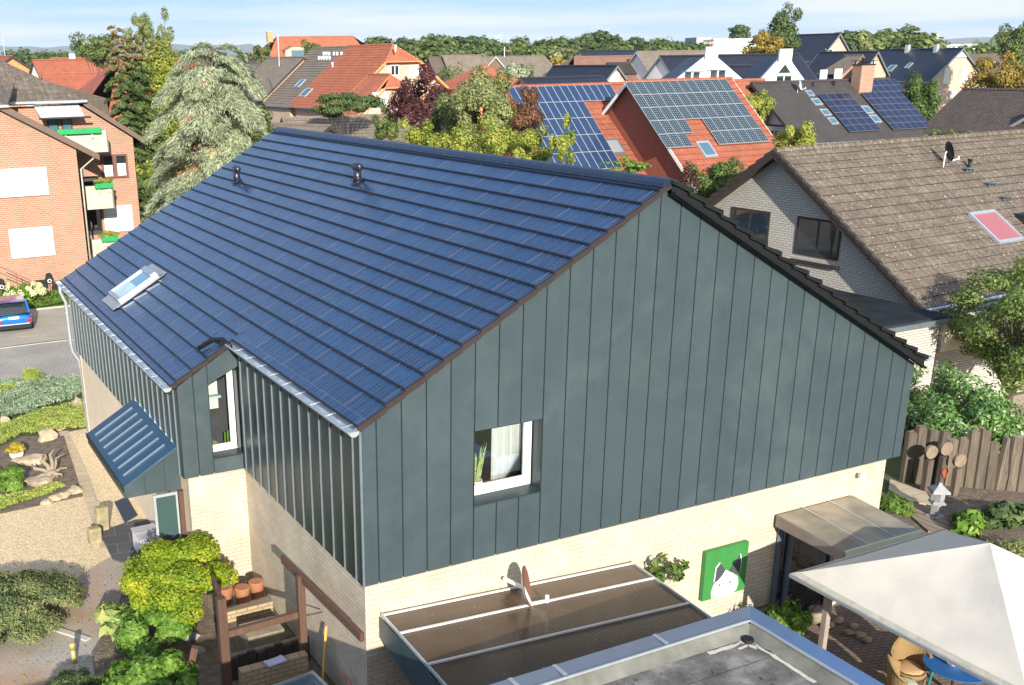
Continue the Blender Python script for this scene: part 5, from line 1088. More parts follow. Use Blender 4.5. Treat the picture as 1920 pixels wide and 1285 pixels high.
# pergola
pg=empty('pergola',(-1.1,1.75,0),0,'unfinished dark timber pergola frame against the brick side wall','pergola')
def tb(a,b_,w,nm,h=None): m=MB(); m.bar(a,b_,w,h); return m.build(nm,M['wood'],pg,bevel=.008)
o0=Vector((-1.1,1.75,0))
def q_(x,y,z): return Vector((x,y,z))-o0
tb(q_(-.40,1.72,0),q_(-.40,1.72,2.12),.13,'post'); tb(q_(-1.78,1.8,0),q_(-1.78,1.8,2.0),.15,'post')
tb(q_(-.40,2.55,2.06),q_(-.28,-.55,2.06),.07,'beam',.15); tb(q_(-1.70,1.8,1.30),q_(-.47,1.73,1.38),.10,'rail',.12); tb(q_(-1.76,1.9,1.92),q_(-1.66,2.6,1.92),.07,'beam',.14)
tb(q_(-.33,1.72,1.32),q_(-.02,1.7,1.32),.03,'wall_tie')
tb(q_(-2.35,2.4,0),q_(-2.15,2.3,.9),.12,'post')
# raised brick bed
rbx=empty('raised_brick_bed',(0,0,0),0,'mottled yellow brick planter wall with dark soil behind between the pergola posts','raised bed')
M['brick_bed']=brick('worn_yellow_brick',(.48,.36,.20),(.40,.30,.18),(.24,.2,.15),.22,.085,.012,.5,.3)
MB().box(-1.62,-.42,1.45,1.62,0,.72).build('wall',M['brick_bed'],rbx)
MB().box(-1.62,-.02,2.6,2.7,0,.35).build('rear_wall',M['brick_bed'],rbx); MB().box(-1.0,-.3,2.95,3.5,0,.42).build('stone_block',flat('dirty_stone',(.26,.22,.15),.9,0,.3,4,bump=.5),rbx)
for i in range(9): MB().box(-1.55+i*.17,-1.41+i*.17,2.35,2.42,0,.45+.03*(i%3)).build('palisade',M['dkbrown'],rbx)
for i,(x,y) in enumerate(((-.55,4.6),(-.22,4.7),(-.85,4.75))):
    m=MB(); m.lathe([(.12,0),(.16,.3),(.16,.34),(.13,.34)],n=12); o=m.build('terracotta_pot',M['terracotta'],None,True); o.location=(x,y,.25); tag(o,('terracotta pot in the corner by the brick wall, middle one','terracotta pot touching the side wall in the corner','terracotta pot nearest the maple in the corner')[i],'pot')
MB().box(-1.1,-.02,4.35,5.2,0,.25).build('plinth',M['brick_bed'],rbx)
m=MB(); m.box(-.17,.17,-.1,.1,0,.02); m.box(-.17,-.12,-.1,.1,.02,.03); m.box(.12,.17,-.1,.1,.02,.03); m.box(-.12,.12,-.1,-.07,.02,.03); o=m.build('plastic_tray',flat('lavender_plastic',(.48,.48,.66),.4),None,bevel=.005); o.location=(-1.0,1.5,.722); o.rotation_euler.z=.15; tag(o,'lavender plastic tray lying on the brick bed wall','tray')
m=MB(); m.bar((-.28,1.25,0),(-.06,1.45,1.18),.035); tag(m.build('yellow_pole',flat('yellow_wood',(.60,.38,.08),.6)),'yellow wooden pole leaning on the side wall','pole')
# cold frame
cf=empty('cold_frame',(-.8,.95,0),rad(6),'small glazed cold frame below the brick planter wall','cold frame')
m=MB(); m.box(-.5,.4,-.3,.3,0,.4); m.build('box',M['dkbrown'],cf); m=MB(); m.box(-.55,.45,.27,.33,.41,.47); m.box(-.55,.45,-.33,-.27,.41,.47); m.box(-.55,-.49,-.27,.27,.41,.47); m.box(.39,.45,-.27,.27,.41,.47); m.build('lid_frame',M['zinc'],cf); MB().box(-.49,.39,-.27,.27,.43,.44).build('pane',M['glassb'],cf)
m=MB(); m.tube([(-.13,.7,.75),(-.06,.55,.6),(-.08,.35,.42),(-.02,.15,.2)],[.02,.035,.045,.05],7); m.tube([(-.06,.55,.6),(-.16,.62,.72)],[.02,.01],5); tag(m.build('garden_sculpture',flat('dusty_pink_branch',(.42,.2,.16),.8),None,True),'reddish forked branch standing in the shade of the side wall','branch')
for (x,y,r) in ((-2.0,3.1,.16),(-1.85,2.75,.13),(-2.2,2.7,.12)):
    pass
rocks([(360,1198,.15,.12,'grey stone in the shade right of the hydrangea'),(372,1225,.13,.12,'pale flat stone beside the pergola post')],'stonegrey')
# plants near
plant('japanese_maple','low spreading yellow green maple in front of the brick corner','tree',(-1.75,4.45,0),(-1.78,4.6,1.12),(1.15,1.5,.62),36000,.060,'lf_maple',11,k=56,cr=.25,asp=.7,trunk=.045,low=-.35,shell=.35,split=.3,ntw=12,jit=.7)
plant('hydrangea_bush','dense bright green broad leaved bush below the maple','shrub',(*G(282,1205)[:2],0),(*G(285,1165,.55)[:2],.5),(.80,.98,.48),9500,.10,'lf_bright',12,k=34,cr=.28,asp=.62,low=-.2,shell=.85,jit=.35)
plant('hydrangea_bush','nearest bright green bush at the bottom edge of the picture','shrub',(*G(285,1330)[:2],0),(*G(285,1290,.5)[:2],.5),(.78,.85,.5),7500,.115,'lf_bright',13,k=30,cr=.29,asp=.62,low=-.2,shell=.85,jit=.35)
plant('hosta','cream edged hosta with large leaves beside the clinker path','plant',(*G(222,1190)[:2],0),(*G(218,1168,.3)[:2],.30),(.55,.75,.3),700,.25,'lf_hosta',14,k=14,cr=.35,asp=.55,low=-.1,jit=.4)
plant('clipped_bush','dark green clipped mound in the shade at the bottom','shrub',(*G(150,1300)[:2],0),(*G(150,1295,.2)[:2],.15),(.62,.6,.4),6000,.06,'lf_dark',15,k=40,cr=.2,asp=.3,shell=.95,low=-.1)
plant('shade_fern','dark green fern between the two bright bushes','plant',(*G(275,1245)[:2],0),(*G(275,1240,.3)[:2],.25),(.5,.3,.25),900,.16,'lf_dark',16,k=12,cr=.35,asp=.5)
# hydrangea by the building
p=G(30,585); e=plant('white_hydrangea','hydrangea with cream flower heads behind the blue car','shrub',(-.4,36.0,0),(-.45,36.0,.75),(1.05,.6,.62),2600,.16,'lf_bright',17,k=22,cr=.33,asp=.6)
rg=np.random.default_rng(5); PP=[];NN=[]
for i in range(24):
    d=unit(rg,1)[0]; d[1]=-abs(d[1]); d[2]=abs(d[2])*.9-.15; c_=np.array([-.05,0,.75])+d*np.array([1.1,.65,.65]); q=unit(rg,90); PP.append(c_+q*.13); NN.append(q)
leafmesh('flower_heads',np.concatenate(PP),np.concatenate(NN),.07,M['petal_cream'],e,.9,5)
# snake plant and succulents behind the glass
e=empty('snake_plant',((wx0+.30),.40,wz0+.092),0,'variegated snake plant in a white pot inside the gable window','potted plant')
MB().lathe([(.085,0),(.10,.02),(.10,.15),(.085,.15),(.08,.12)],n=18).build('pot',M['white'],e,True)
m=MB(); rg=random.Random(2)
for i in range(15):
    a=rg.uniform(0,6.3); r=rg.uniform(.01,.05); h=rg.uniform(.35,.8); w_=.028; dx_,dy_=math.cos(a),math.sin(a)*.5; l=rg.uniform(.03,.16)
    P=[(dx_*r,dy_*r,.12)]; c0=Vector((dx_*r,dy_*r,.12)); c1=Vector((dx_*(r+l*.4),dy_*(r+l*.4),.12+h*.5)); c2=Vector((dx_*(r+l),dy_*(r+l),.12+h)); s_=Vector((w_,.005,0)) if abs(math.cos(a))<.9 else Vector((w_*.8,w_*.6,0))
    m.face(c0-s_,c0+s_,c1+s_*1.3,c1-s_*1.3); m.face(c1-s_*1.3,c1+s_*1.3,c2)
t=NT('snake_leaf'); M['snake']=t.done(t.bsdf(t.ramp(t.noise(22,detail=3),[(.4,(.16,.30,.08)),(.6,(.55,.62,.28))]),.4)); m.build('leaves',M['snake'],e)
e=empty('succulent_pots',(0,0,0),0,'small green succulents on the sill of the narrow window','potted plants'); 
P,N,_=crownpts(300,(-.5,Y1+.33,3.1),(.14,.08,.1),5,.5,3); leafmesh('foliage',P,N,.05,M['lf_bright'],e,.7,3); m=MB(); [m.tube([(-.24+i*.06,Y1+.33,3.0),(-.24+i*.06,Y1+.33,3.32+.02*(i%2))],.02,6) for i in range(3)]; m.build('cactus_stem',M['lf_bright'],e)
# ================================================================ REAR SIDE: lean-to, garage, dish, painting, canopy, parasol, patio things
lt=empty('lean_to_roof',(0,0,0),0,'brown translucent corrugated lean-to roof with pale bars against the brick wall','lean-to roof')
t=NT('bronze_polycarbonate'); p_=t.sep(t.obj()); w=t.math('SINE',t.math('MULTIPLY',p_[1],math.pi*2/.032))
cc=t.mix(t.ramp(t.noise(1.1,detail=5),[(.35,0.),(.7,.6)]),(.060,.034,.020),(.10,.072,.052)); cc=t.mix(t.ramp(t.noise(26,detail=2),[(.73,0.),(.76,.8)]),cc,(.6,.55,.48)); cc=t.mix(t.math('MULTIPLY',t.math('GREATER_THAN',w,.6),.25),cc,(.05,.03,.02))
M['poly']=t.done(t.bsdf(cc,.16,0.,t.bump(w,.25,.004),spec=.7))
def lz(x,y): return 2.03-.052*(x-.32)+.055*y
m=MB(); A=[(.32,-.02),(5.25,-.02),(5.25,-3.3),(.32,-3.3)]
m.ext([(x,y,lz(x,y)) for x,y in A],(0,0,-.04)); m.build('corrugated_sheet',M['poly'],lt)
for y in (-.05,-.62,-1.53,-2.45):
    m=MB(); m.bar((.30,y,lz(.3,y)+.018),(5.27,y,lz(5.27,y)+.018),.036,.03); m.build('glazing_bar',flat('dull_white_bar',(.55,.53,.50),.5),lt)
m=MB(); m.bar((.30,-.02,lz(.3,0)+.01),(.30,-3.2,lz(.3,-3.2)+.01),.03,.05); m.bar((5.27,-.02,lz(5.27,0)+.01),(5.27,-3.2,lz(5.27,-3.2)+.01),.03,.05); m.build('edge_profile',M['zinc'],lt)
m=MB(); m.ext([(.29,-.0,1.99),(.29,-3.2,1.8),(.29,-3.2,.6),(.29,-2.0,1.2),(.29,-.0,1.62)],(-.02,0,0)); m.build('side_panel',flat('dark_teal_panel',(.05,.085,.10),.4,.2),lt)
m=MB(); m.box(.31,.39,-3.2,-3.1,-.5,1.8); m.box(.31,.39,-1.7,-1.6,-.5,1.9); m.build('support_post',M['blackmetal'],lt)
gr=empty('flat_garage',(0,0,0),0,'flat felt roof with blue grey metal coping in the bottom right foreground','garage')
gx0,gx1,gy0,gy1,gz=-8.,4.80,-12.,-3.28,2.6
m=MB(); m.box(.6,gx1-.06,gy1-.25,gy1-.06,-.5,2.35); m.box(gx1-.25,gx1-.06,gy0,gy1-.25,-.5,2.35); m.box(gx0,.6,gy1-.25,gy1-.06,0,2.35); m.build('wall',M['brick_cream'],gr)
t=NT('roofing_felt'); cc=t.ramp(t.noise(2.2,detail=7,rough=.65),[(.3,(.05,.05,.05)),(.5,(.14,.135,.125)),(.7,(.32,.30,.27))]); cc=t.mix(t.ramp(t.noise(60,detail=2),[(.66,0.),(.7,.5)]),cc,(.45,.44,.4))
b=t.n('ShaderNodeTexBrick'); b.offset=.4; t.l(t.obj(),b.inputs['Vector'])
for k_,val in (('Scale',1.),('Brick Width',5.),('Row Height',.85),('Mortar Size',.01),('Mortar Smooth',.1)): b.inputs[k_].default_value=val
cc=t.mix(t.math('MULTIPLY',b.outputs['Fac'],.7),cc,(.03,.03,.03)); M['felt']=t.done(t.bsdf(cc,.85,0.,t.bump(t.noise(50,detail=3),.5,.01)))
m=MB(); m.box(gx0,gx1-.3,gy0,gy1-.3,2.3,2.44); m.build('roof_felt',M['felt'],gr)
m=MB(); m.ext([(gx0,gy1-.3,2.44),(gx0,gy1-.45,2.443),(gx0,gy1-.27,2.57),(gx0,gy1-.27,2.44)],(gx1-.3-gx0,0,0)); m.ext([(gx1-.3,gy0,2.44),(gx1-.45,gy0,2.443),(gx1-.27,gy0,2.57),(gx1-.27,gy0,2.44)],(0,gy1-.3-gy0,0)); m.build('felt_upstand',flat('mineral_felt',(.155,.155,.135),.9,0,.3,3),gr)
m=MB(); m.ext([(gx0,gy1,2.6),(gx1,gy1,2.6),(gx1-.27,gy1-.27,2.57),(gx0,gy1-.27,2.57)],(0,0,.03)); m.box(gx0,gx1,gy1-.03,gy1,2.3,2.6); cp=m.build('coping',flat('blue_grey_coping',(.26,.30,.38),.3,.6,.05),gr)
m=MB(); m.ext([(gx1,gy1,2.6),(gx1,gy0,2.6),(gx1-.27,gy0,2.57),(gx1-.27,gy1-.27,2.57)],(0,0,.03)); m.box(gx1-.03,gx1,gy0,gy1-.03,2.3,2.6); m.build('coping',flat('blue_grey_coping2',(.20,.30,.46),.3,.6,.05),gr)
m=MB(); m.bar((gx0,gy1-.285,2.60),(gx1-.28,gy1-.285,2.60),.03,.03); m.bar((gx1-.285,gy0,2.60),(gx1-.285,gy1-.27,2.60),.03,.03); [m.box(x-.03,x+.03,gy1-.27,gy1-.0,2.632,2.64) for x in (.6,1.3,3.)]; m.build('coping_edge',M['zinc'],gr)
m=MB(); rg=random.Random(4)
def stripe(pts,w):
    for (a,b_) in zip(pts[:-1],pts[1:]):
        a=Vector((*a,2.447));b_=Vector((*b_,2.447)); d=(b_-a).normalized(); n_=Vector((-d.y,d.x,0))*w*rg.uniform(.6,1.3); m.face(a-n_,b_-n_,b_+n_,a+n_)
rg=random.Random(3); A1=[(gx1-1.25+i*.12,gy1-.50-.03*rg.random()) for i in range(7)]; A2=[(gx1-.52+.03*rg.random(),gy1-.55-i*.13) for i in range(10)]; stripe(A1,.035); stripe(A2,.03); stripe([(gx1-.8,gy1-.62),(gx1-.6,gy1-.6),(gx1-.55,gy1-.72)],.03)
m.build('sealant_patch',flat('dried_sealant',(.55,.52,.45),.9,0,.1),gr)
p=G(1402,1203,2.44); MB().lathe([(.09,0),(.08,.05),(.04,.05)],(p[0],p[1],2.445),12).build('roof_drain',M['blackmetal'],gr)
# satellite dishes
def dish(name,loc,rz,label,r=.33,c_front='terracotta',c_back='zinc',arm='zinc',tilt=.35,pole=None,wall=False):
    e=empty(name,loc,rz,label,'satellite dish')
    m=MB(); n=24; prof=[(r*k/6.,.22*r*(k/6.)**2) for k in range(7)]; vs_=[];T=Matrix.Rotation(math.pi/2-tilt,4,'X')
    for rr,z in prof:
        for j in range(n): a=2*math.pi*j/n; vs_.append(T@Vector((rr*math.cos(a)*.92,rr*math.sin(a),z)))
    m.mi=0; fs=[(i*n+j,i*n+(j+1)%n,(i+1)*n+(j+1)%n,(i+1)*n+j) for i in range(6) for j in range(n)]; m.add(vs_,fs)
    m.mi=1; off=T@Vector((0,0,-.012)); m.add([v+off for v in vs_],[f[::-1] for f in fs])
    m.build('reflector',[M[c_front],M[c_back]],e,True)
    low=T@Vector((0,-r if False else r*.95,.2*r)); foc=T@Vector((0,r*.35,r*1.15)) 
    ends=sorted([T@Vector((0,r*.95,.2*r)),T@Vector((0,-r*.95,.2*r))],key=lambda v:v.z); low=ends[0]; foc=T@Vector((0,0,r*1.2)); foc.z=low.z+.08
    m=MB(); m.bar(low,foc,.03,.04); m.bar(Vector((0,0,0)),low,.03,.04); m.build('arm',M[arm],e); m=MB(); m.tube([foc+Vector((0,0,-.03)),foc+Vector((0,0,.09))],.035,8); m.build('receiver',M[arm],e)
    m=MB(); 
    if pole: m.tube([(0,.06,0),(0,.08,-pole)],.022,8); m.tube([(0,.02,0),(0,.06,0)],.035,8)
    m.build('bracket',M[arm],e)
    return e
M['rustface']=flat('rust_brown_face',(.17,.075,.05),.6)
e=dish('wall_dish',(2.62,-.52,2.2),rad(52),'white satellite dish with rust brown face over the lean-to roof by the wall',.34,'rustface','white','white',.22)
m=MB(); m.bar((2.55,-.06,2.15),(2.62,-.52,2.18),.05); o=m.build('wall_mount',M['white']); o.parent=e; o.matrix_parent_inverse=Matrix.LocRotScale(Vector((2.62,-.52,2.2)),Matrix.Rotation(rad(52),3,'Z'),None).inverted()
# painting
pt=empty('cat_painting',(6.98,-.01,0),0,'green square painting of a white cat face with black ears hung on the brick wall','painting')
MB().box(0,1.05,-.05,.04,.58,1.60).build('panel',flat('green_painted_panel',(.035,.20,.045),.6),pt)
def shape(name,pts,y,mat): m=MB(); m.ext([(x,y,z) for x,z in pts],(0,-.006,0)); return m.build(name,mat,pt)
w_=flat('cat_white',(.82,.82,.80),.7,0,.02); bk_=flat('cat_grey_black',(.05,.06,.065),.7); 
shape('cat_head',[(.22,.582),(.20,.72),(.24,.86),(.30,.96),(.42,1.05),(.52,1.13),(.62,1.06),(.74,1.0),(.84,.9),(.87,.76),(.83,.63),(.72,.582)],-.052,w_)
for pts,k in (([(.25,.92),(.27,1.22),(.36,1.31),(.50,1.14),(.42,1.03),(.32,.95)],'a'),([(.62,1.1),(.70,1.22),(.83,1.38),(.88,1.2),(.86,.96),(.75,.98)],'b')):
    shape('cat_ear_rim',[(.02*(1 if x>.5 else -1)+x,z+.02) for x,z in pts],-.060,w_); shape('cat_ear',pts,-.068,bk_)
for x in (.38,.65): shape('cat_eye',[(x-.05,.84),(x,.87),(x+.05,.85),(x,.80)],-.060,flat('cat_eye_green',(.35,.42,.16),.5)); shape('cat_pupil',[(x-.012,.84),(x,.865),(x+.012,.845),(x,.81)],-.068,bk_)
shape('cat_nose',[(.48,.72),(.56,.72),(.52,.67)],-.060,flat('cat_nose_pink',(.6,.3,.28),.6))
# door canopy
dc=empty('door_canopy',(0,0,0),0,'weathered grey panel canopy over the patio door at the right of the brick wall','canopy')
m=MB(); m.ext([(8.75,-.01,1.98),(10.76,-.01,1.98),(10.76,-1.58,1.85),(8.75,-1.6,1.88)],(0,0,-.06)); t=NT('weathered_sheet'); cc=t.mix(t.ramp(t.noise(1.6,detail=6),[(.35,0.),(.7,1.)]),(.19,.165,.13),(.38,.33,.25)); M['wsheet']=t.done(t.bsdf(cc,.4,.2,t.bump(t.noise(1.,detail=3),.3,.05))); m.build('sheet',M['wsheet'],dc)
m=MB(); m.bar((9.4,-.03,2.0),(9.4,-1.58,1.875),.02,.015); m.bar((10.1,-.03,2.0),(10.1,-1.58,1.87),.02,.015); m.build('sheet_joint',M['zinc'],dc)
m=MB(); m.ext([(8.75,-1.605,1.9),(10.76,-1.585,1.87),(10.76,-1.585,1.70),(8.75,-1.605,1.73)],(0,-.04,0)); m.build('front_fascia',flat('cream_green_fascia',(.52,.52,.40),.6),dc)
m=MB(); m.ext([(8.74,-.02,1.98),(8.74,-1.64,1.88),(8.74,-1.64,1.7),(8.74,-.02,1.75)],(-.03,0,0)); m.build('side_fascia',flat('grey_brown_fascia',(.20,.17,.15),.6),dc)
pd=empty('patio_door',(0,0,0),0,'dark framed glass patio door recessed under the canopy','door')
m=MB(); m.box(8.84,8.98,-.0,.02,-.5,1.68); m.box(9.1,9.22,-.06,.02,-.5,1.68); m.box(10.3,10.42,-.06,.02,-.5,1.68); m.box(8.98,10.3,-.03,.02,1.6,1.72); m.build('frame',flat('grey_blue_frame',(.10,.13,.17),.4),pd)
m=MB(); m.box(8.98,9.1,-.01,.015,-.5,1.6); m.box(9.22,10.3,-.01,.015,-.5,1.6); m.build('pane',glass('dark_door_glass',(.01,.012,.012)),pd)
m=MB(); m.box(8.86,9.2,-.52,-.49,-.5,1.55); m.build('open_leaf',glass('dark_leaf_glass',(.01,.012,.014)),pd)
lamp=empty('security_lamp',(10.85,-.02,2.42),0,'small white security lamp on the brick under the right cladding edge','lamp'); MB().lathe([(.05,-.05),(.06,0),(.03,.05)],(0,-.08,0),12).build('lamp_head',M['white'],lamp,True); MB().box(-.03,.03,-.05,0,-.03,.03).build('bracket',M['zinc'],lamp)
# parasol: hipped canvas canopy on a frame
zc=1.9; NW=G(1482,1076,zc); NE=G(1777,998,zc); ax_=(NW[0]+NE[0])/2; ap_=OX(1856,1018,ax_); 
x0,x1_,y1_=NW[0],NE[0],NW[1]; y0_=2*ap_[1]-y1_; zt=ap_[2]
pv_=empty('garden_pavilion',(ax_,ap_[1],-.5),0,'large cream canvas hip roofed pavilion over the patio in the lower right','pavilion')
def L_(x,y,z): return (x-ax_,y-ap_[1],z+.5)
m=MB(); t=NT('cream_canvas'); wr=t.n('ShaderNodeTexWave'); wr.inputs['Scale'].default_value=.5; wr.inputs['Distortion'].default_value=6; t.l(t.obj(),wr.inputs['Vector'])
b_=t.bsdf(t.ramp(t.noise(1.5,detail=4),[(.3,(.60,.56,.50)),(.7,(.68,.64,.57))]),.8,0.,t.bump(t.noise(1.6,detail=3,dist=1.),.22,.04,t.bump(wr.outputs['Fac'],.25,.06))); tr=t.n('ShaderNodeBsdfTranslucent'); tr.inputs[0].default_value=(.5,.46,.42,1); mx=t.n('ShaderNodeMixShader'); mx.inputs[0].default_value=.12; t.l(b_,mx.inputs[1]); t.l(tr.outputs[0],mx.inputs[2]); M['canvas']=t.done(mx.outputs[0])
cs=[(x0,y1_),(x1_,y1_),(x1_,y0_),(x0,y0_)]
N_=14; vs_=[];fs=[]
for i in range(4):
    (xa,ya),(xb,yb)=cs[i],cs[(i+1)%4]; base=len(vs_)
    for r in range(N_+1):
        f_=r/N_; sag=-.05*math.sin(math.pi*f_)
        for q in range(N_+1):
            g_=q/N_; X=xa+(xb-xa)*g_; Y=ya+(yb-ya)*g_; x=X+(ax_-X)*f_; y=Y+(ap_[1]-Y)*f_; z=zc+(zt-zc)*f_+sag*math.sin(math.pi*g_)*1.2-.015*math.sin(math.pi*g_)*(1-f_)
            vs_.append(L_(x,y,z))
    for r in range(N_):
        for q in range(N_):
            a=base+r*(N_+1)+q; fs.append((a,a+1,a+N_+2,a+N_+1))
m.add(vs_,fs); m.build('canopy',M['canvas'],pv_,True)
m=MB()
for i in range(4):
    (xa,ya),(xb,yb)=cs[i],cs[(i+1)%4]; m.bar(L_(xa,ya,zc-.035),L_(xb,yb,zc-.035),.05,.05)
m.build('frame_rail',M['zinc'],pv_)
hem=flat('canvas_hem',(.40,.39,.33),.85,0,.15,8,bump=.3)
for i in range(4):
    (xa,ya),(xb,yb)=cs[i],cs[(i+1)%4]; m=MB(); A_=Vector(L_(xa,ya,zc+.008)); B_=Vector(L_(xb,yb,zc+.008)); ap2=Vector(L_(ax_,ap_[1],zt+.008)); q_n=24
    P0=[A_.lerp(B_,j/q_n) for j in range(q_n+1)]; P1=[]
    for j,p0 in enumerate(P0):
        g_=j/q_n; f_=.045; q=p0.lerp(ap2,f_); q.z+=-.05*math.sin(math.pi*f_)*math.sin(math.pi*g_)*1.2-.015*math.sin(math.pi*g_)*(1-f_)+.004; P1.append(q); p0.z-=.015*math.sin(math.pi*g_)
    m.add(P0+P1,[(j,j+1,q_n+2+j,q_n+1+j) for j in range(q_n)]); m.build('hem',hem,pv_)
for i,(X,Y) in enumerate(cs):
    sx_=.35*(1 if X<ax_ else -1); sy_=-.55 if Y>ap_[1] else .4
    m=MB(); b0=L_(X+sx_,Y+sy_,zc-.0); m.bar((b0[0],b0[1],0),b0,.10); m.build('leg',flat('taupe_post',(.30,.25,.22),.5),pv_)
# patio things
def at(px,py,z=-.5): p=G(px,py,z); return (p[0],p[1],z)
def wicker(loc,rz,lab,cm,cush):
    e=empty('wicker_chair',loc,rz,lab,'chair'); m=MB(); n=14
    vs_=[]; 
    for k_,(r,z) in enumerate(((.27,.32),(.30,.45),(.33,.62))):
        for j in range(n): a=math.pi*(.0+j/(n-1)); hz_=.28*math.sin(a)**2*(k_/2) ; vs_.append((r*math.cos(a),r*math.sin(a)*.9,z+hz_))
    m.add(vs_,[(i*n+j,i*n+j+1,(i+1)*n+j+1,(i+1)*n+j) for i in range(2) for j in range(n-1)]); o=m.build('backrest',cm,e); o.modifiers.new('s','SOLIDIFY').thickness=.03
    m=MB(); m.lathe([(.27,.26),(.29,.30),(.27,.34)],n=16); m.build('seat',cm,e); m=MB(); m.tube([vs_[2*n+j] for j in range(n)],.022,6); m.build('arm_rim',cm,e,True)
    for a in (-1,1):
        for b in (-1,1): MB().tube([(a*.2,b*.2,0),(a*.22,b*.22,.28)],.018,6).build('leg',cm,e)
    if cush: MB().blob((0,-.02,.38),.24,.24,.06,seed=3).build('cushion',cush,e,True)
    return e
cane=brick('golden_wicker',(.40,.28,.13),(.34,.23,.10),(.2,.12,.05),.03,.02,.003,.6)
wicker(at(1686,1318),rad(50),'golden wicker chair nearest the garage roof edge under the pavilion',cane,flat('pale_cushion',(.5,.52,.42),.9))
wicker(at(1700,1285),rad(-40),'wicker chair with tan cushion behind the golden chair',cane,flat('tan_cushion',(.48,.30,.16),.9))
wicker(at(1722,1268),rad(-60),'chair with a teal seat cover next to the patio table',flat('teal_fabric',(.01,.20,.19),.8),None)
p=at(1785,1302); e=empty('patio_table',p,0,'round patio table with a blue cloth under the pavilion','table'); MB().lathe([(.55,.58),(.55,.60)],n=28).build('tabletop',flat('blue_tablecloth',(.01,.10,.32),.7),e); MB().tube([(0,0,0),(0,0,.575)],.05,10).build('leg',M['wood'],e)
p2=(p[0]-.05,p[1]+.05,p[2]+.6); e=empty('flower_bowl',p2,0,'magenta flower in a white bowl on the patio table','flowers'); MB().lathe([(.08,0),(.14,.07),(.13,.07)],n=16).build('bowl',M['white'],e,True); P,N,_=crownpts(260,(0,0,.13),(.15,.15,.06),6,.5,1); leafmesh('petals',P,N,.10,M['petal_pink'],e,.8,2)
p=at(1530,1165); e=empty('wicker_basket',p,0,'pale wicker basket beside the patio door','basket'); MB().lathe([(.15,0),(.19,.25),(.17,.28),(.14,.28)],n=16).build('basket',brick('pale_wicker',(.5,.42,.3),(.44,.36,.26),(.2,.16,.1),.04,.03,.004,.6),e,True); MB().tube([(-.17,0,.27),(0,0,.45),(.17,0,.27)],.012,6).build('handle',M['wood'],e)
for i,(px,py) in enumerate(((1548,1180),(1556,1176),(1572,1168),(1590,1190),(1600,1178),(1612,1195),(1625,1204))):
    p=at(px,py); m=MB(); m.blob((0,0,.05),.09+.02*(i%3),.08,.06,seed=i+40,n=6,rough=.3); o=m.build('pebble',M['stone']); o.location=p; tag(o,'rounded pale stone on the patio behind the basket','stone',None); o['group']='stones behind the basket on the patio'
plant('rose_bush','pink flowering climber beside the painting','shrub',(8.0,-.35,-.5),(8.1,-.45,-.0),(.75,.4,.5),1500,.10,'lf_ivy',21,k=18,cr=.3,asp=.6,trunk=.015)
e=col.objects[-1].parent
P,N,_=crownpts(160,(-.35,-.05,.45),(.5,.3,.3),6,.25,4); leafmesh('flowers',P,N,.09,M['petal_pink'],e,.9,2)
plant('climbing_shrub','bright green leafy bush at the foot of the wall near the patio door','shrub',(8.6,-.55,-.5),(8.6,-.6,-.05),(.55,.5,.55),3600,.09,'lf_bright',22,k=22,cr=.3,asp=.6)
plant('vine','sparse vine with reddish leaves on the wall at the end of the lean-to','vine',(5.85,-.2,-.5),(5.95,-.2,1.55),(.55,.16,.4),330,.11,'lf_ivy',23,k=16,cr=.22,asp=.6,trunk=.012)
# ================================================================ RIGHT GARDEN: fence, totem logs, lantern, steps
fn=empty('sleeper_fence',(0,0,0),0,'rough weathered upright sleeper fence right of the house','fence')
fa=G(1690,925);fb=G(1945,925); fa=np.array([14.55,3.75,0]); 
tops=[(1706,781),(1728,796),(1752,800),(1790,810),(1815,828),(1840,836),(1868,850),(1895,858),(1922,862),(1948,868)]
base0=G(1688,868,0.); base1=G(1925,935,0.)
rg=random.Random(9); n=17
for i in range(n):
    f_=i/(n-1); x=16.6+ (19.4-16.6)*f_; y=3.15+(.6-3.15)*f_
    h=1.42+rg.uniform(-.22,.16); m=MB(); a=math.atan2(.6-3.15,19.4-16.6); w_=.20; dx_,dy_=math.cos(a),math.sin(a); l=rg.uniform(-.09,.09)
    q=[(x-dx_*w_*.47-dy_*-.05,y-dy_*w_*.47+.05),(x+dx_*w_*.47,y+dy_*w_*.47+.05),(x+dx_*w_*.47-.03,y+dy_*w_*.47-.06),(x-dx_*w_*.47-.03,y-dy_*w_*.47-.06)]
    m.add([(a_,b2,0) for a_,b2 in q]+[(a_+l,b2,h+rg.uniform(-.05,.05)) for a_,b2 in q],[(0,1,2,3)[::-1],(4,5,6,7),(0,1,5,4),(1,2,6,5),(2,3,7,6),(3,0,4,7)]); m.build('plank',M['oldwood'],fn)
for px,py,h,lab,red in ((1722,905,1.35,'dark log totem with a round disc head, leftmost before the fence',0),(1748,905,1.5,'tall log totem with a disc head and red heart plaque',1),(1775,912,1.15,'pale log totem with a round disc head, rightmost before the fence',0)):
    p=G(px,py)-np.array([.35,.45,0]); e=empty('log_totem',(p[0],p[1],0),0,lab,'log totem'); m=MB(); m.bar((0,0,0),(0,0,h*.62),.2,.12); m.build('log',M['oldwood'],e); m=MB(); m.tube([(0,-.04,h*.62+.2),(.02,.05,h*.62+.2)],.17,16); m.build('log_disc',flat('cut_log_face',(.22,.17,.12),.9,0,.3,9),e); MB().tube([(0,0,h*.6),(0,0,h*.62+.1)],.02,6).build('pin',M['bark'],e)
    if red: m=MB(); m.ext([(0,-.075,.35),(.12,-.075,.55),(.06,-.075,.64),(0,-.075,.58),(-.06,-.075,.64),(-.12,-.075,.55)],(0,-.015,0)); m.build('heart_plaque',flat('rust_red',(.35,.07,.03),.7),e)
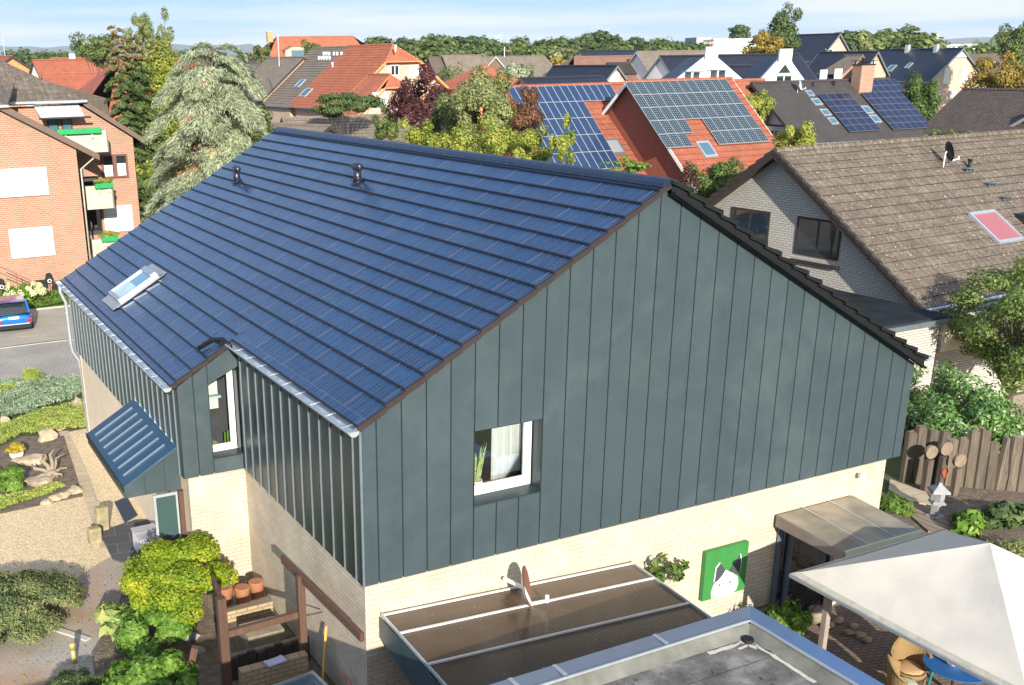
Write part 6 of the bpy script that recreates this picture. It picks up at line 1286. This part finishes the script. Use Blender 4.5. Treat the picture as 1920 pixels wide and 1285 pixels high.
p=G(1752,972); e=empty('stone_lantern',(p[0],p[1],0),rad(12),'grey stone pagoda lantern on the paving before the fence','lantern'); m=MB(); m.box(-.16,.16,-.16,.16,0,.08); m.build('base',M['stonegrey'],e); m=MB(); m.box(-.08,.08,-.08,.08,.08,.38); m.build('shaft',M['stonegrey'],e); m=MB(); m.lathe([(.2,.38),(.22,.42),(.13,.46)],n=4); m.build('tray',M['stonegrey'],e); m=MB(); m.box(-.11,.11,-.11,.11,.46,.68); m.build('light_box',M['stonegrey'],e); m=MB(); m.lathe([(.28,.68),(.26,.73),(.08,.84),(.04,.9)],n=4); m.build('roof',M['stonegrey'],e)
M['pavers']=brick('brown_garden_brick',(.34,.26,.18),(.28,.21,.15),(.1,.08,.06),.2,.1,.015,.6)
for i,(pts,z) in enumerate((([(1668,905),(1735,930),(1750,955),(1700,945),(1665,925)],.10),([(1680,925),(1760,962),(1800,1010),(1740,1000),(1700,965)],.06))):
    m=MB(); m.ext([(*G(a,b_,0)[:2],0.0) for a,b_ in pts],(0,0,z)); o=m.build('garden_step',M['slab'] if i==0 else M['pavers']); tag(o,('upper','lower')[i]+' stone step between the house corner and the fence','step')
plant('sunny_grass','yellow green grass tuft at the right brick corner','grass',(*G(1672,960)[:2],0),(*G(1675,950,.1)[:2],.12),(.4,.7,.25),1500,.2,'lf_grass',31,k=12,cr=.35,asp=.12)
plant('leafy_perennial','bright green lettuce like plant below the fence','plant',(*G(1815,990)[:2],0),(*G(1815,975,.25)[:2],.2),(.55,.4,.36),500,.20,'lf_bright',32,k=18,cr=.35,asp=.8)
plant('leafy_perennial','shaded dark green clump right of the bright perennial','plant',(*G(1880,985)[:2],0),(*G(1885,965,.3)[:2],.25),(.9,.5,.45),1100,.18,'lf_dark',33,k=18,cr=.35,asp=.8)
plant('dry_flower_clump','pale dried flower clump at the right edge above the pavilion','plant',(*G(1890,1040)[:2],0),(*G(1888,1022,.3)[:2],.25),(.6,.4,.3),900,.08,'lf_birch',34,k=14,cr=.35,asp=.4)
for i,(px,py,rx,h,s) in enumerate(((1740,775,1.5,1.5,41),(1810,810,1.5,1.7,42),(1880,838,1.7,1.6,43))):
    p=G(px,py+60,0); plant('cherry_laurel','glossy green cherry laurel, '+('left and tallest shoots beside the house','middle one behind the fence','rightmost one at the frame edge')[i],'shrub',(p[0],p[1]+1,0),(p[0]+.2,p[1]+1.1,.95),(rx,1.2,h*.8),7000,.14,'lf_laurel',s,k=34,cr=.26,asp=.4,trunk=.04,shell=.8,jit=.45)
plant('garden_tree','open branched olive green tree in front of the brown roofed house','tree',(22.2,4.4,0),(22.5,4.6,3.1),(2.6,2.3,1.85),24000,.11,'lf_fresh',44,k=60,cr=.19,asp=.5,trunk=.12,shell=.7,split=.35,ntw=22)
plant('garden_tree','leafier olive tree cut by the right frame edge','tree',(26.2,3.6,0),(26.2,3.8,3.3),(2.7,2.,1.9),20000,.11,'lf_fresh',45,k=50,cr=.2,asp=.5,trunk=.12,shell=.7,split=.35,ntw=16)
sheet('rockery_soil',[(12.,.2),(16.2,3.2),(19.6,.4),(24,-4),(12,-6)],.01,M['soil'])
sheet('driveway',[(20,-1),(40,-1),(40,6.4),(20,6.4)],.006,flat('pinkish_sand',(.46,.36,.29),.9,0,.1,2))
u,v=HB.onroof(1772,315,-1); q=HB.rp(u,v,-1); ww=HB.e.matrix_world if False else None
a_=HB.a*u+HB.n*(-v)+HB.o
e=dish('roof_dish',(a_[0],a_[1],q[2]+.55),rad(62),'dark satellite dish on a short mast on the brown tile roof',.36,'zincdark','blackmetal','white',.25,pole=.75)
a_=kh.o+kh.a*kh.onroof(1497,175,-1)[0]+kh.n*(-kh.onroof(1497,175,-1)[1]); e=dish('roof_dish',(a_[0],a_[1],kh.rp(0,kh.onroof(1497,175,-1)[1],-1)[2]+.6),rad(30),'grey satellite dish on the dark grey roof left of the skylights',.4,'zinc','zincdark','white',.25,pole=.7)

cover('roof_leaf_litter','fallen brown leaves and grit on the flat felt roof','leaf litter',[(-2,-8),(4.4,-8),(4.4,-3.8),(-2,-3.8)],260,.05,'lf_redbrown',.004,51,.6,z=2.45,jit=.3)
cover('path_leaf_litter','fallen leaves on the path and gravel near the bushes','leaf litter',[(-5,3),(-2.6,3),(-2.0,8),(-3.6,9),(-5,6)],420,.05,'lf_maple',.004,52,.6,z=.022,jit=.3)
# ================================================================ TREES BEHIND
def conifer(name,label,px,ptop,dist,R,nb,n,size,mat,seed=0,z0=.3,up=.12,droop=.45,asp=.22,fan=.42,prof=lambda q:(1-q)**.75,lean=0,twist=0,mat2=None):
    tp=D(px,ptop,dist); h=tp[2]; e=empty(name,(tp[0],tp[1],0),0,label,'tree'); rg=np.random.default_rng(seed); m=MB()
    m.tube([(0,0,-.1),(lean*.3,0,h*.5),(lean,0,h*.98)],[R*.055+.05,R*.035+.03,.02],8)
    PP=[];NN=[];DD=[];w=[]; br=[]
    for i in range(nb):
        q=(i+rg.uniform(0,1))/nb; z=z0+(h-z0)*q; az=i*2.399+rg.uniform(-.4,.4); l=R*prof(q)*rg.uniform(.62,1.12)+.12; br.append((q,z,az,l))
    EX=1.6 if R>3 else 1.15; tot=sum(b[3]**EX for b in br)
    for q,z,az,l in br:
        k=max(6,int(n*l**EX/tot)); s=rg.uniform(.05,1,k)**.6; o=np.array([math.cos(az),math.sin(az),0]); t_=np.array([-o[1],o[0],0])
        lat=rg.uniform(-1,1,k)*fan*l*np.sqrt(np.clip(s*(1.12-s),0,1))*1.1
        sag=up*np.sin(s*1.9)-droop*s**3*.55-np.abs(lat)/l*.18
        P=np.outer(s*l,o)+np.outer(lat,t_)+np.column_stack([np.full(k,lean*q),np.zeros(k),z+sag*l]); P+=rg.normal(0,.02+.014*l,(k,3)); P[:,2]-=rg.uniform(0,.10,k)*l*.5
        PP.append(P); d=o*.55+np.array([0,0,-.55]); DD.append(np.tile(d,(k,1))+np.outer(np.sign(lat)*.45,t_)); NN.append(np.tile(o*.35+np.array([0,0,.8]),(k,1)))
        if l>.5: m.tube([(lean*q,0,z-.05),(lean*q+o[0]*l*.45,o[1]*l*.45,z+up*l*.7),(lean*q+o[0]*l*.85,o[1]*l*.85,z+(up*.9-droop*.35)*l)],[.012+.016*l,.01+.01*l,.006],5)
    m.build('trunk',M['bark'],e)
    P=np.concatenate(PP)
    if mat2 is not None:
        k=P[:,2]>h*mat2[1]
        leafmesh('cone_laden_top',P[k],np.concatenate(NN)[k],size,M[mat2[0]],e,asp*1.4,seed+1,.5,droop=np.concatenate(DD)[k]); k=~k
        leafmesh('crown',P[k],np.concatenate(NN)[k],size,M[mat],e,asp,seed,.5,droop=np.concatenate(DD)[k])
    else: leafmesh('crown',P,np.concatenate(NN),size,M[mat],e,asp,seed,.5,droop=np.concatenate(DD))
    return e
conifer('blue_cedar','broad drooping silver green cedar behind the left end of the blue roof',398,84,47,3.7,70,190000,.20,'lf_cedar',3,z0=1.,up=.20,droop=.9,asp=.16,fan=.5,prof=lambda q:min(1,.66+.6*(.88-q)) if q<.88 else .66*((1.03-q)/.15)**.5)
conifer('cedar_spruce','narrow columnar spruce with a brown cone laden top left of the cedar',216,50,58,1.5,120,52000,.20,'lf_spruce',4,up=.05,droop=.5,prof=lambda q:(1-q)**.7*.9+.16,mat2=('lf_sprucebr',.83))
conifer('spruce','second brownish spruce just right of the columnar one',252,68,59,1.9,100,46000,.22,'lf_spruce',5,droop=.5,prof=lambda q:(1-q)**.75*.9+.14,mat2=('lf_sprucebr',.9))
def tree(label,px,py,dist,rx,rz,n,size,mat,seed,k=30,cr=.3,trunk=.12,name='tree',asp=.6,zc=None,shell=.6,ry=None,cat='tree',ntw=10,jit=.5,low=-.9):
    p=D(px,py,dist); return plant(name,label,cat,(p[0],p[1],0),(p[0],p[1],p[2] if zc is None else zc),(rx,ry or rx,rz),n,size,mat,seed,k,cr,asp,trunk,shell=shell,ntw=ntw,jit=jit,low=low)
tree('tall weeping birch rising behind the two spruces with thin drooping top',290,120,66,1.7,3.4,9000,.16,'lf_birch',61,34,.17,.1,'birch',.4,shell=.5)
tree('bushy olive birch between the spruce and the cedar',300,190,64,2.2,3.4,20000,.15,'lf_yellow',62,34,.26,.1,'birch')
tree('wispy light birch top above the cedar',262,75,64,.9,1.4,2200,.14,'lf_birch',63,18,.2,.06,'birch',.4)
tree('pale hedge behind the cedar foot at the building corner',268,330,58,.9,1.6,2600,.14,'lf_yellow',64,14,.35,.05,'tree')
tree('dark ivy covered shrub on the wall below the orange roof',648,197,78,2.7,.95,9000,.16,'lf_dark',65,34,.25,.08,'ivy_shrub')
tree('ivy column right of the white shutter wing',722,232,74,1.0,1.5,4000,.16,'lf_green',66,20,.3,.08,'ivy_shrub')
tree('dark purple plum tree in front of the orange house',798,200,60,2.15,2.25,18000,.15,'lf_purple',67,40,.22,.12,'plum_tree')
tree('tall pale green birch right of the plum tree',900,222,50,1.95,2.4,26000,.125,'lf_birch',68,50,.22,.1,'birch',shell=.7)
tree('paler birch crown filling the gap between the plum tree and the tall birch',852,238,54,1.3,1.9,13000,.13,'lf_green',59,30,.25,.1,'birch')
tree('reddish leaved slender tree overlapping the blue solar panels',975,232,50,1.35,1.65,7500,.12,'lf_redbrown',69,34,.2,.06,'plum_tree',.5)
for i,(px,py,d_,rx,rz,s) in enumerate(((785,270,42,1.0,1.0,71),(845,275,43,1.35,1.15,72),(925,275,42,1.25,1.2,73),(990,288,40,1.0,1.,74))):
    tree('yellow green privet shrub showing over the blue ridge, '+('below the plum tree','below the pale birch, second','under the reddish tree, third','rightmost of the row')[i],px,py,d_,rx,rz,4200,.11,'lf_yellow',s,22,.28,.05,'privet',.55,cat='shrub')
tree('thin yellow green sapling in front of the blue solar panels',1055,282,38,.5,.95,1300,.12,'lf_yellow',75,14,.25,.03,'sapling',.55)
tree('low green sprays above the ridge before the red roof',1165,315,36,1.0,.35,900,.11,'lf_bright',76,14,.25,.03,'shrub',.55,cat='shrub')
tree('bright green bush right of the blue roof apex',1345,345,42,1.25,.95,6500,.11,'lf_ivy',77,26,.28,.05,'green_bush',.55,cat='shrub')
tree('small purple leaved shrub just right of the roof apex',1290,335,38,.35,.7,700,.10,'lf_purple',78,10,.35,.03,'purple_shrub',.5,cat='shrub')
tree('yellow green tree between the dotted panels and the grey roof',1402,205,76,1.6,1.7,4200,.17,'lf_yellow',79,22,.25,.08,'tree',.55)
tree('light green young tree in front of the dark grey roof eave',1492,262,58,1.25,1.25,4200,.14,'lf_yellow',80,20,.28,.07,'tree',.55)
tree('dense dark green thuja between the grey roof and the black roofed house',1722,200,100,2.0,2.9,11000,.2,'lf_ivy',81,40,.25,.12,'thuja',.5)
tree('golden autumn tree at the right edge beyond the brown cross roof',1888,140,120,3.6,2.4,9000,.26,'lf_autumn',82,34,.24,.16,'autumn_tree')
tree('tall dark tree cut by the top right edge',1915,85,150,3.2,3.6,7000,.30,'lf_green',83,30,.26,.2,'tree')
tree('small pale blue conifer in front of the red brick gable',968,140,130,1.9,1.9,2600,.22,'lf_cedar',84,18,.3,.1,'blue_conifer')
tree('round dark tree among the roofs right of the brick gable',983,137,190,1.7,1.7,1500,.3,'lf_dark',85,12,.35,.1,'tree')
tree('rounded olive tree standing behind the red hipped roof on the left',177,96,150,3.3,2.4,5000,.3,'lf_green',86,26,.3,.15,'tree')
tree('small bushy tree before the long orange building',492,103,140,1.4,1.5,1600,.25,'lf_green',87,14,.3,.1,'tree')
tree('second small tree before the long orange building',583,100,160,1.6,2.,1600,.28,'lf_green',88,14,.3,.1,'tree')
tree('large dark green oak behind the white gables',1461,66,150,3.0,3.6,6000,.32,'lf_dark',89,28,.28,.2,'oak')
tree('orange tinged tree left of the dark oak',1432,82,140,2.6,1.8,3000,.3,'lf_autumn',90,20,.3,.15,'autumn_tree')
tree('round dark tree above the factory roof',1383,63,380,4.4,3.2,2600,.8,'lf_dark',91,20,.32,.3,'oak')
# belts of trees behind the town: five crowns reused
protos=[]
for i,mt in enumerate(('lf_green','lf_dark','lf_autumn','lf_green','lf_birch')):
    e=plant('wood_tree','','tree',(0,0,0),(0,0,8.5),(5.2,5.2,5.4),2600,1.0,mt,100+i,26,.3,.7,.35); protos.append(e)
LB={0:'olive green broadleaf tree in the wooded belt behind the town',1:'dark green broadleaf tree in the wooded belt behind the town',2:'autumn tinted tree in the wooded belt behind the town',3:'large olive tree in the wooded belt behind the town',4:'pale green tree in the wooded belt behind the town'}
rg=random.Random(12); used=set(); nt=0
def putree(px,ptop,dist,k,wd=1.):
    global nt
    p=D(px,ptop,dist); s_=max(.35,p[2]/13.6)
    o=protos[k] if k not in used else copy_tree(protos[k]); used.add(k)
    o.location=(p[0],p[1],0); o.scale=(s_*wd,s_*wd,s_); o.rotation_euler.z=rg.uniform(0,6.28)
    tag(o,LB[k],'tree','trees of the wooded belt, kind %s'%('olive','dark','autumn','large olive','pale')[k]); nt+=1
x=628
while x<1330:
    top=74+6*math.sin(x*.021)+rg.uniform(-6,6)+(6 if x<700 else 0)
    putree(x,top,rg.uniform(290,380),rg.choice((0,1,1,3)),rg.uniform(.9,1.3)); x+=rg.uniform(12,20)
x=640
while x<1300:
    putree(x,92+rg.uniform(-7,7),rg.uniform(220,265),rg.choice((0,2,4,2,3,0)),rg.uniform(.9,1.25)); x+=rg.uniform(16,26)
for x,t_ in ((700,68),(722,70),(870,68),(895,67),(912,72),(760,74),(1108,60),(1130,57),(1150,66)): putree(x,t_,330,1,1.2)
x=1575
while x<1760: putree(x,62+rg.uniform(-7,9),rg.uniform(230,290),rg.choice((0,1,3,4)),rg.uniform(1,1.3)); x+=rg.uniform(11,18)
x=1765
while x<1925: putree(x,90+rg.uniform(-10,6),rg.uniform(210,260),rg.choice((0,1,3,0)),1.1); x+=rg.uniform(13,20)
x=-20
while x<170: putree(x,101+rg.uniform(-4,4),rg.uniform(300,380),rg.choice((0,1,3)),1.1); x+=rg.uniform(11,18)
x=330
while x<480: putree(x,100+rg.uniform(-5,5),rg.uniform(330,420),rg.choice((0,1,3)),1.1); x+=rg.uniform(12,18)
for x in (1255,1275,1300,1318,1412,1440,1500,1530): putree(x,86+rg.uniform(-6,6),rg.uniform(240,300),rg.choice((0,1,2)),1.)
# garden greenery between the houses so that the town does not stand on bare ground
rgn=np.random.default_rng(8)
k=0
for (px,py,d_,r_) in ((470,190,70,2),(1010,150,85,2.4),(870,140,120,3),(1240,160,95,2.5),(1560,170,110,2.5),(1330,150,120,3),(60,200,75,2.6),(1780,240,75,2.),(850,125,150,3.5),(905,150,140,3)):
    p=D(px,py,d_); plant('garden_shrub','rounded green garden shrub tucked between distant roofs','shrub',(p[0],p[1],0),(p[0],p[1],max(1.4,p[2]-r_*.6)),(r_,r_,r_*.8),1300,.28,'lf_green',200+k,14,.35,.6,.1,group='shrubs between distant roofs'); k+=1
def belt(name,label,d0,d1,x0,x1,n,h,size,mat,seed):
    rg=np.random.default_rng(seed); a=rg.uniform(x0,x1,n); dd=rg.uniform(d0,d1,n); R_=ray(0,100)
    P=[]
    for i in range(n):
        q=D(a[i],100,dd[i]); P.append((q[0],q[1],h*(.55+.3*math.sin(a[i]*.05+seed)+.15*math.sin(a[i]*.21))*rg.uniform(.1,1)**.5))
    P=np.array(P); N=np.tile([-.3,-.7,.6],(n,1)); tag(leafmesh(name,P,N,size,M[mat],None,.7,seed,.6),label,'woods',None,'stuff')
belt('far_woods','far woods on the plain seen as one dark band',900,1500,-150,2100,9000,15,9.,'lf_dark',1)
belt('middle_woods','woods beyond the town seen as one mass',480,700,-150,2100,9000,12,5.,'lf_green',2)
belt('distant_woods','hazy woods at the foot of the hills',2200,3600,-150,2100,7000,24,22.,'lf_dark',3)
M['hill']=flat('forest_hill',(.05,.085,.045),.95,0,.2,.01)
def hill(pts,dist,label_):
    m=MB(); n=len(pts); base=[D(px,130,dist) for px,py in pts]; top=[D(px,py,dist+700) for px,py in pts]; back=[D(px,130,dist+2500) for px,py in pts]; front=[D(px,130,dist) for px,py in pts]
    v=[(p[0],p[1],0) for p in front]+[(p[0],p[1],max(p[2],5)) for p in top]+[(p[0],p[1],0) for p in back]
    m.add(v,[(i,i+1,n+i+1,n+i) for i in range(n-1)]+[(n+i,n+i+1,2*n+i+1,2*n+i) for i in range(n-1)]); tag(m.build('hills',M['hill'],None,True),kind='structure')
xs_=np.linspace(-300,540,60); hill([(x,86+2.5*math.sin(x*.02)+1.2*math.sin(x*.09)+(0 if x<190 else min(1,(x-190)/40)*-3)+max(0,(x-470)*.5)) for x in xs_],7600,'')
xs_=np.linspace(540,1600,60); hill([(x,102+3*math.sin(x*.013)-.018*(x-540)) for x in xs_],8200,'')
xs_=np.linspace(1600,2300,50); hill([(x,max(70,76-(x-1700)*.03+2.*math.sin(x*.03))) for x in xs_],8000,'')
# wind turbines, pylon, mast
def turbine(px,py,dist,lab,s_=1.,rot=0.):
    p=D(px,py,dist); e=empty('wind_turbine',(p[0],p[1],0),0,lab,'wind turbine','wind turbines on the horizon'); h=p[2]; R_=h*.38
    MB().tube([(0,0,0),(0,0,h)],[h*.016,h*.008],8).build('tower',M['white'],e,True); MB().box(-h*.015,h*.015,-h*.03,h*.05,h-.02*h,h+.02*h).build('nacelle',M['white'],e)
    for k in range(3):
        a=rot+k*2.094; MB().tube([(0,-h*.035,h),(math.sin(a)*R_,-h*.035,h+math.cos(a)*R_)],[h*.008,h*.003],6).build('blade',M['white'],e)
for i,(x,y,d_,r_) in enumerate(((912,76,2600,.3),(931,70,2300,.9),(938,79,3000,.1),(949,80,3000,.6),(1008,77,3200,.4),(1068,78,3200,1.))): turbine(x,y,d_,'pale wind turbine on the horizon, '+('leftmost of the cluster','tallest of the cluster','small one next to the tallest','right one of the cluster','lone one right of the cluster','faint one furthest right')[i],1,r_)
turbine(1126,60,1500,'nearest wind turbine rising over the dark trees',1,1.3)
p=D(1879,48,1400); e=empty('power_pylon',(p[0],p[1],0),.4,'lattice power pylon on the right horizon','pylon'); m=MB(); h=p[2]
for a in (-1,1):
    for b in (-1,1): m.bar((a*3.5,b*3.5,0),(0,0,h),.3)
for f_ in (.65,.8,.93): m.bar((-h*.16,0,h*f_),(h*.16,0,h*f_),.4)
for k in range(7): z0_,z1_=h*k/8,h*(k+1)/8; w0,w1=3.5*(1-k/8),3.5*(1-(k+1)/8); m.bar((-w0,-w0,z0_),(w1,-w1,z1_),.22); m.bar((w0,-w0,z0_),(-w1,-w1,z1_),.22)
m.build('lattice',M['zincdark'],e)
for px,ptop,pb,d_,lab in ((5,70,105,100,'thin radio mast at the far left'),(521,65,125,115,'thin whip antenna mast behind the cedar'),(946,88,107,198,'thin mast on the brick gable house ridge')):
    p=D(px,ptop,d_); tag(MB().tube([(p[0],p[1],D(px,pb,d_)[2]),(p[0],p[1],p[2])],.035 if d_<150 else .06,6).build('antenna_mast',M['zinc']),lab,'antenna')
# ---------------------------------------------------------------- air
hb_=MB(); hb_.box(-9500,9500,-300,11500,-3,215); t=NT('haze_air'); pv=t.n('ShaderNodeVolumePrincipled'); pv.inputs['Color'].default_value=(.80,.90,1.,1); pv.inputs['Density'].default_value=.00009; pv.inputs['Anisotropy'].default_value=.0
t.l(pv.outputs[0],t.out.inputs['Volume']); tag(hb_.build('haze',t.m),'thin blue summer haze over the plain','haze',None,'stuff')
